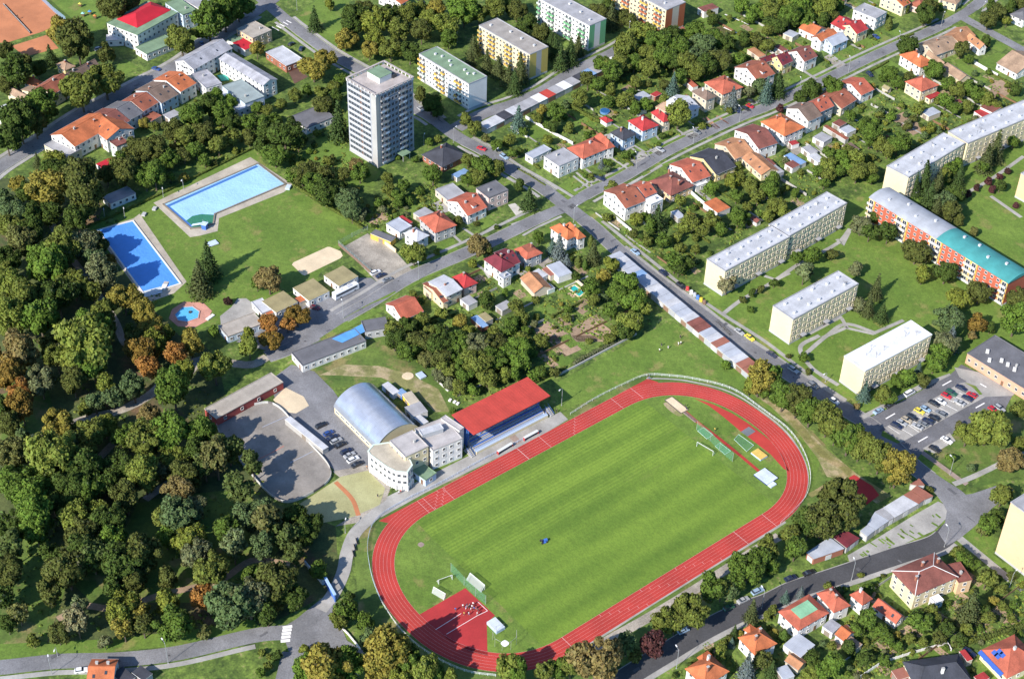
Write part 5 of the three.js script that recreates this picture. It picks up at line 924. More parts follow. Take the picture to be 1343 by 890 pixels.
// tower
{
  OX = 430; OY = 60; KK = 300 / 1335;
  const H = 38.5, { w, d, turn, centre } = rect3(WL([108, 185, 278, 282, 497, 180], H)), o = thing('tower_block', 'white twelve-storey tower block with concrete corner and roof frame', 'tower block', centre, turn), fl = 12, fh = (H - 3.2) / fl; foot(o, w, d);
  part('wall', new MB().box(0, 0, 0, w, H - 1.6, d).geo(), M('tower_wall', [0.34, 0.35, 0.38], { map: 'plaster' }), o); part('plinth', new MB().box(0, 0, 0, w + 0.15, 1.3, d + 0.15).geo(), WM.greywall, o);
  part('corner_panel', new MB().box(-w / 2 + 1.6, 0, -d / 2 - 0.03, 3.2, H - 1.4, 0.25).geo(), WM.concretewall, o); part('corner_panel', new MB().box(-w / 2 - 0.03, 0, -d / 2 + 0.8, 0.25, H - 1.4, 1.9).geo(), WM.concretewall, o);
  part('roof', new MB().box(0, H - 1.6, 0, w - 0.4, 0.15, d - 0.4).geo(), M('roof_pinkish', [0.45, 0.4, 0.38], { map: 'weather' }), o);
  // open parapet frame: posts and a rail slab
  for (const [x, z, a, b] of [[0, d / 2, w + 0.5, 0.9], [0, -d / 2, w + 0.5, 0.9], [w / 2, 0, 0.9, d - 0.9], [-w / 2, 0, 0.9, d - 0.9]]) { part('roof_frame', new MB().box(x, H - 0.3, z, a, 0.3, b).geo(), M('roof_pinkish'), o); const L = Math.max(a, b), n = Math.round(L / 2.6); for (let i = 0; i <= n; i++) { const t = (i / n - 0.5) * (L - 0.5); part('frame_post', boxGeo(a > b ? 0.5 : 0.3, 1.3, a > b ? 0.3 : 0.5), WM.white, o, a > b ? t : x * 0.995, H - 1.6, a > b ? z * 0.995 : t); } }
  part('penthouse', new MB().box(w * 0.08, H - 1.5, d * 0.05, w * 0.42, 3, d * 0.32).geo(), WM.white, o); part('penthouse_roof', new MB().box(w * 0.08, H + 1.5, d * 0.05, w * 0.45, 0.2, d * 0.34).geo(), RF.green, o); part('vent_block', new MB().box(-w * 0.1, H - 1.5, d * 0.28, 2.2, 1.8, 2.2).geo(), darkM, o);
  for (let f = 0; f < fl; f++) {
    const y = 1.6 + f * fh;
    // left face: bands of windows
    const n = 8; for (let i = 0; i < n; i++) { const u = -w / 2 + 0.9 + (i + 0.5) * (w - 4.8) / n, [x, z, ry] = facePoint(w, d, 2, u); win(o, x, y + fh * 0.32, z, ry, (w - 4.8) / n * 0.92, fh * 0.56, M('frame_grey', [0.34, 0.35, 0.37])); }
    part('facade_band', new MB().box(0, y - 0.15, 0, w - 4.4, fh * 0.36, 0.08).geo(), M('band_grey', [0.54, 0.55, 0.57], { map: 'plaster' }), o, 1.8, 0, -d / 2 - 0.05);
    { const [x, z, ry] = facePoint(w, d, 2, -0.2, 0.07); part('stair_panel', boxGeo(1.3, +(fh * 0.5).toFixed(2), 0.1), M('stair_brown', [0.16, 0.1, 0.08]), o, x, y + fh * 0.3, z, ry); }
    part('facade_band', new MB().box(0, y - 0.1, 0, d - 4.6, fh * 0.9, 0.08).geo(), M('band_blue_shade', [0.2, 0.25, 0.34], { map: 'plaster' }), o, -w / 2 - 0.02, 0, 1.2, Math.PI / 2);  // blue-grey panels, their colour darkened to paint in shade on this face
    // right face: two columns of balconies between windows
    const m = 9, bw = (d - 3) / m; for (let i = 0; i < m; i++) { const u = -d / 2 + 2.3 + (i + 0.5) * bw, [x, z, ry] = facePoint(w, d, 3, u, 0.06); win(o, x, y + fh * 0.22, z, ry, bw * 0.75, fh * 0.6, M('frame_grey', [0.34, 0.35, 0.37])); if (i === 0 || i === 1 || i === 5 || i === 6) { const [bx, bz] = facePoint(w, d, 3, u, 0.6); const g = part('balcony', boxGeo(+(bw * 0.95).toFixed(2), 0.14, 1.2), WM.concretewall, o, bx, y, bz, ry); part('balustrade', boxGeo(+(bw * 0.95).toFixed(2), 0.9, 0.08), (f + i) % 3 ? WM.concretewall : WM.bluewall, g, 0, 0.14, 0.58); } }
  }
  { const [x, z, ry] = facePoint(w, d, 3, d * 0.12, 2.2); part('entrance_canopy', boxGeo(5, 0.3, 4.4), RF.green, o, x, 3, z, ry); for (const s of [-1, 1]) { const [cx, cz] = facePoint(w, d, 3, d * 0.12 + s * 2, 4); part('canopy_post', boxGeo(0.25, 3, 0.25), WM.concretewall, o, cx, 0, cz); } const [ex, ez] = facePoint(w, d, 3, d * 0.12, 0.04); door(o, ex, 0.1, ez, ry, 2.4, 2.5, M('entrance_door', [0.16, 0.14, 0.13])); }
}
// five-storey blocks behind
at(1, 0);
block([843, 278, 1108, 432, 1204, 393], 14.5, 5, { wall: WM.white, roof: RF.green, edge: RF.grey, vents: [[0.35, 0], [0.25, 0.1], [0.1, 0.1], [-0.2, 0.1], [-0.3, 0], [-0.35, 0.2], [0, -0.1]], f: { 2: { pat: 'bbwwwbbbwwsbbww', cols: [WM.gold, WM.gold, WM.greenwall, WM.white] }, 3: { pat: 'n' } } }, 'white five-storey block with green roof and yellow balconies');
at(2, 0);
block([-166, 130, 100, 280, 195, 240], 14.5, 5, { wall: WM.cream, roof: M('roof_greybrown', [0.36, 0.33, 0.3], { map: 'weather' }), vents: venting(4, 1, 1), f: { 2: { pat: 'bwwbbwwwbbwwbbw', cols: [WM.gold, WM.mustard, WM.gold] }, 3: { pat: 'n', stripes: [[0, 0.36, WM.mustard], [0.36, 0.64, WM.concretewall], [0.64, 1, WM.mustard]] } } }, 'five-storey block with mustard striped end wall beside the garages');
block([140, -12, 410, 131, 497, 95], 14.5, 5, { wall: WM.white, roof: RF.grey, vents: venting(4, 1, 1), f: { 2: { pat: 'bwwbbwwwbbwwbbw', cols: [WM.green, WM.greenwall, WM.green] }, 3: { pat: 'n', stripes: [[0, 0.32, WM.green], [0.32, 0.66, WM.white], [0.66, 1, WM.green]] } } }, 'five-storey block with green striped end wall');
block([535, -96, 805, 52, 903, 10], 14.5, 5, { wall: WM.cream, roof: RF.grey, vents: venting(4, 1, 1), f: { 2: { pat: 'bwwbbwwwbbwwbbw', cols: [WM.rustred, WM.gold, WM.rustred] }, 3: { pat: 'n', stripes: [[0, 0.34, WM.rustred], [0.34, 0.68, WM.sandy], [0.68, 1, WM.rustred]] } } }, 'five-storey block with rust red striped end wall');

// ================================================================ garages
// a row of garages: far edge a-b and near edge d-c of its roof, as read off; one roof and one door each
function garages(a, b, c, d, h, cols, wall, label, doorM) {
  const A = W(...a, h), B = W(...b, h), C = W(...c, h), D = W(...d, h), n = cols.length, u = B.clone().sub(A).add(C.clone().sub(D)); u.y = 0; const L = u.length() / 2; u.normalize();
  const mid = A.clone().add(B).add(C).add(D).multiplyScalar(0.25); mid.y = 0; const f = C.clone().add(D).sub(A).sub(B).multiplyScalar(0.5); const nz = V(-u.z, 0, u.x), dep = Math.abs(f.dot(nz)), s = Math.sign(f.dot(nz));
  const o = thing('garage_row', label, 'garages', mid, Math.atan2(-u.z, u.x)), bw = L / n; foot(o, L, dep);
  part('wall', new MB().box(0, 0, 0, L - 0.1, h - 0.25, dep - 0.3).geo(), wall, o);
  for (let i = 0; i < n; i++) { const x = -L / 2 + (i + 0.5) * bw, dy = rr(0, 0.22); part('roof_panel', new MB().slab([V(x - bw / 2 + 0.04, h - 0.1 + dy, dep / 2), V(x + bw / 2 - 0.04, h - 0.1 + dy, dep / 2), V(x + bw / 2 - 0.04, h + dy, -dep / 2), V(x - bw / 2 + 0.04, h + dy, -dep / 2)], 0.14 + dy).geo(), RF[cols[i]], o); for (const q of doorM) door(o, x, 0.05, q * (dep / 2 - 0.13), q > 0 ? 0 : Math.PI, bw * 0.82, 2.1, M(['garage_door', 'garage_door_brown', 'garage_door_grey'][i % 3], [[0.55, 0.55, 0.54], [0.24, 0.15, 0.1], [0.35, 0.36, 0.38]][i % 3])); }
  return o;
}
px();
garages([811.8, 331], [998, 478], [983, 494.5], [798, 334], 3, ['metal', 'pale', 'metal', 'metal', 'blue', 'metal', 'metal', 'pale', 'metal', 'metal', 'pale', 'metal', 'metal', 'pale', 'redbrown', 'redbrown', 'metal', 'pale', 'rust', 'metal', 'metal', 'pale', 'rust', 'rust'], WM.concretewall, 'long row of garages with patchwork metal roofs along the street', [1, -1]);
garages([630, 159], [806.5, 73], [810, 81], [636, 172], 3, ['pale', 'pale', 'dark', 'pale', 'grey', 'grey', 'white', 'redmetal', 'grey', 'white', 'grey', 'dark', 'blue', 'grey', 'pale', 'white'], WM.concretewall, 'row of garages with white, red and grey roofs facing the flats', [1, -1]);
at5(1040, 600);
for (const [p, rf, l] of [[[120, 832, 325, 695, 455, 795, 185, 888], 'metal', 'wedge-shaped garage with pale metal roof at the end of the yard row'], [[355, 695, 460, 632, 588, 705, 475, 790], 'maroon', 'garage with dark red roof in the yard row'], [[592, 640, 655, 590, 728, 632, 655, 690], 'metal', 'small silver-roofed garage in the yard row'], [[655, 585, 720, 475, 845, 552, 732, 632], 'metal', 'large pale metal roofed garage in the yard row'], [[722, 473, 790, 440, 893, 525, 847, 550], 'grey', 'garage with dull grey patched roof in the yard row'], [[792, 438, 970, 328, 1103, 405, 897, 523], 'pale', 'wide silver-roofed double garage in the yard row'], [[975, 325, 1038, 287, 1158, 366, 1107, 403], 'rust', 'garage with pinkish rusted roof in the yard row'], [[1042, 283, 1090, 243, 1235, 335, 1162, 366], 'rust', 'rust brown roofed garage at the street end of the yard row'], [[1030, 228, 1110, 180, 1160, 240, 1092, 240], 'rust', 'small rusty lean-to behind the end garage']]) polyHouse(p, 3, RF[rf], rf === 'metal' && p[0] === 120 ? WM.brickwall : WM.concretewall, l, { name: 'garage', cat: 'garage' });
at5(1040, 600); sheet('red_court', WL([345, 255, 540, 150, 700, 250, 760, 330, 640, 420, 480, 350]), M('red_pad'), 6);

// ================================================================ houses
at5(490, 220);
flat([885, 175, 1010, 255, 1195, 195], 7, RF.felt, WM.pinkwall, 'pinkish cubic house with dark roof terrace beside the street');
gable([735, 295, 905, 222, 975, 355, 800, 435], 5, 3.5, RF.coral, WM.white, 'white house with steep orange-brown roof and grey dormer', { dormer: 1 });
flat([545, 190, 665, 300, 815, 240], 3.5, RF.grey, WM.sandy, 'low grey flat-roofed outbuilding behind the orange-brown roofed house', { name: 'outbuilding', fl: 1 });
shed([700, 60, 735, 95, 825, 25], 2.6, RF.blue, WM.white, 'blue-roofed narrow shed under trees behind the dark pyramid roof');
hip([432, 440, 525, 600, 692, 500], 5.5, 3, RF.coral, WM.greywall, 'grey house with orange hipped roof next to the white one');
shed([355, 395, 430, 450, 525, 390], 3, RF.grey, WM.sandy, 'grey-roofed shed behind the grey orange-roofed house');
hip([238, 575, 385, 640, 512, 592], 5, 2.5, RF.pale, WM.white, 'white house with pale silver hipped roof by the gravel lot');
flat([125, 490, 225, 575, 320, 510], 4, RF.metal, WM.white, 'low pale metal roofed wing behind the silver-roofed house', { name: 'outbuilding', fl: 1 });
shed([230, 425, 310, 490, 335, 475], 3.2, RF.red, WM.brickwall, 'narrow red-roofed lean-to behind the silver-roofed house');
shed([-5, 560, 140, 665, 168, 620], 3, RF.felt, WM.gold, 'long dark-roofed store with ochre wall beside the gravel lot');
at5(490, 320);
gable([170, 545, 365, 460, 440, 590, 260, 665], 3.2, 3.2, RF.coral, WM.white, 'small white cottage with plain orange-brown roof by the street verge', { ch: 0 });
gable([555, 375, 700, 310, 765, 400, 625, 470], 6, 1.2, RF.pale, WM.sandy, 'sandy house with bright silver roof beside the red-roofed one', { ch: 1, sky: 0 });
gable([520, 395, 562, 380, 622, 512, 570, 535], 4, 2, RF.brick, WM.cream, 'narrow cream house wing with brick-brown roof', { ch: 0 });
shed([450, 370, 500, 440, 560, 400], 4, RF.tan, WM.cream, 'tan-roofed shed with solar panels next to the silver roof');
hip([697, 290, 790, 395, 905, 340], 5, 3, RF.red, WM.pinkwall, 'house with glossy bright red hipped roof across from the gravel lot');
shed([770, 480, 830, 545, 900, 500], 3, RF.grey, WM.white, 'grey-roofed yard shed behind the bright red roof');
shed([860, 640, 950, 735, 1000, 710], 2.6, RF.blue, WM.brickwall, 'pale blue metal roofed shed deep in the garden');
shed([1080, 540, 1130, 590, 1215, 530], 3, RF.grey, WM.concretewall, 'weathered grey-roofed shed behind the maroon-roofed house');
shed([920, 620, 985, 680, 1045, 650], 2.8, RF.moss, WM.concretewall, 'tan felt-roofed shed next to the blue metal shed');
at5(620, 270);
hip([115, 465, 240, 600, 345, 525], 6, 3, RF.maroon, WM.white, 'white house with maroon hipped roof on the street side');
gable([245, 430, 360, 385, 435, 490, 340, 525], 6, 2.6, RF.maroon, WM.white, 'maroon-roofed house half joined to its orange-roofed neighbour');
flat([232, 605, 270, 642, 330, 605], 5, RF.metal, WM.white, 'small white wing with pale roof on the maroon-roofed house', { name: 'house_wing', fl: 2 });
hip([380, 380, 465, 485, 598, 410], 5.5, 3, RF.coral, WM.greywall, 'grey house with orange roof terrace next to the maroon roof', { deck: RF.brick });
hip([675, 190, 830, 300, 925, 255], 6, 2.5, RF.orange, WM.white, 'white house with bright orange hipped roof on the street corner');
hip([802, 172, 915, 300, 985, 272], 6, 2.5, RF.orange, WM.white, 'orange-roofed half of the corner house beside the crossing lamp');
gable([500, 578, 610, 700, 540, 765, 400, 620], 3, 2, RF.faded, WM.sandy, 'low outbuilding with faded tan tiles behind the maroon-roofed house', { name: 'outbuilding', bare: true });
shed([520, 580, 590, 640, 650, 600], 3, RF.pale, WM.white, 'silver-roofed shed between rusty and tan sheds');
shed([612, 550, 680, 615, 730, 590], 3, RF.rust, WM.sandy, 'rust-brown roofed shed behind the corner house');
shed([668, 520, 745, 635, 850, 580], 3.5, RF.metal, WM.white, 'large pale metal roofed shed below the blue spruces');
shed([620, 700, 660, 745, 715, 715], 2.2, RF.pale, WM.greenwall, 'tiny greenhouse-like pale shed near the teal pool');
{ const c = WL([840, 722, 895, 695, 985, 760, 935, 802]), o = thing('garden_pool', 'small teal garden pool with pale stone rim', 'pool'); part('water', new MB().prism(c, 0, 0.12).geo(), M('teal_water', [0.03, 0.4, 0.38], { rough: 0.12 }), o); for (let i = 0; i < 4; i++) part('rim', ribbonGeo([c[i], c[(i + 1) % 4]], 0.6, 0.2, 0), WM.cream, o); }
at5(670, 140);
flat([290, 432, 425, 520, 597, 445], 6.5, RF.grey, WM.white, 'white two-storey house with grey flat roof by the junction');
flat([128, 412, 195, 452, 355, 372], 3.5, RF.metal, WM.white, 'white bungalow with pale metal roof beside the flat grey house', { fl: 1 });
hip([518, 368, 632, 478, 842, 352], 6, 3, RF.coral, WM.white, 'white house with wide orange hipped roof and vent pipes');
hip([740, 262, 840, 375, 905, 352], 6, 2.8, RF.coral, WM.white, 'orange-roofed twin half next to the dark slate roof', { ch: 1 });
hip([865, 225, 985, 295, 1105, 240], 6, 3, RF.dark, WM.bluewall, 'pale blue house with dark slate hipped roof among front lawns');
at5(790, 80);
hip([250, 525, 350, 635, 470, 560], 6, 3, RF.red, WM.bluewall, 'house with bright red roof and pale blue front');
hip([440, 450, 530, 545, 592, 515], 6, 2.6, RF.red, WM.sandy, 'sandy twin house with deep red roof beside the big lime tree');
gable([690, 345, 765, 300, 840, 415, 770, 440], 5, 2.6, RF.pale, WM.white, 'white house with steep pale grey roof behind the bright tree', { ch: 0 });
flat([580, 350, 650, 395, 692, 350], 6, RF.white, WM.white, 'white flat-roofed cube behind the pale grey roof', { name: 'house_wing', fl: 2 });
flat([490, 400, 610, 475, 665, 412], 3, M('peach_terrace', [0.62, 0.42, 0.28], { map: 'weather' }), WM.sandy, 'low annex with peach roof terrace beside the red roof', { name: 'house_annex', fl: 1 });
hip([780, 265, 915, 345, 1005, 310], 7, 2.5, RF.brown, WM.sandy, 'tall sandy house with dark brown hipped roof');
hip([930, 190, 1050, 320, 1200, 225], 6.5, 3, RF.coral, WM.sandy, 'sandy house with large orange hipped roof behind the blue spruce');
shed([700, 155, 800, 225, 850, 215], 3, RF.coral, WM.white, 'long orange-roofed garden shed behind the brown roof');
shed([270, 300, 330, 345, 420, 300], 2.6, RF.metal, WM.greywall, 'pale sheet-roofed garden shed behind the red house');
shed([435, 290, 470, 320, 510, 280], 2.6, RF.red, WM.brickwall, 'small red-roofed hut beside the pale garden shed');
shed([290, 395, 330, 440, 385, 420], 2.4, RF.blue, WM.white, 'small light blue roofed shed above the red house');
at5(670, 140);
hip([795, 100, 835, 155, 880, 120], 2.6, 1.2, RF.red, WM.white, 'red pyramid-roofed garden hut near the round pool', { name: 'garden_hut', cat: 'hut', bare: true });
{ const p = W(825, 48), o = thing('round_pool', 'round blue above-ground garden pool by the hedge', 'pool', p); part('wall', new THREE.CylinderGeometry(2.4, 2.4, 1, 20).translate(0, 0.5, 0), M('pool_wall_blue', [0.1, 0.22, 0.42]), o); part('water', new THREE.CylinderGeometry(2.2, 2.2, 0.06, 20).translate(0, 1.0, 0), M('pool_water_dark', [0.03, 0.12, 0.3], { rough: 0.1 }), o); }
at5(790, 180);
gable([100, 495, 300, 430, 370, 555, 210, 630], 7, 3, RF.brick, WM.white, 'tall white house with brown-red roof and attic vents at the crossing', { ch: 2 });
gable([302, 430, 420, 390, 475, 480, 388, 530], 7, 2.6, RF.coral, WM.white, 'orange-brown roofed half next to the white annex');
flat([385, 550, 430, 598, 520, 538], 7, RF.white, WM.white, 'white flat-roofed annex block on the tall crossing house', { name: 'house_annex', fl: 2 });
hip([430, 385, 600, 525, 790, 420], 4.5, 3.5, RF.redbrown, WM.peach, 'peach bungalow with big red-brown hipped roof and white chimneys', { ch: 3 });
gable([690, 280, 860, 195, 960, 350, 800, 382], 5, 3, RF.coral, WM.white, 'white house with coral roof and glazed white porch', { ch: 1 });
flat([795, 402, 828, 437, 915, 392], 3, RF.white, WM.white, 'white glazed porch in front of the coral roof', { name: 'porch', fl: 1 });
gable([880, 190, 1070, 110, 1200, 245, 1040, 310], 4.5, 3.6, RF.dark, WM.yellow, 'yellow house with dark slate roof between coral and tan roofs', { ch: 1 });
shed([905, 572, 1012, 668, 1110, 612], 3.2, RF.orange, WM.white, 'white garage with bright orange roof in the back garden');
shed([620, 650, 660, 720, 710, 690], 2.8, RF.metal, WM.concretewall, 'pale blue-grey shed behind the red-brown bungalow');
at5(930, 0);
gable([330, 590, 490, 535, 560, 650, 405, 725], 6, 3.5, RF.brick, WM.white, 'white house with brick-brown roof and twin chimneys at the hedge', { ch: 2, dormer: 1 });
gable([590, 490, 695, 450, 750, 525, 670, 570], 6, 3.5, RF.maroon, WM.yellow, 'yellow house with purple-maroon roof');
gable([440, 520, 585, 462, 622, 505, 505, 542], 6, 2, RF.maroon, WM.cream, 'low maroon-roofed wing behind the yellow house', { name: 'house_wing', ch: 0 });
gable([760, 445, 895, 395, 950, 490, 855, 540], 6, 3.5, RF.redbrown, WM.white, 'white steep-gabled house with red-brown roof next to the yellow house');
gable([845, 175, 990, 245, 940, 312, 800, 255], 4, 2.6, RF.orange, WM.white, 'long low house with bright orange roof set back from the street');
gable([950, 318, 1090, 250, 1150, 282, 1000, 360], 6, 1.6, RF.orange, WM.white, 'white two-storey house with low orange roof', { sky: 0 });
gable([1040, 345, 1172, 280, 1232, 345, 1090, 405], 5, 2.2, RF.metal, WM.bluewall, 'pale blue house with blue-grey metal roof and long balcony', { ch: 0 });
gable([1140, 140, 1262, 190, 1160, 260, 1060, 195], 5, 2.6, RF.red, WM.white, 'white house with wide crimson roof set behind');
shed([655, 290, 735, 325, 790, 290], 3, RF.metal, WM.sandy, 'blue-grey roofed garden house by the wood');
shed([575, 405, 650, 450, 695, 432], 3, RF.redbrown, WM.white, 'red-brown roofed lean-to behind the yellow house');
shed([340, 430, 440, 500, 500, 480], 2.6, RF.faded, WM.sandy, 'long orange-tiled shed behind the maroon wing');
at(3, 0);
gable([440, 122, 500, 105, 526, 150, 466, 188], 5.5, 3, RF.red, WM.cream, 'cream house with crimson roof beside a parked blue car');
flat([458, 48, 578, 94, 638, 62], 7, RF.grey, WM.white, 'white two-storey flat-roofed house behind the crimson roof');
at5(930, 100);
gable([140, 600, 310, 560, 375, 660, 220, 742], 4, 3, RF.faded, WM.sandy, 'old house with faded orange roof on the pavement', { ch: 2 });
gable([345, 655, 560, 815, 440, 862, 300, 715], 3.5, 2, RF.faded, WM.cream, 'long courtyard wing with faded orange tiles', { name: 'house_wing', ch: 0 });
gable([330, 500, 510, 455, 605, 580, 450, 642], 6.5, 3, RF.redbrown, WM.white, 'white house with red-brown roof next to the orange villa', { ch: 1 });
hip([500, 400, 660, 560, 795, 445], 6, 3.5, RF.orange, WM.white, 'white villa with vivid orange hipped roof among rooftops', { ch: 2 });
gable([780, 280, 910, 230, 970, 350, 855, 410], 7, 3.5, RF.brown, WM.white, 'tall white gabled house with dull brown roof', { ch: 1 });
gable([912, 226, 1045, 175, 1085, 262, 967, 325], 7, 3, RF.coral, WM.greywall, 'grey house with orange roof joined to the dull brown roof');
gable([1040, 190, 1215, 100, 1290, 200, 1200, 275], 4.5, 3, RF.brick, WM.sandy, 'long low brick-brown roofed house along the pavement', { ch: 1 });
for (const [p, h, rf, wl, l] of [[[920, 530, 1010, 580, 1080, 530], 3, 'grey', 'white', 'grey-roofed garage with a blue pool beside it'], [[825, 622, 885, 682, 945, 652], 3, 'grey', 'white', 'white shed with grey roof behind the tall gabled house'], [[680, 690, 790, 790, 835, 752], 2.6, 'blue', 'white', 'long light blue roofed shed behind the orange villa'], [[680, 765, 735, 812, 790, 772], 3, 'redbrown', 'white', 'small hut with red-brown roof beside the blue shed'], [[1150, 460, 1215, 502, 1290, 462], 3, 'metal', 'white', 'white garage with blue-grey roof near the long low house'], [[1180, 602, 1240, 662, 1310, 630], 3, 'brown', 'sandy', 'brown-roofed garden hut behind the long low house'], [[1020, 430, 1190, 560, 1215, 545], 2.6, 'brick', 'concretewall', 'long narrow brick-roofed shed along a garden wall'], [[705, 575, 730, 607, 785, 582], 2.5, 'red', 'white', 'tiny red-roofed shed beside the orange villa'], [[460, 727, 520, 787, 588, 770], 3, 'redbrown', 'white', 'red-brown roofed shed behind the courtyard wing'], [[550, 790, 610, 852, 650, 830], 3, 'grey', 'greywall', 'grey flat shed at the end of the courtyard wing'], [[1090, 405, 1150, 442, 1205, 405], 2.8, 'redbrown', 'concretewall', 'red-brown roofed shed near the white garage'], [[890, 690, 950, 767, 1005, 730], 2.5, 'pale', 'white', 'low white-roofed store below the grey-roofed shed']]) shed(p, h, RF[rf], WM[wl], l);
at(3, 0); gable([450, 430, 512, 405, 585, 455, 510, 492], 5, 3, RF.coral, WM.white, 'white end house with orange-brown roof beside the garden path', { ch: 1 });
at5(1143, 0);
hip([278, 480, 425, 612, 525, 550], 5.5, 3, RF.orange, WM.white, 'white house with red-orange roof facing the big roadside bush', { ch: 2 });
hip([298, 715, 440, 805, 595, 745], 6, 3.5, RF.coral, WM.cream, 'cream square villa with brick-orange pyramid roof', { ch: 1 });
flat([485, 848, 520, 872, 612, 826], 3, RF.red, WM.cream, 'red-roofed porch of the square villa', { name: 'porch', fl: 1 });
gable([490, 400, 710, 305, 775, 420, 560, 480], 4, 3, RF.tan, WM.sandy, 'old farmhouse with weathered tan roof by the street fork', { ch: 1 });
gable([715, 305, 838, 237, 905, 310, 772, 415], 4, 3, RF.faded, WM.sandy, 'farmhouse corner with orange-tan roof at the street fork', { ch: 1 });
gable([862, 288, 1000, 385, 940, 428, 825, 330], 4, 2.6, RF.faded, WM.white, 'farmhouse side wing with tan tiles and white wall', { ch: 0, name: 'house_wing' });
gable([500, 440, 648, 545, 622, 585, 485, 475], 3.5, 2, RF.tan, WM.cream, 'narrow tan-roofed link barn behind the red-orange roof', { bare: true, name: 'barn' });
gable([652, 545, 855, 662, 775, 715, 640, 605], 3.5, 2.2, RF.tan, WM.cream, 'long cream barn with tan tiled roof', { bare: true, name: 'barn' });
gable([1235, 440, 1420, 530, 1338, 682, 1160, 580], 3.6, 4, RF.tan, WM.white, 'white bungalow with wide tan roof behind the lawn', { ch: 0 });
hip([1225, 125, 1345, 185, 1470, 110], 4.5, 2, RF.felt, WM.white, 'white house with dark grey roof across the side street');
gable([190, -40, 255, -60, 282, 52, 215, 100], 6, 3, RF.orange, WM.cream, 'cream house with orange roof next to the flat-roofed white one');
hip([335, 40, 450, 78, 525, 15], 3.6, 2.5, RF.brick, WM.pinkwall, 'low brick-brown roofed house behind dark conifers');
hip([570, -8, 745, 32, 830, -30], 4.5, 2, RF.tan, WM.cream, 'cream house with tan roof above the lawn at the street bend');
at(3, 0);
shed([1128, 552, 1185, 586, 1222, 552], 4, RF.redbrown, WM.white, 'white garden house with brown roof behind the long cream block');
shed([1095, 576, 1137, 612, 1182, 590], 2.8, RF.red, WM.white, 'bright red flat roof beside the white garden house');
shed([820, 577, 855, 606, 906, 576], 3, RF.metal, WM.sandy, 'grey-roofed garden hut among fruit bushes');
at5(860, 757);
hip([250, 800, 430, 960, 655, 825], 5.5, 3.5, RF.orange, WM.white, 'white villa with big orange roof beside the new asphalt street', { ch: 2 });
hip([350, 700, 405, 737, 512, 690], 5.5, 2, RF.orange, WM.white, 'small orange-roofed front wing of the big villa', { name: 'house_wing', ch: 0 });
hip([700, 522, 870, 667, 1092, 585], 5, 3.5, RF.orange, WM.white, 'white villa with orange roof and terrace under the spruce', { ch: 2 });
hip([755, 458, 830, 492, 902, 450], 5, 1.8, RF.orange, WM.white, 'little orange-roofed bay of the villa under the spruce', { name: 'house_wing', ch: 0 });
shed([1065, 800, 1120, 902, 1210, 855], 2.8, RF.metal, WM.greywall, 'grey metal roofed shed at the foot of the gardens');
at5(1000, 740);
hip([135, 412, 315, 580, 592, 425], 5.5, 2.4, RF.coral, WM.white, 'white house with orange roof and flat green deck on top', { deck: M('deck_green', [0.25, 0.5, 0.3], { map: 'weather' }), ch: 0 });
hip([470, 252, 630, 422, 782, 362], 5.5, 3, RF.coral, WM.white, 'white house with orange roof and two white vents', { ch: 2 });
hip([755, 265, 880, 352, 982, 302], 5.5, 3, RF.coral, WM.white, 'orange-roofed house half nearest the cream villa', { ch: 1 });
gable([1005, 308, 1235, 442, 1150, 525, 965, 347], 3, 2.2, RF.coral, WM.white, 'low white outbuilding with orange roof beside the cream villa', { name: 'outbuilding', ch: 0 });
shed([210, 705, 340, 832, 440, 700], 3, RF.metal, WM.white, 'wide blue-grey metal roofed shed behind the green-decked house');
gable([235, 775, 365, 882, 290, 902, 175, 840], 2.6, 1.2, RF.faded, WM.sandy, 'low shed with tan-orange tiles beside the metal roofed shed', { name: 'garden_shed', cat: 'shed', bare: true });
shed([540, 540, 620, 607, 682, 530], 3.2, RF.slate, WM.white, 'carport with dark panelled roof in the terrace garden');
gable([690, 537, 785, 607, 705, 665, 625, 605], 3, 1.6, RF.orange, WM.white, 'small orange-roofed shed next to the panelled carport', { name: 'garden_shed', cat: 'shed', bare: true });
shed([700, 665, 820, 740, 885, 695], 2.8, RF.tan, WM.sandy, 'long beige-roofed shed behind the small orange one');
at(3, 3);
hip([655, 328, 780, 457, 1008, 362], 7.5, 2.6, RF.redbrown, WM.cream, 'large cream-yellow villa with red-brown roof and white ridges', { cap: WM.white, ch: 3 });
flat([960, 300, 1000, 398, 1062, 372], 6, RF.redbrown, WM.peach, 'lower brown-roofed wing of the large villa', { name: 'house_wing', fl: 2 });
flat([860, 470, 885, 500, 925, 478], 3.4, RF.white, WM.white, 'white garden porch of the large villa', { name: 'porch', fl: 1 });
at5(1143, 757);
hip([275, 738, 400, 1000, 900, 930], 4, 4, RF.dark, WM.cream, 'big bungalow with dark blue-black roof behind the white fence', { ch: 1, hipk: 0.7 });
shed([190, 820, 235, 905, 330, 860], 3, RF.rust, WM.brickwall, 'rusty brown carport beside the dark-roofed bungalow');
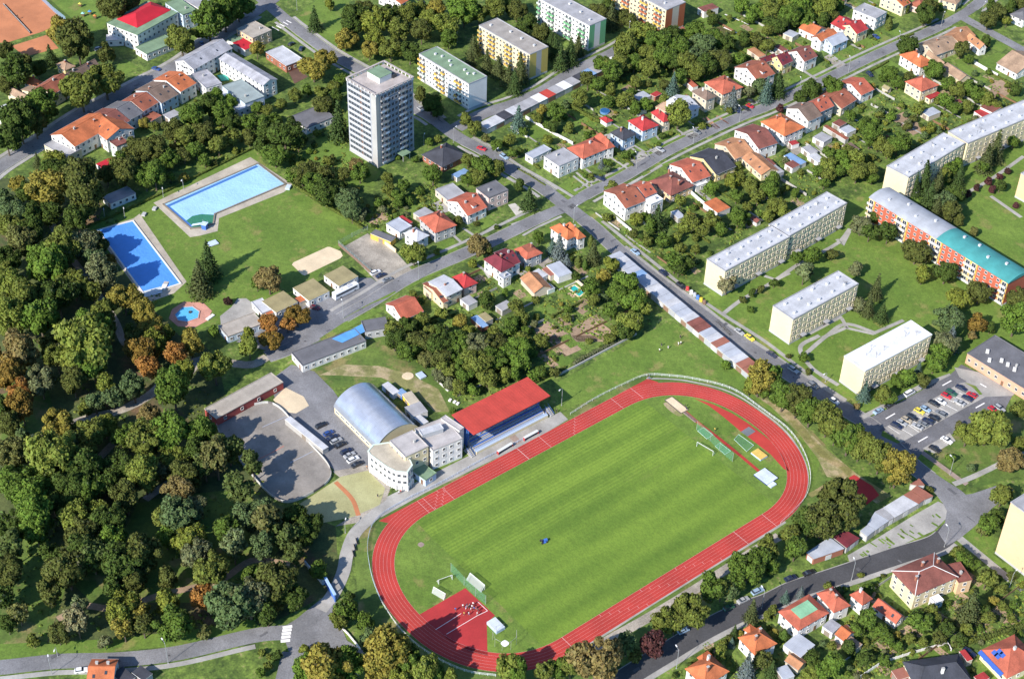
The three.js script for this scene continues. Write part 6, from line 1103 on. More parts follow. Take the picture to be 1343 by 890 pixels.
{ const o = hip([950, 640, 1190, 885, 1500, 740], 4, 4.2, RF.coral, WM.cream, 'house with large red-orange roof and blue solar panels', { ch: 1 });
  const pm = M('solar_blue', [0.04, 0.1, 0.36], { rough: 0.25 }), bx = new THREE.Box3().setFromObject(o); o.updateMatrixWorld(true);
  const q = rect3(WL([950, 640, 1190, 885, 1500, 740], 4)), hx = Math.max(q.w, q.d) / 2, hz = Math.min(q.w, q.d) / 2;
  for (const [x, y] of [[968, 668], [990, 692], [1012, 715], [1040, 745], [1062, 768], [1085, 792], [1107, 815], [1130, 838], [1085, 665], [1110, 690], [1130, 655], [1150, 680]]) {
    let h = 4.8, l; for (let i = 0; i < 8; i++) { l = o.worldToLocal(W(x, y, h)); h = 4 + 4.2 * Math.max(0, Math.min((hx - Math.abs(l.x)) / hz, (hz - Math.abs(l.z)) / hz, 1)); }
    const end = (hx - Math.abs(l.x)) < (hz - Math.abs(l.z)), a = Math.atan2(4.2, hz), m = part('solar_panel', boxGeo(1.5, 0.1, 1.9), pm, o, l.x, h + 0.05, l.z); if (end) m.rotation.z = -Math.sign(l.x) * a; else m.rotation.x = Math.sign(l.z) * a;
  } }
shed([785, 645, 840, 738, 882, 715], 3, RF.red, WM.sandy, 'small red gabled hut between dark and solar roofs');
shed([915, 872, 960, 930, 1030, 872], 3, RF.red, WM.sandy, 'red-roofed hut below the solar panel house');
// street row beside the school
at5(50, 90);
gable([200, 575, 540, 385, 685, 480, 345, 670], 7, 3.5, RF.orange, WM.white, 'long white house with orange roof on the shaded street', { ch: 2 });
gable([562, 415, 712, 525, 605, 632, 455, 520], 7, 3, RF.orange, WM.white, 'orange cross-gabled wing towards the garden', { name: 'house_wing', ch: 0 });
flat([55, 665, 235, 777, 370, 705], 4.5, RF.grey, WM.cream, 'low cream annex with grey flat roof at the row end', { name: 'house_annex', fl: 1 });
flat([640, 640, 682, 690, 772, 640], 7.5, RF.redbrown, WM.greenwall, 'pale green stair tower behind the orange wing', { name: 'house_wing', fl: 2 });
shed([520, 835, 565, 887, 680, 815], 2.6, RF.crimson, WM.white, 'crimson-roofed shed behind the pale green tower');
gable([585, 400, 682, 350, 772, 472, 690, 522], 6.5, 3, RF.redbrown, WM.white, 'terraced house with red-brown roof next to the dark one', { ch: 0 });
gable([682, 347, 800, 285, 880, 405, 772, 467], 6.5, 3, RF.felt, WM.white, 'terraced house with dark grey roof and white skylight', { ch: 0, sky: 1 });
gable([815, 280, 945, 205, 1045, 300, 905, 385], 6.5, 3, RF.brick, WM.white, 'terraced house with brick-red roof and white party wall', { ch: 1 });
gable([950, 200, 1110, 110, 1205, 240, 1060, 312], 6.5, 3.2, RF.brown, WM.bluewall, 'pale blue terraced house with brown roof', { ch: 2 });
gable([1115, 105, 1265, 20, 1345, 150, 1215, 222], 7, 3, RF.orange, WM.white, 'white terraced house with vivid orange roof beside the slate complex', { ch: 2 });
shed([900, 400, 985, 470, 1060, 410], 4, RF.brick, WM.sandy, 'brick-roofed lean-to behind the brick-red terraced house');
shed([1100, 402, 1150, 442, 1240, 390], 3, RF.grey, WM.white, 'grey flat shed behind the pale blue terraced house');
at5(0, 70);
hip([485, 95, 565, 150, 660, 112], 4.5, 2, RF.tan, WM.yellow, 'small yellow house with tan hipped roof near the clay court');
gable([570, 180, 830, 48, 860, 112, 605, 247], 6, 2.6, RF.brown, WM.sandy, 'long house with grey-brown roof under street trees', { ch: 2 });
gable([350, 280, 555, 185, 608, 252, 440, 395], 7, 3, RF.brick, WM.sandy, 'tall sandy house with brick-red roof facing the shaded street', { ch: 1 });
hip([188, 250, 300, 292, 385, 250], 5, 2.5, RF.orange, WM.white, 'white house with orange roof behind the brick-red one');
gable([330, 297, 262, 330, 300, 422, 402, 372], 6, 1.6, RF.tan, WM.cream, 'cream yard building with tan roof', { ch: 0 });
gable([75, 287, 260, 382, 200, 422, 45, 332], 4, 2, RF.tan, WM.cream, 'cream barn with tan roof beside the white shed', { bare: true, name: 'barn' });
flat([-60, 500, 0, 582, 215, 472], 5, RF.white, WM.white, 'white-roofed shed hall at the street trees', { name: 'shed_hall', cat: 'building', fl: 1 });
// slate-roofed complex and its neighbours
at5(220, 20);
gable([135, 395, 480, 205, 560, 292, 215, 480], 8, 2.8, RF.slate, WM.white, 'long white wing with lilac-grey roof on the street', { ch: 0, sky: 4 });
gable([505, 328, 895, 565, 845, 622, 452, 388], 8, 1.6, RF.slate, WM.white, 'white courtyard wing with slate roof and pale gable end', { ch: 0, sky: 0 });
flat([470, 620, 680, 770, 850, 710], 6, RF.greygreen, WM.bluewall, 'grey-green flat-roofed hall in the courtyard complex', { name: 'complex_wing', cat: 'building', fl: 1 });
flat([415, 680, 605, 850, 690, 800], 4, RF.pale, WM.white, 'low pale flat-roofed strip wing beside the grey-green roof', { name: 'complex_wing', cat: 'building', fl: 1 });
flat([210, 515, 330, 640, 465, 595], 6, RF.slate, WM.white, 'flat slate-grey wing beside the vivid orange terraced roof', { name: 'complex_wing', cat: 'building', fl: 2 });
structure('courtyard_cover', new MB().prism(WL([430, 530, 520, 520, 535, 570, 470, 578]), -0.2, 0.3, false).geo(), M('teal_cover', [0.06, 0.42, 0.34], { map: 'weather' }));
flat([590, 120, 745, 195, 920, 130], 6.5, M('roof_taupe', [0.42, 0.38, 0.33], { map: 'weather' }), WM.peach, 'peach flat-roofed office beside the zebra crossing', { name: 'office_building', cat: 'building' });
shed([600, 235, 665, 325, 735, 265], 4, RF.crimson, WM.white, 'crimson-roofed annex between office and slate complex');
shed([515, 215, 600, 242, 655, 195], 4, RF.green, WM.white, 'pale green roofed annex beside the crimson roof');
flat([875, 320, 1030, 452, 1170, 387], 4, RF.pale, WM.brickwall, 'low white-roofed brick pavilion by the street', { name: 'pavilion', cat: 'building', fl: 1 });
sheet('brick_terrace', WL([1050, 480, 1130, 450, 1230, 540, 1110, 600]), M('brown_terrace', [0.35, 0.2, 0.16], { map: 'concrete' }), 3);
at(0, 0);
// school with red roof
{
  const o = flat([555, 118, 710, 182, 915, 65], 9.5, RF.green, WM.white, 'white school with green roof edge and raised crimson roof', { name: 'school', cat: 'building', fl: 3 });
  const h = 10.4, { w, d, turn, centre } = rect3(WL([600, 90, 708, 135, 885, 42], h)); const r = Math.max(w, d) / 2, q = Math.min(w, d) / 2, g = new THREE.Group(); 
  const c2 = centre.clone().sub(o.position).applyAxisAngle(V(0, 1, 0), -o.rotation.y), t2 = turn - o.rotation.y + (d > w ? Math.PI / 2 : 0);
  const mk = v => v.map(k => k.clone().applyAxisAngle(V(0, 1, 0), t2).add(c2));
  const A = V(-(r - q * 0.9), 12.6, 0), B = V(r - q * 0.9, 12.6, 0), y = 9.5;
  for (const v of [[V(-r, y, q), V(r, y, q), B, A], [V(r, y, -q), V(-r, y, -q), A, B], [V(r, y, q), V(r, y, -q), B], [V(-r, y, -q), V(-r, y, q), A]]) part('roof_slope', new MB().slab(mk(v), 0.1).geo(), RF.crimson, o);
}
flat([880, 10, 930, 90, 990, 55], 9, RF.green, WM.bluewall, 'blue-grey rear wing of the school', { name: 'school_wing', cat: 'building', fl: 3 });
flat([715, 247, 760, 290, 895, 212], 4, RF.green, WM.white, 'low green-roofed entrance wing in front of the school', { name: 'school_wing', cat: 'building', fl: 1 });
flat([535, 170, 560, 200, 660, 215], 3.4, RF.pale, WM.white, 'low white side annex of the school', { name: 'school_wing', cat: 'building', fl: 1 });
flat([970, -10, 1050, 78, 1180, 0], 8, RF.grey, WM.white, 'white office block with grey roof behind street trees', { name: 'office_building', cat: 'building' });
at(1, 0);
flat([185, 605, 262, 668, 402, 603], 3.6, RF.felt, WM.white, 'low house with dark flat roof and brick chimney near the tower', { fl: 1 });
hip([860, 800, 968, 868, 1097, 803], 3.4, 4, RF.dark, WM.brickwall, 'brick bungalow with dark pyramid roof below the tower', { ch: 1 });
gable([690, -30, 735, -42, 755, 15, 722, 48], 5, 2.6, RF.orange, WM.white, 'orange-roofed house behind the trees near the green-roofed block', { ch: 0 });
at(2, 0); shed([985, 42, 1005, 70, 1062, 32], 4, RF.redbrown, WM.white, 'white hut with reddish roof behind the rust striped block');
at(0, 1); flat([540, 152, 572, 192, 690, 128], 3.2, M('roof_lilac', [0.42, 0.4, 0.42], { map: 'weather' }), WM.white, 'white hut with lilac-grey roof at the pool fence', { name: 'pool_hut', cat: 'hut', fl: 1 });
at(0, 3);
gable([465, 822, 585, 825, 592, 905, 430, 905], 4, 2, RF.orange, WM.white, 'orange-roofed house at the park road beside dark sheds');
shed([585, 860, 640, 925, 690, 880], 3, RF.dark, WM.greywall, 'dark blue-black shed next to the orange park road house');
shed([690, 852, 740, 905, 778, 862], 3, RF.dark, WM.greywall, 'second dark shed by the park road with wooden side');
// pool huts
at(1, 1);
for (const [p, l] of [[[355, 555, 432, 612, 530, 560], 'white changing hut with mossy roof beside the bus'], [[200, 620, 275, 692, 375, 637], 'white changing hut with mossy roof between the other huts'], [[45, 690, 105, 757, 205, 692], 'white changing hut with mossy roof behind the orange trees']]) flat(p, 3.6, RF.moss, WM.white, l, { name: 'changing_hut', cat: 'hut', fl: 1, sheet: true });
at5(200, 310);
flat([590, 790, 655, 892, 955, 755], 3.4, M('roof_taupe'), WM.bluewall, 'long taupe-roofed pool building by the terrace', { name: 'pool_building', cat: 'building', fl: 1 });
flat([862, 575, 960, 672, 1055, 640], 3.2, RF.pale, WM.white, 'pale-roofed pool kiosk next to the terrace', { name: 'pool_building', cat: 'building', fl: 1 });
sheet('pool_terrace', WL([590, 700, 690, 620, 745, 545, 820, 543, 870, 580, 955, 655, 600, 790]), MG.concrete, 5);
for (const [x, y] of [[1010, 650], [1290, 540]]) shed([x - 40, y, x, y + 40, x + 60, y + 5], 2.8, RF.orange, WM.sandy, 'small orange-roofed link between changing huts', { group: 'orange links between the huts' });
// ================================================================ swimming pools
const poolPolys = [];
function pool(name, water, wm, rim, h, label, deckM) {
  const v = WL(water), o = thing(name, label, 'pool'); poolPolys.push(v);
  part('water', new MB().prism(v, 0, h - 0.22).geo(), wm, o);
  for (let i = 0; i < v.length; i++) { const a = v[i], b = v[(i + 1) % v.length], d = b.clone().sub(a).normalize(); part('rim', ribbonGeo([a.clone().addScaledVector(d, -rim / 2), b.clone().addScaledVector(d, rim / 2)], rim, h + (i % 2) * 0.003, 0), deckM || WM.white, o); }
  return o;
}
const waterM = (k, c) => M(k, c, { map: 'plaster', bumpMap: bumpTex, bumpScale: 0.12, rough: 0.05, clearcoat: 0.6, clearcoatRoughness: 0.05 });
px();
sheet('pool_deck', WL([201, 266, 328, 206, 384, 242, 372, 252, 287, 286, 285, 303, 262, 309, 249, 311]), M('pool_paving', [1.25, 1.16, 1.02], { map: 'concrete' }), 4);
pool('swimming_pool', [214, 268.5, 338, 215, 374, 242, 281.5, 281, 279.5, 294, 262, 299, 250, 300], waterM('pool_light_blue', [0.38, 0.64, 0.94]), 0.7, 0.5, 'large light blue swimming pool with angled diving end', M('rim_stone', [0.62, 0.57, 0.5], { map: 'concrete' }));
structure('green_deep_end', new MB().prism(WL([244, 289, 252, 283, 264, 280.5, 280.5, 281.5, 278.5, 293, 262, 298, 250.5, 299], 0.3), 0.2, 0.3, false).geo(), waterM('pool_green', [0.05, 0.22, 0.12]));
structure('dark_edge_strip', ribbonGeo(WL([217, 270, 336, 217], 0.3), 1.6, 0.305, 0.2, 0.6), M('pool_dark_wall', [0.05, 0.16, 0.42]));  // flat dark blue strips at water level, drawn for the inner walls
structure('dark_edge_strip', ribbonGeo(WL([217, 270.5, 249, 298], 0.3), 1.6, 0.308, 0.2, -0.6), M('pool_dark_wall'));
at(0, 1);
sheet('pool_deck', WL([485, 325, 600, 290, 690, 262, 722, 238, 965, 590, 900, 650, 760, 700]), M('pool_paving'), 4);
pool('swimming_pool', [505, 325, 688, 277, 935, 602, 748, 662], waterM('pool_deep_blue', [0.1, 0.32, 0.8]), 0.6, 0.5, 'deep blue rectangular pool under the park trees', WM.white);
structure('shallow_step', new MB().prism(WL([735, 640, 830, 615, 840, 645, 750, 670], 0.3), 0.2, 0.32, false).geo(), M('pool_step', [0.5, 0.56, 0.6]));
at5(200, 310);
structure('paddling_deck', new MB().prism(WL([140, 720, 170, 640, 270, 575, 440, 580, 520, 655, 480, 740, 370, 800, 220, 790]), -0.2, 0.16, false).geo(), M('red_brick_paving', [1.5, 0.78, 0.64], { map: 'concrete' }));
pool('paddling_pool', [190, 690, 260, 622, 350, 617, 412, 660, 400, 720, 300, 755, 220, 742], waterM('pool_sky_blue', [0.12, 0.48, 0.8]), 0.35, 0.42, 'octagonal paddling pool on a red paved terrace', M('rim_pink', [0.5, 0.3, 0.26]));
{ const p = W(330, 668), o = thing('pool_fountain', 'small dark spray fountain in the paddling pool', 'fountain', p); part('base', new THREE.CylinderGeometry(0.7, 0.8, 0.5, 12).translate(0, 0.25, 0), darkM, o); part('nozzle', new MB().bar(V(0, 0.5, 0), V(0, 1.4, 0), 0.08).geo(), steelM, o); }
single('bench_box', boxGeo(4, 0.5, 1.4), WM.white, 'white bench box by the paddling pool path', 'bench', W(505, 712), 0.3);
// diving and slide structures
at(0, 1);
{ const p = W(1060, 315), o = thing('water_slide', 'small blue slide tower at the diving end of the pool', 'slide', p, 0.6); part('tower', new MB().box(0, 0, 0, 2, 2.6, 2).geo(), blueM, o); part('platform', new MB().box(0, 2.6, 0, 2.6, 0.2, 2.6).geo(), M('slide_pale', [0.5, 0.62, 0.8]), o); part('chute', new MB().slab([V(-0.7, 2.6, -1.2), V(0.7, 2.6, -1.2), V(0.7, 0.7, -6), V(-0.7, 0.7, -6)], 0.2).geo(), M('slide_pale'), o); part('rail', new MB().bar(V(-1.2, 2.8, -1.2), V(-1.2, 3.8, -1.2), 0.06).bar(V(1.2, 2.8, -1.2), V(1.2, 3.8, -1.2), 0.06).bar(V(-1.2, 3.8, 1.2), V(1.2, 3.8, 1.2), 0.06).geo(), steelM, o); }
{ const o = shed([1060, 385, 1085, 402, 1138, 390], 0.7, WM.bluewall, WM.concretewall, 'low pale concrete platform beside the slide', { name: 'platform', cat: 'platform', blind: true }); }
{ const p = W(850, 620), o = thing('starting_platform', 'white starting steps at the near end of the blue pool', 'platform', p, 0.8); part('base', new MB().box(0, 0, 0, 3, 0.7, 2).geo(), WM.white, o); for (let i = 0; i < 4; i++) part('step', new MB().box(2 + i * 0.7, 0, 0, 0.7, 0.6 - i * 0.12, 2).geo(), WM.concretewall, o); }
for (const [x, y, l] of [[745, 245, 'by the deep blue pool corner'], [800, 215, 'by the big pool corner']]) single('shower_block', boxGeo(2.2, 0.9, 1.6), WM.greywall, 'grey footbath block ' + l, 'footbath', W(x, y), 0.7);
at(1, 1); single('shower_block', boxGeo(3, 1, 2), WM.bluewall, 'pale blue footbath block at the right pool corner', 'footbath', W(170, 105), 0.7);
// ================================================================ trees and shrubs, read off one by one
seed = 4242;
at(0, 0); area('along the shaded street by the school', 'street_tree');
T('Y', 330, 175, 80, 1330, 260, 40); T('M', 415, 470, 95, 540, 410, 90, 215, 560, 85, 935, 200, 80, 1080, 130, 85, 1160, 70, 80, 1230, 30, 70); T('D', 400, 235, 85, 590, 60, 75, 660, 25, 60, 100, 640, 90, 30, 720, 75, 550, 290, 45, 180, 650, 60); T('S', 255, 280, 40);
T('D', 80, 380, 80, 20, 270, 45, 190, 350, 50, 130, 330, 40, 30, 440, 50); T('B', 700, 485, 24, 750, 470, 20);
area('in the strip between the row houses and the pools', 'park_tree');
T('M', 1000, 610, 70, 1150, 600, 60, 960, 720, 60, 1130, 760, 50, 1200, 720, 45, 870, 820, 60, 620, 850, 50, 1290, 640, 45, 1060, 830, 40, 1010, 780, 50); T('D', 1080, 560, 55, 1210, 640, 50, 900, 680, 60, 1050, 700, 60, 800, 790, 70, 700, 770, 60, 950, 800, 50, 740, 860, 60, 1290, 720, 40); T('Y', 280, 850, 60, 740, 640, 30); T('S', 190, 830, 32); T('L', 1120, 520, 50, 1180, 540, 40);
at(1, 0); area('around the lawn above the tower block', 'park_tree');
T('S', 305, 105, 42); T('Y', 385, 25, 32, 620, 130, 75, 620, 215, 60, 465, 205, 55, 590, 265, 50, 300, 350, 75, 360, 310, 55, 940, 60, 50); T('D', 520, 80, 75, 495, 150, 60, 800, 270, 65, 860, 170, 60, 560, 50, 60, 1320, 30, 50, 700, 60, 50); T('M', 740, 170, 60, 700, 260, 60, 1160, 70, 60, 1250, 50, 60, 1000, 205, 50, 790, 90, 55, 850, 60, 50); T('L', 980, 140, 70, 1080, 60, 80, 900, 100, 50);
area('beside the five-storey blocks', 'garden_tree');
T('S', 1130, 235, 48, 1115, 300, 38, 1200, 325, 40, 1258, 345, 48, 1312, 390, 48); T('D', 850, 490, 45, 910, 545, 55, 950, 580, 40); T('M', 1085, 620, 38, 1135, 670, 42, 1250, 755, 34, 1320, 730, 34, 1330, 800, 30, 905, 730, 28, 950, 715, 28, 830, 820, 24, 735, 810, 18); T('B', 1195, 715, 28, 520, 860, 45);
area('between the tower block and the pools', 'park_tree');
T('S', 430, 645, 62); T('D', 150, 700, 85, 60, 700, 60, 220, 740, 50, 30, 760, 50, 280, 880, 60, 350, 545, 55, 420, 500, 40); T('M', 100, 800, 70, 60, 570, 35, 130, 540, 35, 200, 500, 38, 270, 470, 34, 340, 490, 40, 400, 450, 38, 440, 420, 38, 100, 625, 38, 40, 640, 42, 10, 560, 34, 1180, 860, 65, 1250, 872, 48, 1100, 840, 36);
at(2, 0); area('beside the five-storey blocks', 'garden_tree');
T('S', 50, 370, 55, 20, 430, 48, 230, 250, 48, 260, 300, 52, 310, 280, 48, 350, 240, 42, 210, 200, 38, 520, 90, 50); T('D', 160, 180, 55, 90, 120, 55, 30, 60, 55, 60, 170, 48, 450, 60, 55, 580, 90, 45, 620, 110, 38, 500, 30, 45);
area('in the overgrown orchard behind the houses', 'orchard_tree');
T('M', 600, 260, 70, 560, 330, 62, 520, 385, 55, 640, 330, 50, 700, 280, 55, 760, 240, 70, 720, 350, 58, 800, 300, 60, 860, 260, 58, 900, 320, 52, 950, 380, 48, 880, 400, 46, 1040, 200, 58, 960, 170, 55, 650, 430, 38, 600, 520, 48, 640, 560, 42, 570, 530, 36, 520, 470, 38, 500, 530, 42, 450, 440, 46, 470, 330, 46); T('L', 680, 190, 68, 900, 180, 40, 1180, 310, 45, 700, 540, 40, 790, 515, 28, 870, 600, 72, 990, 650, 24, 1240, 90, 40, 1290, 60, 55, 1330, 30, 48, 1200, 30, 48); T('G', 1000, 230, 68, 960, 290, 58); T('D', 830, 200, 52, 1080, 310, 62, 1110, 230, 46, 1010, 350, 55, 400, 420, 46, 1210, 210, 38, 1280, 215, 38, 1050, 110, 32, 850, 330, 45); T('U', 842, 440, 42, 1150, 515, 42, 40, 620, 46); 
area('in the gardens by the garages', 'garden_tree');
T('M', 360, 520, 52, 240, 600, 56, 300, 660, 36, 130, 610, 36, 60, 680, 28, 190, 645, 28, 830, 685, 18, 1130, 570, 22, 1010, 780, 22, 1250, 200, 36, 1330, 235, 45, 620, 480, 30); T('Y', 160, 570, 34); T('U', 470, 850, 20); T('M', 510, 848, 20, 490, 828, 18); T('G', 1290, 450, 46, 1235, 475, 34);
at(3, 0); area('in the wood behind the crimson-roofed houses', 'wood_tree');
T('M', 40, 60, 66, 130, 100, 58, 200, 70, 58, 240, 20, 56, 380, 30, 40, 220, 130, 36, 20, 160, 32); T('L', 100, 40, 66, 170, 30, 66, 280, 60, 48, 330, 50, 48); T('D', 60, 120, 55, 300, 100, 42, 350, 85, 36);
area('in the gardens along the upper street', 'garden_tree');
T('D', 830, 80, 56, 850, 45, 48, 735, 250, 55, 240, 480, 56, 190, 505, 42, 1020, 265, 42, 1160, 110, 46, 1210, 80, 46, 1180, 40, 38, 1270, 40, 38, 1320, 20, 38, 1150, 215, 34, 1300, 465, 38, 740, 660, 28, 1135, 245, 22); T('Y', 835, 110, 34, 1255, 115, 26); T('C', 645, 125, 18, 735, 40, 16); T('M', 910, 40, 26, 360, 460, 52, 420, 430, 28, 330, 440, 36, 650, 380, 48, 690, 430, 38, 610, 400, 28, 880, 360, 56, 1060, 310, 28, 950, 440, 38, 1000, 470, 46, 1060, 460, 46, 1100, 500, 46, 1150, 520, 46, 990, 560, 38, 900, 520, 28, 1050, 560, 36, 1200, 540, 36, 550, 710, 66, 590, 745, 46, 510, 660, 42, 690, 750, 60, 640, 780, 46, 330, 800, 38, 440, 600, 36); T('L', 940, 530, 46, 800, 570, 36, 480, 830, 52, 430, 870, 46, 330, 860, 55, 400, 820, 38, 890, 880, 28); T('P', 80, 560, 28); T('S', 72, 440, 52); T('U', 10, 480, 44);
area('in front of the long cream block', 'garden_tree'); T('S', 1200, 775, 56, 1150, 830, 52); T('M', 1290, 740, 36); T('L', 990, 862, 40);
at(0, 1); area('in the park wood beside the pools', 'park_tree');
T('Y', 240, 130, 85, 90, 90, 38, 640, 680, 68, 740, 750, 56, 780, 815, 56, 850, 855, 46, 980, 870, 42, 1280, 875, 42); T('D', 400, 80, 85, 440, 170, 80, 400, 260, 70, 290, 30, 60, 640, 30, 68, 550, 30, 48, 40, 480, 60, 250, 250, 50, 300, 680, 80, 500, 420, 55, 480, 380, 55, 680, 860, 46, 160, 250, 55, 170, 350, 60); T('M', 750, 50, 55, 800, 40, 60, 330, 430, 80, 380, 600, 70, 120, 700, 90, 480, 650, 50, 560, 850, 48, 1330, 600, 34); T('G', 60, 240, 70, 430, 400, 78, 520, 560, 78); T('B', 120, 400, 68); T('L', 30, 620, 80, 260, 520, 88, 200, 480, 60, 200, 770, 90, 60, 800, 80, 470, 840, 88, 1100, 840, 28); T('O', 560, 480, 34, 820, 875, 46);
area('on the pool lawn', 'park_tree'); T('S', 1030, 570, 78, 1078, 498, 64); T('P', 1175, 690, 26);
at(1, 1); T('B', 70, 590, 74);
area('along the pool hedge', 'park_tree');
T('D', 240, 40, 58, 360, 140, 68, 420, 110, 58, 460, 40, 38, 360, 50, 48); T('M', 300, 90, 68, 540, 30, 54, 200, 45, 46); T('G', 470, 170, 66, 500, 235, 58, 545, 250, 36);
area('among the gardens by the gravel lot', 'garden_tree');
T('M', 690, 110, 38, 740, 150, 38, 770, 100, 38, 640, 180, 32, 850, 120, 28, 920, 40, 58, 1150, 40, 56, 1100, 65, 36, 1240, 10, 46, 720, 840, 58, 860, 800, 46, 900, 860, 46, 1240, 860, 48, 1310, 850, 48, 820, 650, 28, 860, 680, 28, 680, 60, 34, 790, 170, 30); T('L', 820, 445, 72, 960, 760, 38); T('Y', 940, 430, 20, 1060, 800, 48, 1100, 860, 48); T('B', 1150, 410, 62); T('D', 1200, 425, 42, 1050, 270, 32, 1145, 283, 20, 1200, 690, 56, 790, 830, 56, 950, 860, 56, 1250, 300, 18);
area('in front of the changing huts', 'park_tree'); T('O', 215, 770, 62, 165, 815, 45, 65, 800, 48, 85, 855, 40);
at(2, 1); area('in the gardens around the crossing', 'garden_tree');
T('S', 95, 155, 56, 430, 440, 52, 760, 265, 52); T('D', 40, 90, 38, 340, 560, 32, 920, 500, 46); T('U', 250, 425, 48, 290, 480, 36, 215, 405, 36); T('C', 350, 485, 20, 385, 505, 16, 415, 385, 18); T('M', 520, 110, 48, 530, 250, 18, 720, 300, 46, 790, 380, 46, 850, 500, 56, 940, 290, 56, 1250, 100, 56, 1280, 155, 46, 1170, 150, 42, 1180, 260, 56, 1040, 280, 52, 1090, 320, 46, 1000, 330, 36, 960, 420, 36, 140, 370, 36, 125, 680, 28, 50, 780, 56, 20, 720, 46, 80, 840, 36, 0, 820, 46); T('L', 880, 180, 36, 900, 310, 46, 1040, 110, 42, 90, 520, 22); T('Y', 650, 270, 42, 1160, 70, 56);
area('in the tall clump beside the street garages', 'garden_tree');
T('Y', 480, 560, 48, 520, 505, 46); T('L', 600, 600, 72, 640, 690, 76, 680, 735, 48, 620, 800, 76); T('M', 560, 650, 68, 520, 740, 58, 420, 620, 56, 550, 860, 40, 430, 690, 36, 510, 885, 38); T('D', 590, 845, 56);
area('on the lawns by the cream blocks', 'garden_tree'); T('W', 1120, 610, 58); T('D', 1250, 650, 24, 1295, 630, 24, 1200, 680, 24, 870, 525, 46); T('M', 1240, 730, 24);
at(3, 1); T('M', 250, 460, 52, 170, 475, 36); T('D', 350, 450, 36, 50, 597, 30); T('W', 205, 550, 66); T('G', 470, 520, 46, 490, 712, 46, 950, 800, 76); T('S', 580, 630, 46, 540, 720, 44, 612, 748, 46);
T('G', 500, 300, 58); T('D', 545, 335, 55, 582, 252, 46, 640, 348, 52, 790, 430, 78, 830, 380, 46, 940, 545, 64, 1115, 650, 62, 1170, 830, 36, 1310, 690, 60); T('Y', 820, 558, 52, 1010, 675, 66); T('O', 1100, 815, 54); T('L', 1300, 800, 84);
area('behind the orange and teal block', 'garden_tree'); T('G', 930, 190, 56); T('D', 990, 140, 56, 960, 240, 56, 1005, 272, 36, 1220, 95, 36); T('S', 830, 60, 55, 780, 90, 46, 860, 140, 55, 900, 80, 46, 1010, 50, 38, 890, 220, 40); T('M', 930, 40, 46, 960, 10, 46, 1140, 5, 32); T('B', 1090, 330, 30); T('P', 1160, 70, 26, 1180, 112, 24, 1220, 45, 22, 1100, 102, 22, 1050, 132, 26, 1305, 190, 22, 1265, 15, 22);
area('in the gardens behind the cream blocks', 'garden_tree'); T('M', 40, 60, 46, 330, 30, 46, 390, 20, 38, 280, 20, 38, 480, 30, 56, 540, 20, 46, 560, 55, 36, 30, 130, 56, 60, 200, 56, 190, 20, 22); T('L', 100, 230, 46, 20, 250, 40);
at(0, 2); area('in the park wood by the gravel path', 'park_tree');
T('B', 90, 100, 98, 770, 430, 58, 920, 820, 66, 60, 640, 66); T('O', 40, 200, 78, 110, 385, 68, 110, 310, 55, 730, 80, 72, 770, 165, 55, 910, 120, 54); T('G', 210, 240, 74, 690, 280, 60, 580, 320, 55, 490, 350, 50, 110, 550, 56, 830, 705, 42); T('L', 430, 60, 128, 480, 165, 78, 550, 250, 48, 1110, 170, 74, 1290, 70, 48, 870, 520, 88, 280, 650, 108, 150, 850, 78, 905, 640, 62); T('Y', 800, 60, 56, 990, 60, 48, 960, 200, 55, 295, 480, 84, 540, 465, 58); T('M', 900, 300, 84, 760, 555, 88, 1050, 520, 78, 200, 750, 88, 80, 770, 88, 480, 800, 78, 450, 620, 58, 440, 380, 38); T('D', 50, 480, 58, 440, 710, 88, 350, 800, 88, 270, 860, 68, 380, 250, 60, 620, 700, 70, 560, 770, 60); T('N', 1120, 650, 86, 1185, 590, 76, 1060, 690, 60, 1240, 810, 84, 1310, 690, 60);
at(1, 2); area('in the thicket behind the grandstand', 'wood_tree');
T('D', 720, 30, 58, 860, 40, 66, 950, 60, 66, 960, 135, 55, 1230, 50, 66); T('M', 800, 80, 66, 1050, 40, 76, 1040, 110, 66, 990, 185, 55, 1080, 190, 66, 1150, 150, 76, 1240, 130, 66, 1200, 220, 56, 1060, 270, 44, 1030, 392, 26); T('B', 880, 130, 48); T('G', 950, 212, 44, 1140, 60, 74, 1000, 250, 40); T('L', 1300, 90, 56, 1290, 205, 46, 1130, 285, 36);
T('Y', 545, 30, 24); T('O', 80, 20, 60);
at(2, 2); T('L', 40, 60, 66, 40, 145, 56, 20, 200, 46, 110, 212, 36, 1120, 150, 30); T('M', 60, 30, 55, 100, 80, 46, 160, 40, 44, 150, 190, 44); T('D', 230, 190, 34); area('in the row between the track and the street', 'street_tree'); T('Y', 1290, 235, 66, 1240, 262, 40);
at(0, 3); area('in the park wood by the park road', 'park_tree');
T('D', 60, 90, 78, 350, 330, 88, 270, 330, 58, 560, 80, 78, 420, 170, 78, 640, 300, 88, 730, 250, 88, 690, 360, 68, 860, 370, 56, 740, 620, 56, 300, 660, 52, 40, 620, 38, 20, 480, 56, 420, 250, 92); T('L', 190, 80, 88, 190, 150, 60, 860, 170, 46); T('N', 60, 220, 76, 480, 260, 80); T('G', 930, 50, 88, 1290, 60, 68, 1100, 320, 32, 1190, 520, 106, 1290, 480, 96, 540, 700, 36, 1010, 10, 58); T('Y', 990, 170, 76, 860, 500, 62, 640, 530, 82, 720, 560, 56, 640, 640, 56); T('M', 870, 60, 66, 900, 600, 86, 170, 690, 36); T('W', 1210, 220, 72, 400, 610, 66, 410, 520, 46); T('O', 1050, 470, 62); T('B', 100, 560, 50, 1050, 645, 36);
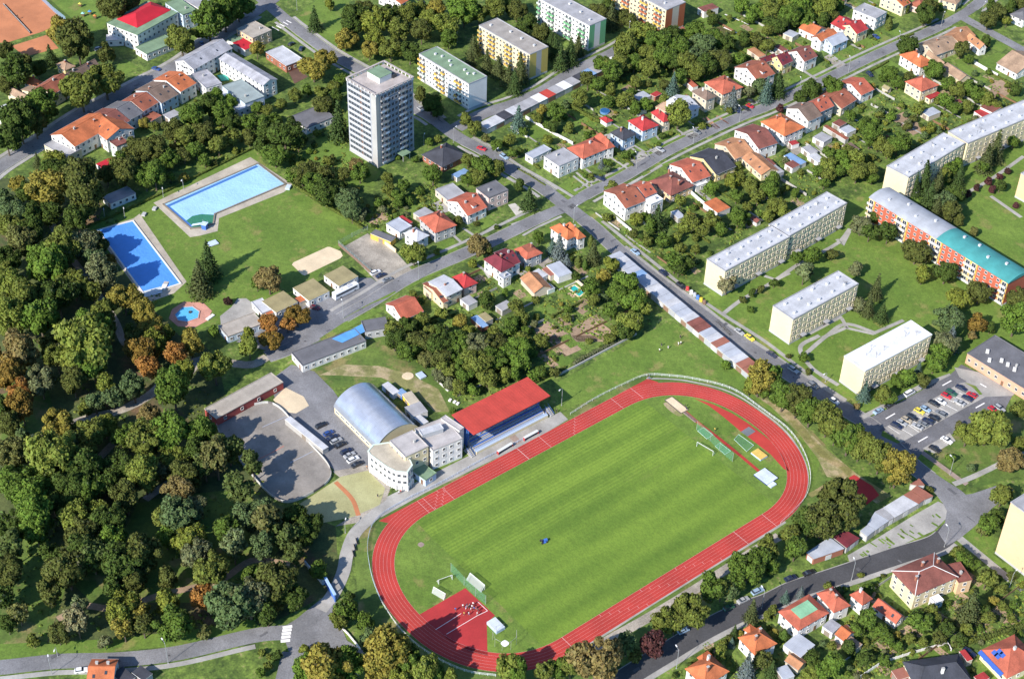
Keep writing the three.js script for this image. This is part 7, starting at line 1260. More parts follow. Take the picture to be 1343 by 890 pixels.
at(1, 3); area('in the park corner by the blue gate', 'park_tree');
T('N', 60, 100, 88, 150, 160, 76, 200, 260, 56); T('G', 40, 40, 66); T('D', 200, 60, 66, 250, 130, 66, 310, 100, 46, 120, 400, 88, 60, 450, 86, 190, 460, 66, 60, 560, 56, 490, 460, 30, 110, 760, 28); T('M', 330, 330, 46);
area('below the stadium bend', 'street_tree'); T('M', 460, 530, 62, 430, 590, 46, 570, 590, 42, 790, 800, 78, 940, 870, 56); T('G', 590, 690, 56); T('Y', 680, 760, 106, 630, 825, 78, 760, 885, 66, 360, 840, 112, 250, 735, 26); T('L', 880, 850, 76, 260, 840, 66, 470, 825, 76, 1310, 850, 58, 1010, 880, 46); T('M', 30, 740, 22, 30, 850, 28, 70, 765, 18, 60, 820, 24);
at(2, 3); area('between the track and the new asphalt street', 'street_tree');
T('L', 30, 865, 56); T('B', 440, 800, 106, 540, 755, 56); T('M', 310, 825, 56, 790, 595, 56, 850, 600, 56, 930, 550, 74, 1040, 430, 62, 1170, 400, 46, 1230, 320, 66, 1280, 280, 56, 1320, 250, 46, 1180, 320, 56, 1330, 210, 46, 180, 870, 46, 240, 850, 46, 1090, 440, 46); T('G', 600, 720, 48, 1130, 430, 46); T('D', 640, 765, 36); T('P', 740, 712, 62);
area('in the villa gardens by the new asphalt street', 'garden_tree'); T('S', 1250, 545, 50, 1160, 645, 26); T('U', 1145, 705, 22, 1225, 835, 54); T('D', 1310, 800, 56); T('M', 1100, 700, 26, 1330, 560, 30);
at(3, 2); area('in the row between the track and the street', 'street_tree');
T('L', 30, 230, 58, -30, 225, 52); T('M', 0, 275, 46, 100, 310, 68, 240, 390, 68, 330, 440, 68, 370, 500, 56, 440, 530, 74, 500, 560, 72, 600, 640, 64); T('D', 170, 350, 64, 400, 860, 98, 660, 745, 36); T('Y', 560, 600, 52, 690, 700, 72);
area('around the car park', 'garden_tree'); T('L', 1160, 480, 106, 1050, 520, 66, 1220, 505, 66, 970, 630, 32, 910, 110, 56, 880, 150, 55, 740, 220, 52); T('B', 1010, 470, 36, 1270, 645, 72, 480, 360, 22, 1080, 0, 28); T('M', 1330, 560, 46, 690, 240, 42, 610, 310, 56, 645, 330, 46, 210, 110, 36, 1230, 840, 58, 1320, 385, 46); T('G', 940, 50, 66, 1070, 680, 26); T('D', 820, 240, 42, 230, 180, 22, 125, 100, 18, 860, 790, 22); T('U', 520, 290, 42, 800, 168, 22, 965, 20, 50);
at(3, 3); area('behind the garage yard', 'street_tree'); T('D', 300, 75, 96, 200, 60, 66, 230, 110, 66, 420, 65, 76); T('M', 130, 150, 56, 160, 220, 66, 30, 250, 56, 40, 312, 46);
area('in the gardens of the orange-roofed villas', 'garden_tree'); T('U', 110, 462, 30, 190, 442, 28); T('M', 40, 530, 36, 330, 400, 26, 800, 600, 72, 860, 565, 56, 540, 590, 72, 600, 645, 46, 640, 690, 42, 700, 720, 36, 760, 680, 36, 1160, 580, 42, 1050, 620, 42, 1040, 270, 56, 1000, 240, 46, 1090, 300, 38, 1150, 380, 56, 1230, 420, 36, 1240, 512, 32, 550, 400, 22, 480, 640, 40); T('C', 100, 665, 22); T('D', 440, 730, 52, 250, 780, 46, 520, 790, 46, 950, 640, 46, 1210, 60, 46); T('L', 350, 820, 56, 300, 855, 56, 240, 870, 46); T('S', 1070, 515, 76, 40, 835, 46); T('M', 1160, 95, 56, 1290, 500, 30); T('B', 1130, 125, 34); T('Y', 500, 345, 22);

// garden bushes and small fruit trees filling the plots between the houses
const inside = (p, poly) => { let c = false; for (let i = 0, j = poly.length - 1; i < poly.length; j = i++) { const a = poly[i], b = poly[j]; if ((a.z > p.z) !== (b.z > p.z) && p.x < (b.x - a.x) * (p.z - a.z) / (b.z - a.z) + a.x) c = !c; } return c; };
px();
const ZONES = [
  [[500, 415, 640, 340, 760, 330, 860, 420, 720, 500, 600, 530, 520, 450], 26, 'in the garden plots behind the grandstand'],
  [[640, 190, 800, 95, 930, 25, 1180, -10, 1150, 60, 960, 140, 760, 250], 95, 'in the garden plots north of the main street'],
  [[770, 285, 960, 195, 1130, 115, 1343, 90, 1343, 135, 1180, 200, 1000, 290, 900, 365], 130, 'in the garden plots behind the cream blocks'],
  [[340, 190, 450, 140, 480, 270, 620, 220, 600, 300, 480, 300, 390, 235], 55, 'around the lots below the tower block'],
  [[880, 890, 1010, 790, 1160, 755, 1343, 760, 1343, 890], 80, 'in the plots of the lower villa gardens'],
  [[90, 200, 240, 115, 340, 140, 380, 170, 230, 245], 40, 'behind the terraced row houses'],
].map(([a, n, l]) => [WL(a), n, l]);
for (const [poly, n, l] of ZONES) {
  const xs = poly.map(p => p.x), zs = poly.map(p => p.z); let k = 0;
  for (let i = 0; i < 2500 && k < n; i++) { const p = V(rr(Math.min(...xs), Math.max(...xs)), 0, rr(Math.min(...zs), Math.max(...zs))), R = rnd() < 0.45 ? rr(1.8, 2.9) : rr(0.9, 1.6); if (!inside(p, poly) || !free(p, R * 0.8) || treeSpots.some(t => Math.hypot(t[0] - p.x, t[1] - p.z) < (t[2] + R) * 0.75)) continue; k++; AREA = l; ANAME = 'fruit_tree'; plant(pick(['M', 'M', 'L', 'D', 'G', 'Y']), p, R); }
}
// the closed part of the park wood
for (const [a, l, n] of [[[0, 260, 60, 255, 120, 285, 150, 345, 195, 395, 245, 440, 190, 470, 150, 470, 100, 540, 40, 560, 0, 575], 'in the dense park wood beside the pools', 12], [[0, 600, 60, 590, 160, 590, 270, 600, 290, 640, 190, 655, 150, 720, 60, 740, 0, 700], 'in the dense park wood by the gravel path', 13], [[0, 700, 120, 730, 230, 720, 330, 700, 400, 720, 420, 770, 300, 800, 150, 800, 0, 830], 'in the open park wood by the park road', 10]]) {
  const poly = WL(a), xs = poly.map(p => p.x), zs = poly.map(p => p.z); let k = 0; area(l, 'park_tree');
  for (let i = 0; i < 1500 && k < n; i++) { const p = V(rr(Math.min(...xs), Math.max(...xs)), 0, rr(Math.min(...zs), Math.max(...zs))), R = rr(3.6, 6.2); if (!inside(p, poly) || treeSpots.some(t => Math.hypot(t[0] - p.x, t[1] - p.z) < (t[2] + R) * 0.66)) continue; k++; plant(pick(['D', 'D', 'M', 'M', 'G', 'L']), p, R); }
}
TALL = WIDE = 1;
// undergrowth nobody could count: low plants in beds, orchard grass and wood floor
{
  const L = new Leaves(); for (let i = 0; i < 16; i++) { const d = onSphere(); d.y = Math.abs(d.y); L.leaf(V(d.x * 0.7, d.y * 0.7 + 0.05, d.z * 0.7), d, 0.42, 0.7); }
  px(); const wood = WL([0, 245, 140, 265, 250, 450, 300, 560, 390, 700, 430, 790, 320, 820, 0, 850]), spots = [];
  const polys = [...ZONES.map(z => [z[0], 1300]), [wood, 1600]];
  for (const [poly, n] of polys) { const xs = poly.map(p => p.x), zs = poly.map(p => p.z); let k = 0; for (let i = 0; i < n * 4 && k < n; i++) { const p = V(rr(Math.min(...xs), Math.max(...xs)), 0, rr(Math.min(...zs), Math.max(...zs))); if (!inside(p, poly) || !free(p, 0.6) || poolPolys.some(q => inside(p, q)) || Math.sin(p.x * 0.21) + Math.cos(p.z * 0.17 + p.x * 0.05) < -0.3) continue; k++; spots.push([p, rr(0.3, 0.85)]); } }
  const im = new THREE.InstancedMesh(L.geo(), M('undergrowth_leaves', [0.12, 0.17, 0.03], { rough: 1, vertexColors: true, side: THREE.DoubleSide }), spots.length), m = new THREE.Matrix4(), q = new THREE.Quaternion(), c = new THREE.Color();
  spots.forEach(([p, s], i) => { q.setFromAxisAngle(V(0, 1, 0), rnd() * 6.28); m.compose(p, q, V(s, s * rr(0.5, 1), s)); im.setMatrixAt(i, m); const k = rr(0.55, 1.4); c.setRGB(k * rr(0.8, 1.35), k, k * rr(0.6, 1.2)); im.setColorAt(i, c); });
  im.name = 'garden_undergrowth'; im.userData = { kind: 'stuff', label: 'low plants and weeds covering garden beds and wood floor', category: 'undergrowth' }; shade(im); scene.add(im);
}
// ================================================================ front yards and back-garden plots
const strip = (name, a, w, m, k = 5) => structure(name, ribbonGeo(WL(a), w, lift(k)), m);
const brickM = M('brick_path', [1.25, 0.62, 0.45], { map: 'concrete' });
at5(670, 140);
for (const a of [[575, 575, 725, 700], [545, 605, 700, 722], [660, 545, 790, 650], [870, 440, 1055, 560], [1065, 365, 1150, 425]]) strip('garden_path', a, 1.1, MG.concrete);
strip('pavement', [280, 630, 400, 700, 550, 792], 1.5, MG.concrete); strip('pavement', [0, 545, 100, 610, 250, 690], 1.5, MG.concrete, 6);
sheet('driveway', WL([1050, 470, 1160, 420, 1255, 470, 1110, 520]), M('pale_concrete', [1.5, 1.48, 1.42], { map: 'concrete' }), 4);
for (const a of [[420, 690, 540, 610, 690, 710, 560, 775], [800, 580, 920, 520, 1000, 570, 850, 640], [980, 420, 1060, 380, 1110, 420, 1050, 470], [590, 580, 650, 560, 720, 680, 690, 690], [60, 160, 210, 150, 300, 260, 180, 280], [560, 80, 640, 70, 740, 170, 600, 190]]) sheet('front_lawn', WL(a), MG.lawn, 3);
hedge(WL([905, 395, 990, 455, 1070, 520]), 1.1, 1.3, 'H', 'trimmed hedge beside the pale concrete drive'); hedge(WL([60, 545, 160, 600, 300, 690]), 0.8, 0.6, 'H', 'low planted strip along the pavement of the corner houses');
at5(790, 80);
for (const a of [[280, 740, 460, 850], [470, 650, 500, 690], [660, 600, 730, 650]]) strip('garden_path', a, 1, MG.concrete);
for (const a of [[905, 490, 1030, 590], [885, 500, 1010, 600], [1005, 480, 1110, 552]]) strip('garden_path', a, 1.1, brickM);
sheet('driveway', WL([430, 795, 485, 762, 565, 800, 505, 835]), MG.concrete, 5); sheet('driveway', WL([725, 645, 790, 620, 840, 660, 780, 690]), MG.concrete, 5);
for (const a of [[820, 560, 920, 530, 980, 590, 880, 635], [1040, 470, 1200, 440, 1260, 465, 1110, 530], [480, 660, 570, 610, 640, 640, 540, 690]]) sheet('front_lawn', WL(a), MG.lawn, 4);
hedge(WL([820, 575, 880, 540, 945, 575]), 2, 0.9, 'H', 'broad clipped hedge block on the front lawn by the lime tree');
at5(790, 180);
for (const a of [[830, 470, 900, 520], [860, 480, 960, 560]]) strip('garden_path', a, 1.6, MG.concrete);
for (const a of [[380, 370, 490, 312, 512, 330, 410, 395], [740, 190, 870, 130, 900, 150, 760, 210], [960, 80, 1050, 40, 1075, 62, 980, 105], [520, 240, 630, 190, 650, 205, 540, 255], [340, 330, 410, 292, 430, 305, 360, 342]]) sheet('street_verge', WL(a), MG.lawn, 9);
at5(930, 0);
for (const a of [[830, 620, 960, 705], [1060, 480, 1215, 580], [1245, 385, 1338, 430]]) strip('garden_path', a, 1.5, MG.concrete);
sheet('driveway', WL([1010, 500, 1070, 470, 1200, 560, 1130, 600]), MG.gravel, 4);
strip('garden_path', [140, 125, 350, 215], 0.8, MG.line); strip('garden_path', [130, 240, 320, 320], 0.8, MG.line);
at5(490, 220);
sheet('driveway', WL([500, 322, 590, 282, 695, 370, 590, 405]), MG.concrete, 4); sheet('driveway', WL([1180, 325, 1240, 310, 1320, 380, 1250, 420]), M('pale_concrete'), 4);
for (const a of [[785, 530, 880, 592], [700, 592, 780, 665], [940, 590, 1080, 495], [1210, 500, 1290, 470]]) strip('garden_path', a, 1.2, MG.concrete);
for (const a of [[510, 830, 560, 660, 700, 620, 740, 720, 600, 800], [930, 470, 1010, 440, 1080, 490, 950, 545], [1100, 560, 1180, 500, 1200, 520, 1120, 590], [1220, 430, 1300, 410, 1338, 440, 1260, 480], [250, 340, 340, 290, 400, 350, 320, 390]]) sheet('front_lawn', WL(a), MG.lawn, 4);
for (const a of [[20, 260, 190, 390], [120, 245, 290, 370]]) hedge(WL(a), 1, 1, 'M', 'vine row in the garden beside the pool hedge', 'vine rows beside the pool hedge');
at5(620, 270);
for (const a of [[0, 490, 100, 560, 160, 650], [440, 260, 560, 190, 780, 90], [560, 235, 620, 285]]) strip('garden_path', a, 1.2, MG.concrete, 6);
for (const a of [[480, 260, 560, 220, 620, 270, 560, 300], [580, 215, 680, 170, 690, 260, 640, 270], [240, 730, 330, 690, 370, 730, 300, 770], [960, 60, 1040, 40, 1240, 180, 1160, 200]]) sheet('front_lawn', WL(a), MG.lawn, 4);
sheet('yard', WL([560, 500, 660, 450, 710, 490, 640, 560]), MG.gravel, 4); sheet('yard', WL([400, 590, 440, 560, 520, 600, 470, 660]), MG.concrete, 4);
at(3, 1); for (const a of [[440, 330, 405, 400, 375, 370], [400, 780, 430, 830, 560, 860, 720, 790], [300, 880, 430, 825], [230, 860, 400, 770], [0, 560, 60, 580, 130, 545]]) strip('footpath', a, 1.6, MG.concrete, 6);
at5(930, 100); sheet('yard', WL([660, 600, 760, 560, 830, 650, 760, 700]), MG.gravel, 4); sheet('yard', WL([930, 600, 1010, 590, 1060, 640, 1000, 670]), MG.concrete, 4); sheet('front_lawn', WL([170, 545, 250, 515, 280, 540, 210, 590]), MG.lawn, 4); sheet('front_lawn', WL([860, 830, 960, 780, 1010, 850, 900, 890]), MG.lawn, 4);
// plots run square to the streets: dividing hedges and board fences, beds with rows, huts
seed = 31337;
const bedRows = [];
for (const [zi, dir, step] of [[0, 0, 13], [1, 1, 14], [2, 1, 14], [4, 0, 15]]) {
  const [poly, , where] = ZONES[zi], xs = poly.map(p => p.x), zs = poly.map(p => p.z), x0 = Math.min(...xs), x1 = Math.max(...xs), z0 = Math.min(...zs), z1 = Math.max(...zs);
  const P = (a, b) => dir ? V(a, 0, b) : V(b, 0, a), A0 = dir ? x0 : z0, A1 = dir ? x1 : z1, B0 = dir ? z0 : x0, B1 = dir ? z1 : x1;
  for (let a = A0 + rr(2, 8); a < A1; a += step * rr(0.8, 1.25)) {
    let run = []; const runs = [];
    for (let b = B0; b < B1; b += 2) { const p = P(a, b); if (inside(p, poly) && free(p, 0.4) && run.length < 9) run.push(p); else { if (run.length > 2) runs.push(run); run = []; } }
    for (const r of runs) { const t = rnd(); if (t < 0.4) hedge([r[0], r[r.length - 1]], rr(0.6, 1), rr(0.8, 1.5), pick(['H', 'M', 'C']), 'hedge dividing plots ' + where, 'plot hedges ' + where); else if (t < 0.8) single('plot_fence', ribbonGeo([r[0], r[r.length - 1]], 0.1, rr(0.9, 1.5), 0), t < 0.6 ? WM.concretewall : woodM, (t < 0.6 ? 'grey concrete' : 'brown board') + ' fence dividing plots ' + where, 'fence', null, 0, (t < 0.6 ? 'concrete' : 'board') + ' plot fences ' + where); else structure('garden_path', ribbonGeo([r[0], r[r.length - 1]], 0.8, lift(4)), MG.concrete); }
  }
  for (let i = 0, k = 0; i < 400 && k < 26; i++) { const p = V(rr(x0, x1), 0, rr(z0, z1)), w = rr(2, 5), d = rr(3, 8); if (!inside(p, poly) || !free(p, 2.4)) continue; k++; sheet('vegetable_bed', [V(p.x - w / 2, 0, p.z - d / 2), V(p.x + w / 2, 0, p.z - d / 2), V(p.x + w / 2, 0, p.z + d / 2), V(p.x - w / 2, 0, p.z + d / 2)], rnd() < 0.6 ? MG.soil : MG.lawn, 4); feet.push([p.x, p.z, 1.2]); for (let r = -w / 2 + 0.5; r < w / 2; r += 1) for (let s = -d / 2 + 0.4; s < d / 2; s += 0.7) if (rnd() < 0.7) bedRows.push(V(p.x + r, 0, p.z + s)); }
  for (let i = 0, k = 0; zi && i < 200 && k < 3; i++) { const p = V(rr(x0, x1), 0, rr(z0, z1)); if (!inside(p, poly) || !free(p, 3) || roadPts.some(f => Math.hypot(p.x - f[0], p.z - f[1]) < 26) || treeSpots.some(t => Math.hypot(t[0] - p.x, t[1] - p.z) < t[2] + 1.5)) continue; k++; const rk = pick(['grey', 'redbrown', 'brown', 'moss']), o = thing('garden_hut', `small hut with ${rk === 'moss' ? 'mossy' : rk === 'redbrown' ? 'red-brown' : rk} roof ${where}`, 'hut', p, rnd() < 0.5 ? 0 : Math.PI / 2, `${rk} roofed huts ${where}`); foot(o, 4, 3.4); buildGable(o, 4, 1.7, 2.2, 0.9, RF[rk], pick([WM.sandy, woodM, WM.white]), { bare: true }); door(o, 0, 0.03, 1.36, 0, 0.9, 1.8); }
}
{ const L = new Leaves(); for (let i = 0; i < 9; i++) { const d = onSphere(); d.y = Math.abs(d.y); L.leaf(V(d.x * 0.5, d.y * 0.5 + 0.05, d.z * 0.5), d, 0.4, 0.7); }
  const im = new THREE.InstancedMesh(L.geo(), M('undergrowth_leaves'), bedRows.length), m = new THREE.Matrix4(), q = new THREE.Quaternion(), c = new THREE.Color();
  bedRows.forEach((p, i) => { const s = rr(0.25, 0.6); q.setFromAxisAngle(V(0, 1, 0), rnd() * 6.28); m.compose(p, q, V(s, s, s)); im.setMatrixAt(i, m); const k = rr(0.7, 1.5); c.setRGB(k * rr(0.7, 1.2), k, k); im.setColorAt(i, c); });
  im.name = 'bed_plants'; im.userData = { kind: 'stuff', label: 'rows of vegetables in the garden beds', category: 'vegetables' }; shade(im); scene.add(im); }
// repair patches and manholes in the old asphalt
{ const pm = M('asphalt_patch', [0.62, 0.62, 0.64], { map: 'asphalt' }), mh = M('manhole_iron', [0.06, 0.06, 0.062]); let k = 0; for (let i = 0; i < roadPts.length && k < 70; i += 9) { const [x, z, r] = roadPts[i]; if (r < 3.9) continue; k++; const a = V(x + rr(-1.6, 1.6), 0, z + rr(-1.6, 1.6)); if (k % 3) { const along = rnd() < 0.5, l = rr(1, 4); structure('asphalt_patch', ribbonGeo([a, a.clone().add(along ? V(l, 0, 0) : V(0, 0, l))], rr(0.5, 1.4), lift(10.3)), pm); } else structure('manhole', new THREE.CylinderGeometry(0.35, 0.35, 0.02, 12).translate(a.x, lift(10.4), a.z), mh); } }
// ================================================================ fences, walls, hedges
seed = 99;
function wallLine(name, pts, w, h, m, label, cat = 'wall') { return single(name, ribbonGeo(pts, w, h, 0), m, label, cat); }
at5(670, 140); wallLine('garden_wall', WL([0, 190, 145, 272]), 0.3, 1.4, WM.white, 'white garden wall behind the bungalow'); wallLine('garden_wall', WL([130, 100, 250, 170, 400, 255, 545, 332]), 0.3, 1.5, WM.white, 'long white garden wall dividing two deep gardens');
hedge(WL([520, 0, 660, 80, 770, 140]), 1.6, 2, 'H', 'tall yellow-green clipped hedge beside the round pool');
at(3, 0); wallLine('garden_wall', WL([1085, 330, 1150, 368, 1207, 398]), 0.3, 1.8, WM.white, 'white wall behind the long tan barn'); hedge(WL([540, 375, 600, 345, 640, 320]), 0.9, 1.1, 'H', 'low dark hedge beside the pavement of the upper street');
hedge(WL([960, 690, 1030, 655, 1110, 615]), 1.4, 1.6, 'D', 'dark green hedge behind the long cream block'); hedge(WL([690, 205, 730, 195, 770, 180]), 1, 1.2, 'H', 'trimmed hedge round the front lawn by the parked blue car');
at(3, 3);
{ const p = WL([495, 885, 560, 840, 612, 808, 780, 755, 945, 710, 968, 748]), o = thing('garden_fence', 'white panel fence round the lawn of the dark-roofed bungalow', 'fence'); for (let i = 0; i < p.length - 1; i++) { const n = Math.ceil(p[i].distanceTo(p[i + 1]) / 2.5); for (let k = 0; k < n; k++) { const a = p[i].clone().lerp(p[i + 1], k / n), b = p[i].clone().lerp(p[i + 1], (k + 0.96) / n); part('fence_panel', ribbonGeo([a, b], 0.12, 1.3, 0.05), WM.white, o); part('fence_post', boxGeo(0.2, 1.5, 0.2), WM.white, o, a.x, 0, a.z); } } }
hedge(WL([972, 722, 1060, 705, 1180, 670, 1343, 622]), 1.6, 1.9, 'C', 'long ribbed conifer hedge above the solar panel house');
at(1, 1); hedge(WL([195, 95, 300, 160, 420, 235, 555, 318]), 1.2, 1.7, 'H', 'long clipped hedge along the edge of the pool lawn');
{ const p = WL([430, 402, 600, 548]), o = thing('lot_fence', 'brown wall with mesh fence between gravel lot and pool lawn', 'fence'); const n = 8; for (let i = 0; i < n; i++) { const a = p[0].clone().lerp(p[1], i / n), b = p[0].clone().lerp(p[1], (i + 0.97) / n); part('wall_panel', ribbonGeo([a, b], 0.3, 1.3, 0), M('fence_brown', [0.2, 0.13, 0.1]), o); part('mesh_panel', new MB().quad(V(a.x, 1.3, a.z), V(b.x, 1.3, b.z), V(b.x, 2.6, b.z), V(a.x, 2.6, a.z)).geo(), fineMesh, o); part('post', new MB().bar(V(a.x, 0, a.z), V(a.x, 2.7, a.z), 0.06).geo(), steelM, o); } }
netFence('lot_net', [430, 400, 500, 360, 580, 322], 2.4, fineMesh, 'wire mesh fence on the garden side of the gravel lot');
wallLine('garden_wall', WL([655, 385, 690, 410, 728, 440]), 0.4, 1.8, WM.cream, 'cream wall along the gravel lot by the leafy tree');
at(2, 2); wallLine('field_wall', WL([250, 205, 330, 165, 480, 85, 650, -5]), 0.35, 0.9, WM.concretewall, 'low concrete wall between the gardens and the training field');
hedge(WL([330, 150, 400, 110, 470, 75, 560, 30, 640, -20]), 1.8, 1.6, 'G', 'shrubby grey-green hedge along the training field wall');
at5(620, 270); wallLine('garden_wall', WL([880, 640, 1025, 765]), 0.3, 1.6, WM.sandy, 'sandy garden wall beside the teal pool');
at5(790, 180); wallLine('garden_wall', WL([760, 480, 850, 560, 1010, 690]), 0.3, 1.8, WM.white, 'white garden wall running back to the orange-roofed garage'); wallLine('garden_wall', WL([100, 700, 160, 750, 245, 820, 320, 885]), 0.3, 1.4, WM.white, 'white street wall of the tall crossing house');
px(); hedge(WL([110, 300, 150, 283, 205, 258, 330, 196]), 0.8, 1.2, 'H', 'low hedge along the upper pool fence');
at(1, 3);
// blue entrance gate
{ const a = W(362, 402), b = W(412, 490), m = a.clone().lerp(b, 0.5), t = Math.atan2(-(b.z - a.z), b.x - a.x), L = a.distanceTo(b), o = thing('entrance_gate', 'blue steel entrance gate with flat canopy across the stadium drive', 'gate', m, t);
  for (const x of [-0.5, -0.17, 0.17, 0.5]) part('gate_post', boxGeo(0.35, 3.6, 0.35), blueM, o, x * L, 0, 0); part('canopy', new MB().box(0, 3.6, 0, L + 0.8, 0.35, 0.9).geo(), M('gate_pale_blue', [0.35, 0.5, 0.75]), o); for (const x of [-0.33, 0, 0.33]) part('gate_leaf', new MB().box(x * L, 0.2, 0, L * 0.3, 1.8, 0.08).geo(), blueM, o);
  part('ticket_booth', new MB().box(-L * 0.5 - 1.4, 0, 0, 2, 2.6, 2).geo(), WM.bluewall, o); }
wallLine('gate_wall', WL([255, 292, 300, 345, 348, 402]), 0.35, 1.6, M('wall_pale', [0.6, 0.6, 0.62]), 'pale wall leading to the blue gate');
wallLine('gate_wall', WL([415, 575, 440, 620, 480, 660, 545, 740]), 0.3, 0.8, WM.white, 'low white wall along the gate square');
for (const [x, y] of [[508, 245], [515, 212], [525, 180]]) { const o = thing('bench', 'dark timber bench on the lawn beside the club drive', 'bench', W(x, y), 1.15, 'benches by the club drive'); part('seat', boxGeo(3, 0.08, 0.5), M('dark_timber'), o, 0, 0.42, 0); part('backrest', boxGeo(3, 0.4, 0.07), M('dark_timber'), o, 0, 0.6, -0.22); for (const s of [-1.2, 1.2]) part('leg', boxGeo(0.1, 0.42, 0.45), darkM, o, s, 0, 0); }
// tennis net, umpire chair, play equipment
at(0, 0);
{ const a = W(15, 25), b = W(155, 175), m = a.clone().lerp(b, 0.5), o = thing('tennis_net', 'dark tennis net across the orange clay court', 'net', m, Math.atan2(-(b.z - a.z), b.x - a.x)), L = a.distanceTo(b); part('net', new MB().box(0, 0.06, 0, L, 0.95, 0.03).geo(), M('tennis_net_dark', [0.08, 0.08, 0.08]), o); part('band', boxGeo(+L.toFixed(2), 0.1, 0.06), whiteM, o, 0, 0.98, 0); for (const s of [-1, 1]) part('post', new MB().bar(V(s * L / 2, 0, 0), V(s * L / 2, 1.15, 0), 0.06).geo(), darkM, o); }
{ const o = thing('umpire_chair', 'tall umpire chair beside the tennis net', 'chair', W(92, 100)); part('seat', boxGeo(0.7, 0.1, 0.6), woodM, o, 0, 1.7, 0); part('backrest', boxGeo(0.7, 0.7, 0.08), woodM, o, 0, 1.8, -0.26); for (const [x, z] of [[-0.3, -0.3], [0.3, -0.3], [-0.3, 0.3], [0.3, 0.3]]) part('leg', boxGeo(0.08, 1.7, 0.08), woodM, o, x, 0, z); }
netFence('court_fence', [213, 0, 275, 60, 340, 112], 3, netM('blue_mesh', [0.25, 0.38, 0.55], 0.5), 'blue mesh fence between clay court and school lawn');
for (const [x, y, c, l] of [[465, 75, [0.05, 0.25, 0.6], 'blue'], [492, 97, [0.6, 0.2, 0.05], 'orange'], [415, 35, [0.65, 0.55, 0.1], 'yellow'], [430, 85, [0.3, 0.6, 0.6], 'turquoise']]) { const o = thing('play_tower', l + ' play tower on the school lawn', 'play equipment', W(x, y), 0.5); for (const [a, b] of [[-0.6, -0.6], [0.6, -0.6], [-0.6, 0.6], [0.6, 0.6]]) part('post', boxGeo(0.12, 1.9, 0.12), woodM, o, a, 0, b); part('deck', boxGeo(1.5, 0.1, 1.5), woodM, o, 0, 0.8, 0); part('roof', new THREE.ConeGeometry(1.2, 0.8, 4).rotateY(Math.PI / 4).translate(0, 2.3, 0), M('play_' + l, c), o); }
// recycling containers and bus
at(2, 1);
[['red', [0.5, 0.05, 0.05], 915, 632], ['white', [0.75, 0.75, 0.75], 935, 652], ['grey', [0.4, 0.42, 0.44], 952, 664], ['blue', [0.08, 0.2, 0.5], 968, 678], ['yellow', [0.7, 0.5, 0.05], 985, 690], ['brown', [0.2, 0.12, 0.08], 1002, 703]].forEach(([k, c, x, y]) => { const o = thing('recycling_bin', k + ' recycling container on the kerb by the cream block', 'container', W(x, y), 0.7); part('body', new MB().box(0, 0.1, 0, 1.5, 1.25, 1.2).geo(), M('bin_' + k, c, { rough: 0.5 }), o); part('lid', new THREE.CylinderGeometry(0.6, 0.75, 0.3, 8).translate(0, 1.5, 0), M('bin_' + k), o); for (const s of [-0.6, 0.6]) part('foot', boxGeo(0.2, 0.1, 1), darkM, o, s, 0, 0); });
at(1, 1);
{ const a = W(405, 668, 1.5), b = W(528, 607, 1.5), m = a.clone().lerp(b, 0.5); m.y = 0.09; const o = thing('coach', 'white coach parked in the bus bay by the changing huts', 'bus', m, Math.atan2(-(b.z - a.z), b.x - a.x)), L = 12;
  const s = new THREE.Shape(); [[-6, 0.35], [6, 0.35], [6, 2.2], [5.7, 3], [-5.9, 3.05], [-6, 2.8]].forEach(([x, y], i) => i ? s.lineTo(x, y) : s.moveTo(x, y)); const g = new THREE.ExtrudeGeometry(s, { depth: 2.2, bevelEnabled: true, bevelThickness: 0.14, bevelSize: 0.1, bevelSegments: 2 }); g.translate(0, 0, -1.1); part('body', g, paintM('white'), o);
  for (const q of [-1, 1]) { const wn = part('window_band', boxGeo(10.6, 0.85, 0.05), glassM, o, -0.3, 1.75, q * 1.26); for (let i = -2; i <= 2; i++) part('window_pillar', boxGeo(0.12, 0.85, 0.02), darkM, wn, i * 2, 0, q * 0.03); } part('windscreen', boxGeo(0.06, 1.3, 2.1), glassM, o, 6.08, 1.3, 0); part('roof_hatch', boxGeo(1, 0.1, 0.8), RF.pale, o, -2, 3.12, 0); part('roof_unit', boxGeo(2.4, 0.25, 1.5), RF.pale, o, 1.8, 3.12, 0);
  for (const x of [-3.4, 3.9]) for (const q of [-1, 1]) { const w = part('wheel', wheelGeo, tyreM, o, x, 0.48, q * 1.12); w.scale.set(1.5, 1.5, 1.4); part('rim', rimGeo, rimM, w); } for (const q of [-0.9, 0.9]) { part('headlight', lampGeo, headM, o, 6.1, 0.75, q); part('tail_light', lampGeo, tailM, o, -6.1, 0.9, q); } }
// ================================================================ cars
const cars = (list, dx, dy, where) => { for (const [x, y, c, t = 'hatch', fx, fy] of list) car(x, y, x + (fx ?? dx), y + (fy ?? dy), c, t, where); };
at(3, 2);
cars([[685, 468, 'navy', 'estate'], [712, 453, 'silver', 'hatch'], [737, 437, 'beige', 'hatch'], [765, 425, 'black', 'estate'], [803, 392, 'yellow', 'hatch'], [835, 382, 'lightblue', 'hatch'], [880, 352, 'black', 'saloon'], [915, 343, 'white', 'hatch'], [943, 313, 'red', 'hatch'], [968, 297, 'green', 'estate'], [1020, 273, 'navy', 'saloon']], 35, 18, 'in the upper row of the car park');
cars([[792, 472, 'silver', 'saloon'], [820, 458, 'grey', 'hatch'], [848, 443, 'navy', 'estate'], [880, 425, 'black', 'saloon'], [912, 405, 'grey', 'estate'], [1010, 348, 'silver', 'saloon'], [1052, 325, 'navy', 'saloon'], [1075, 308, 'red', 'hatch']], -35, -18, 'in the lower row of the car park');
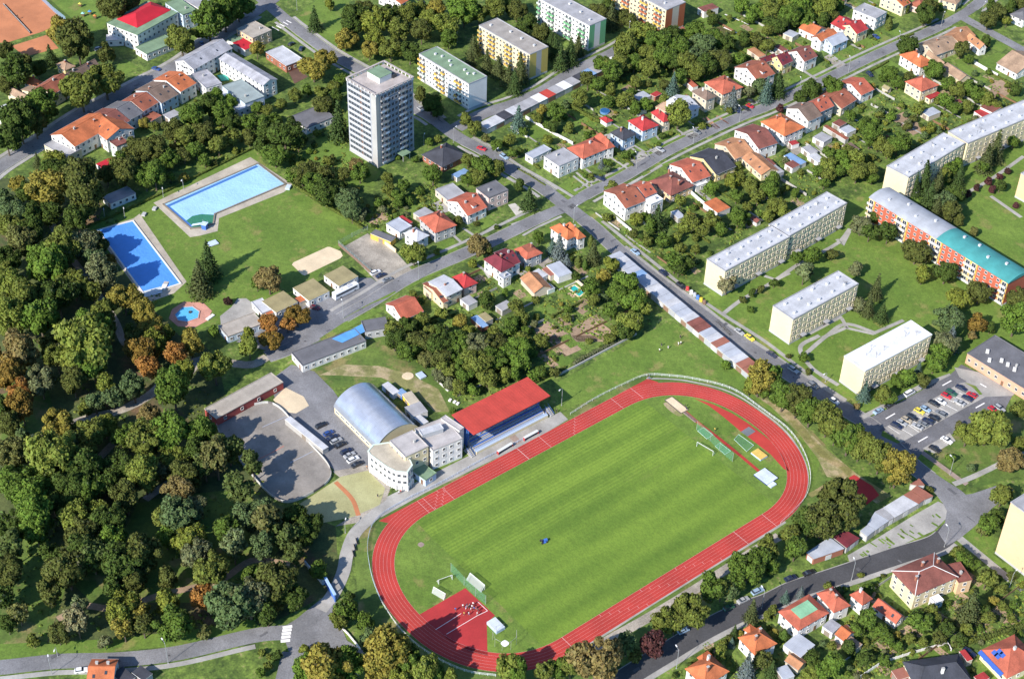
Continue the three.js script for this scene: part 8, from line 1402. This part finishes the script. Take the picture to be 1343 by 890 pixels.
cars([[945, 543, 'white', 'saloon', 30, 18], [883, 588, 'black', 'saloon', 30, 18], [1218, 377, 'silver', 'estate', 30, 20], [1185, 384, 'red', 'hatch', 30, 20]], 30, 18, 'on the bays below the bright green trees');
cars([[750, 300, 'white', 'van'], [650, 360, 'black', 'saloon'], [590, 391, 'lightblue', 'saloon'], [820, 262, 'grey', 'hatch']], 30, -17, 'along the hedge of the white-roofed block');
cars([[38, 97, 'navy', 'saloon'], [150, 178, 'silver', 'estate'], [250, 258, 'grey', 'estate'], [362, 340, 'white', 'hatch']], 30, 20, 'on the street in the shade of the tree row');
at(2, 1); cars([[645, 437, 'lightblue', 'saloon'], [790, 545, 'navy', 'saloon'], [880, 612, 'black', 'estate'], [690, 553, 'red', 'hatch'], [1185, 850, 'silver', 'saloon'], [1238, 880, 'yellow', 'saloon']], 32, 24, 'on the street by the long garage row'); cars([[465, 55, 'navy', 'saloon', 30, 14]], 30, 14, 'on the drive of the flat-roofed corner house');
cars([[835, 10, 'navy', 'estate', 30, 14]], 30, 14, 'on the verge by the red-brown bungalow');
at(2, 0); cars([[1245, 523, 'black', 'saloon', 30, 14], [1240, 550, 'red', 'hatch', 30, 14], [1215, 562, 'black', 'saloon', 30, 14], [1180, 572, 'navy', 'hatch', 5, 25]], 30, 14, 'on the forecourt behind the blue spruce'); cars([[965, 685, 'grey', 'hatch', 25, 14]], 25, 14, 'on the drive by the bright lime tree'); cars([[775, 775, 'silver', 'saloon', 28, 16]], 28, 16, 'on the drive of the red-roofed house');
at(3, 0); cars([[577, 190, 'blue', 'saloon', 28, 14]], 28, 14, 'on the drive between front lawns'); cars([[545, 385, 'navy', 'estate', 24, 20]], 24, 20, 'on the verge near the orange-brown end house');
at(1, 0); cars([[1172, 770, 'red', 'saloon', 40, 14]], 40, 14, 'on the street below the tower block'); cars([[1288, 812, 'lightblue', 'estate', 26, 18]], 26, 18, 'on the street beside the young trees'); cars([[770, 6, 'maroon', 'hatch', 30, 15], [858, 8, 'black', 'hatch', 30, 15]], 30, 15, 'behind the trees above the green-roofed block'); cars([[185, 228, 'black', 'hatch', 20, -12], [236, 252, 'navy', 'estate', 10, -20]], 20, -12, 'beside the brick pavilion'); cars([[855, 565, 'silver', 'hatch', 25, 20]], 25, 20, 'in the shadow of the tower block');
at(0, 0); cars([[510, 252, 'silver', 'estate', 30, -10]], 30, -10, 'beside the school under dark trees'); cars([[808, 357, 'blue', 'saloon', 40, 12]], 40, 12, 'on the forecourt of the school'); cars([[1046, 228, 'blue', 'hatch', 20, 25], [985, 135, 'silver', 'hatch', 20, -14], [1008, 122, 'white', 'saloon', 20, -14]], 20, 20, 'under the street trees by the slate complex');
at(1, 1); cars([[622, 542, 'white', 'estate', 34, -14], [650, 558, 'navy', 'saloon', 34, -14], [683, 580, 'grey', 'saloon', 34, -14]], 34, -14, 'on the edge of the gravel lot'); cars([[308, 725, 'maroon', 'hatch', 30, 10]], 30, 10, 'beside the middle changing hut');
at(1, 2); cars([[340, 465, 'black', 'estate'], [378, 506, 'blue', 'hatch'], [398, 528, 'navy', 'saloon'], [418, 546, 'silver', 'estate'], [440, 566, 'black', 'saloon'], [470, 600, 'navy', 'estate'], [487, 620, 'silver', 'saloon'], [506, 642, 'white', 'estate'], [527, 667, 'black', 'saloon']], 35, -17, 'in the club yard beside the rink shelter');
at(2, 3); cars([[1280, 435, 'lightblue', 'estate'], [1205, 482, 'silver', 'saloon'], [1130, 521, 'green', 'hatch'], [895, 640, 'lightblue', 'hatch']], 32, -15, 'on the verge of the new asphalt street');
at(3, 3); cars([[135, 368, 'navy', 'saloon'], [230, 340, 'black', 'saloon']], 32, -12, 'on the kerb opposite the blue spruces'); cars([[1062, 752, 'navy', 'saloon', 20, 14]], 20, 14, 'between the dark roof and the solar roof');
at(0, 3); cars([[420, 846, 'white', 'hatch', 30, -4]], 30, -4, 'beside the orange park road house');
// ================================================================ lamps
at(2, 0); lampPost(1185, 630, 8, 1150, 600, 'street lamp by the forecourt behind the blue spruce'); lampPost(945, 745, 8, 920, 710, 'street lamp by the drive of the red-roofed house'); lampPost(650, 872, 8, 620, 840, 'street lamp by the paved forecourt of the dark slate roof'); lampPost(611, 182, 7, 620, 150, 'street lamp on the garage road footpath');
at(3, 0); lampPost(180, 482, 8, 160, 440, 'street lamp beside the spruce of the upper street'); lampPost(435, 372, 8, 410, 330, 'street lamp opposite the pale blue house'); lampPost(692, 242, 8, 670, 200, 'street lamp beside the big roadside bush'); lampPost(915, 138, 8, 940, 100, 'street lamp at the lawn by the street bend'); lampPost(1122, 85, 8, 1180, 40, 'street lamp at the fork of the upper street');
at(1, 0); lampPost(1025, 738, 8, 1060, 720, 'street lamp beside the dark pyramid roof'); lampPost(1240, 852, 8, 1270, 835, 'street lamp beside the young street trees'); lampPost(872, 750, 5, 880, 730, 'short lamp by the tower block path'); lampPost(215, 52, 8, 180, 60, 'lamp post at the zebra crossing junction'); lampPost(1045, 222, 7, 1030, 190, 'lamp post behind the green-roofed block');
at(2, 1); lampPost(325, 282, 8, 360, 260, 'lamp post at the crossing beside the corner house'); at(1, 1); lampPost(845, 582, 8, 840, 540, 'lamp post on the verge opposite the gravel lot'); lampPost(455, 777, 8, 440, 740, 'lamp post on the verge by the long store');
at(0, 3); lampPost(870, 808, 10, 850, 780, 'tall concrete lamp post at the park road bend'); lampPost(268, 866, 7, 262, 830, 'lamp post beside the park road gardens'); lampPost(297, 772, 5, 290, 800, 'short park lamp on the grass verge');
at(2, 3); lampPost(858, 835, 9, 820, 770, 'lamp post beside the big orange-roofed villa'); lampPost(1300, 525, 9, 1260, 470, 'lamp post beside the villa spruce'); at(3, 3); lampPost(450, 378, 9, 430, 330, 'lamp post behind the pair of orange roofs'); lampPost(932, 205, 9, 900, 160, 'lamp post beside the large yellow villa'); lampPost(1270, 412, 7, 1300, 380, 'lamp post on the footpath below the peach block');
at(1, 3); lampPost(465, 132, 5, 470, 110, 'short lamp beside the club drive hedge');
at(0, 1); lampPost(950, 112, 6, 940, 140, 'pool lamp on the upper grass strip'); lampPost(845, 152, 6, 850, 180, 'pool lamp above the big pool corner'); lampPost(645, 256, 6, 650, 280, 'pool lamp above the deep blue pool'); lampPost(540, 250, 5, 545, 270, 'pool lamp beside the white hut');
at(3, 2); lampPost(960, 720, 8, 930, 690, 'lamp post on the corner lawn by the car park'); lampPost(315, 240, 5, 300, 250, 'short lamp on the footpath by the white-roofed block');
// ================================================================ people (tiny in the photograph)
function bodyGeo(bones, cell = 0.045) {             // smooth union of tapered capsules, meshed as one surface
  const n = 44, half = n * cell / 2, mc = new MarchingCubes(n, new THREE.MeshStandardMaterial(), false, false, 40000), c = V(0, 0.92, 0);
  mc.isolation = 0;
  for (let k = 0; k < n; k++) for (let j = 0; j < n; j++) for (let i = 0; i < n; i++) {
    const x = (i / n * 2 - 1) * half + c.x, y = (j / n * 2 - 1) * half + c.y, z = (k / n * 2 - 1) * half + c.z; let d = 9;
    for (const [a, b, r1, r2] of bones) { const bx = b[0] - a[0], by = b[1] - a[1], bz = b[2] - a[2], px = x - a[0], py = y - a[1], pz = z - a[2], t = cl((px * bx + py * by + pz * bz) / (bx * bx + by * by + bz * bz || 1)), e = Math.hypot(px - bx * t, py - by * t, pz - bz * t) - (r1 + (r2 - r1) * t), h = cl(0.5 + (d - e) / 0.08); d = d + (e - d) * h - 0.04 * h * (1 - h); }
    mc.field[i + j * n + k * n * n] = -d;
  }
  mc.update();
  const g = new THREE.BufferGeometry(), cnt = mc.count, P = mc.positionArray.slice(0, cnt * 3), N = mc.normalArray.slice(0, cnt * 3);
  for (let i = 0; i < cnt; i++) { P[i * 3] = P[i * 3] * half + c.x; P[i * 3 + 1] = P[i * 3 + 1] * half + c.y; P[i * 3 + 2] = P[i * 3 + 2] * half + c.z; }
  g.setAttribute('position', new THREE.Float32BufferAttribute(P, 3)); g.setAttribute('normal', new THREE.Float32BufferAttribute(N, 3)); return g;
}
function figure(step, arm) {
  const hip = [0.1, 0.92, 0], leg = s => [[[s * 0.09, 0.9, 0], [s * 0.1, 0.5, s * step * 0.5 + 0.03], 0.085, 0.06], [[s * 0.1, 0.5, s * step * 0.5 + 0.03], [s * 0.1, 0.09, s * step], 0.06, 0.042], [[s * 0.1, 0.05, s * step - 0.04], [s * 0.11, 0.04, s * step + 0.15], 0.045, 0.035]];
  const armB = s => [[[s * 0.18, 1.42, 0], [s * (0.26 + arm * 0.1), 1.15, -s * step * 0.4], 0.055, 0.042], [[s * (0.26 + arm * 0.1), 1.15, -s * step * 0.4], [s * (0.25 + arm * 0.12), 0.9, -s * step * 0.7 + 0.08], 0.042, 0.03]];
  const torso = [[[0, 0.95, 0], [0, 1.2, 0], 0.13, 0.12], [[-0.1, 1.36, 0], [0.1, 1.36, 0], 0.11, 0.11], [[0, 1.15, 0], [0, 1.4, 0], 0.13, 0.13]];
  const skin = bodyGeo([...leg(1), ...leg(-1), ...armB(1), ...armB(-1), ...torso, [[0, 1.45, 0], [0, 1.55, 0.01], 0.055, 0.05], [[0, 1.6, 0.01], [0, 1.69, 0.02], 0.085, 0.09], [[0, 1.63, 0.09], [0, 1.62, 0.12], 0.02, 0.018]]);
  const fb = new MB(); for (const s of [1, -1]) { const h = V(s * (0.25 + arm * 0.12), 0.88, -s * step * 0.7 + 0.08); for (let f = 0; f < 5; f++) { const o = f < 4 ? V((f - 1.5) * 0.016, -0.02, 0) : V(0.03 * -s, 0.01, 0.02), l = [0.075, 0.085, 0.08, 0.06, 0.05][f]; fb.bar(h.clone().add(o), h.clone().add(o).add(V(f < 4 ? 0 : -s * 0.02, -l * 0.9, 0.03)), 0.009, 4); } }
  const fg = fb.geo(); fg.deleteAttribute('uv');
  const body = mergeGeometries([skin, fg]);
  const inflate = b => b.map(([p, q, r, s]) => [p, q, r + 0.022, s + 0.022]);
  const shirt = bodyGeo(inflate([...torso, [[0.18, 1.42, 0], [0.25 + arm * 0.08, 1.25, -step * 0.3], 0.055, 0.05], [[-0.18, 1.42, 0], [-0.25 - arm * 0.08, 1.25, step * 0.3], 0.055, 0.05]]));
  const shorts = bodyGeo(inflate([leg(1)[0], leg(-1)[0], [[-0.06, 0.93, 0], [0.06, 0.93, 0], 0.12, 0.12]]));
  const hair = bodyGeo([[[0, 1.68, -0.03], [0, 1.72, 0], 0.095, 0.085], [[0, 1.6, -0.06], [0, 1.66, -0.04], 0.06, 0.075]]);
  return { body, shirt, shorts, hair };
}
const FIG = [figure(0.05, 0), figure(0.28, 0.3), figure(0.14, 0.8)];
const skinM = M('skin', [0.45, 0.27, 0.19], { rough: 0.7 }), CLOTH = { white: [0.75, 0.75, 0.75], black: [0.03, 0.03, 0.035], blue: [0.05, 0.12, 0.4], red: [0.45, 0.04, 0.05], yellow: [0.65, 0.5, 0.08], grey: [0.25, 0.25, 0.27], navy: [0.02, 0.03, 0.09], orange: [0.6, 0.22, 0.05] }, HAIR = [[0.03, 0.02, 0.015], [0.1, 0.06, 0.03], [0.3, 0.2, 0.1]];
function person(x, y, top, bottom, where, grp, f = 0, y0 = 0.16) {
  const p = W(x, y); p.y = y0; const o = thing('person', `person in ${top} shirt and ${bottom} ${bottom === 'black' || bottom === 'navy' ? 'trousers' : 'shorts'} ${where}`, 'person', p, rnd() * 6.28, grp), F = FIG[f % 3];
  part('body', F.body, skinM, o); part('shirt', F.shirt, M('cloth_' + top, CLOTH[top]), o); part('shorts', F.shorts, M('cloth_' + bottom, CLOTH[bottom]), o); const h = Math.floor(rnd() * 3); part('hair', F.hair, M('hair_' + h, HAIR[h]), o);
}
at5(480, 757);
[[850, 255, 'white', 'black'], [860, 322, 'yellow', 'black'], [876, 272, 'blue', 'white'], [898, 266, 'black', 'black'], [902, 322, 'white', 'blue'], [908, 250, 'grey', 'black'], [930, 262, 'white', 'navy'], [940, 237, 'white', 'black'], [948, 278, 'blue', 'black'], [966, 270, 'red', 'white'], [975, 322, 'white', 'grey'], [982, 292, 'black', 'navy'], [885, 250, 'navy', 'white'], [920, 285, 'white', 'red'], [785, 285, 'blue', 'navy']].forEach(([x, y, a, b], i) => person(x, y + 12, a, b, 'in the group on the red pad', 'group on the red pad', i));
at(2, 2); [[770, 84, 'white', 'black'], [780, 56, 'black', 'navy'], [815, 68, 'grey', 'white'], [868, 50, 'white', 'white'], [878, 14, 'black', 'black'], [880, 46, 'white', 'navy']].forEach(([x, y, a, b], i) => person(x, y, a, b, 'on the training field', 'players on the training field', i + 1, 0.04));
[[902, 372, 'black', 'black'], [908, 386, 'navy', 'black']].forEach(([x, y, a, b], i) => person(x, y, a, b, 'by the long jump pit', 'people at the long jump pit', i)); person(1056, 496, 'yellow', 'black', 'beside the runway', 'people at the runway', 2); [[710, 218, 'black', 'black'], [716, 230, 'blue', 'black']].forEach(([x, y, a, b], i) => person(x, y, a, b, 'at the end of the sprint chute', 'people at the sprint chute', i));
at5(470, 560); [[272, 572, 'grey', 'black'], [355, 588, 'white', 'navy'], [372, 580, 'red', 'black'], [75, 366, 'orange', 'black'], [170, 618, 'black', 'navy']].forEach(([x, y, a, b], i) => person(x, y, a, b, 'in front of the club house', 'people in front of the club house', i, 0.08));
at5(590, 480); [[825, 440, 'white', 'black'], [935, 408, 'black', 'black'], [840, 425, 'blue', 'white']].forEach(([x, y, a, b], i) => person(x, y, a, b, 'at the far end of the grandstand', 'people by the grandstand', i, 0.08));

renderer.render(scene, camera);
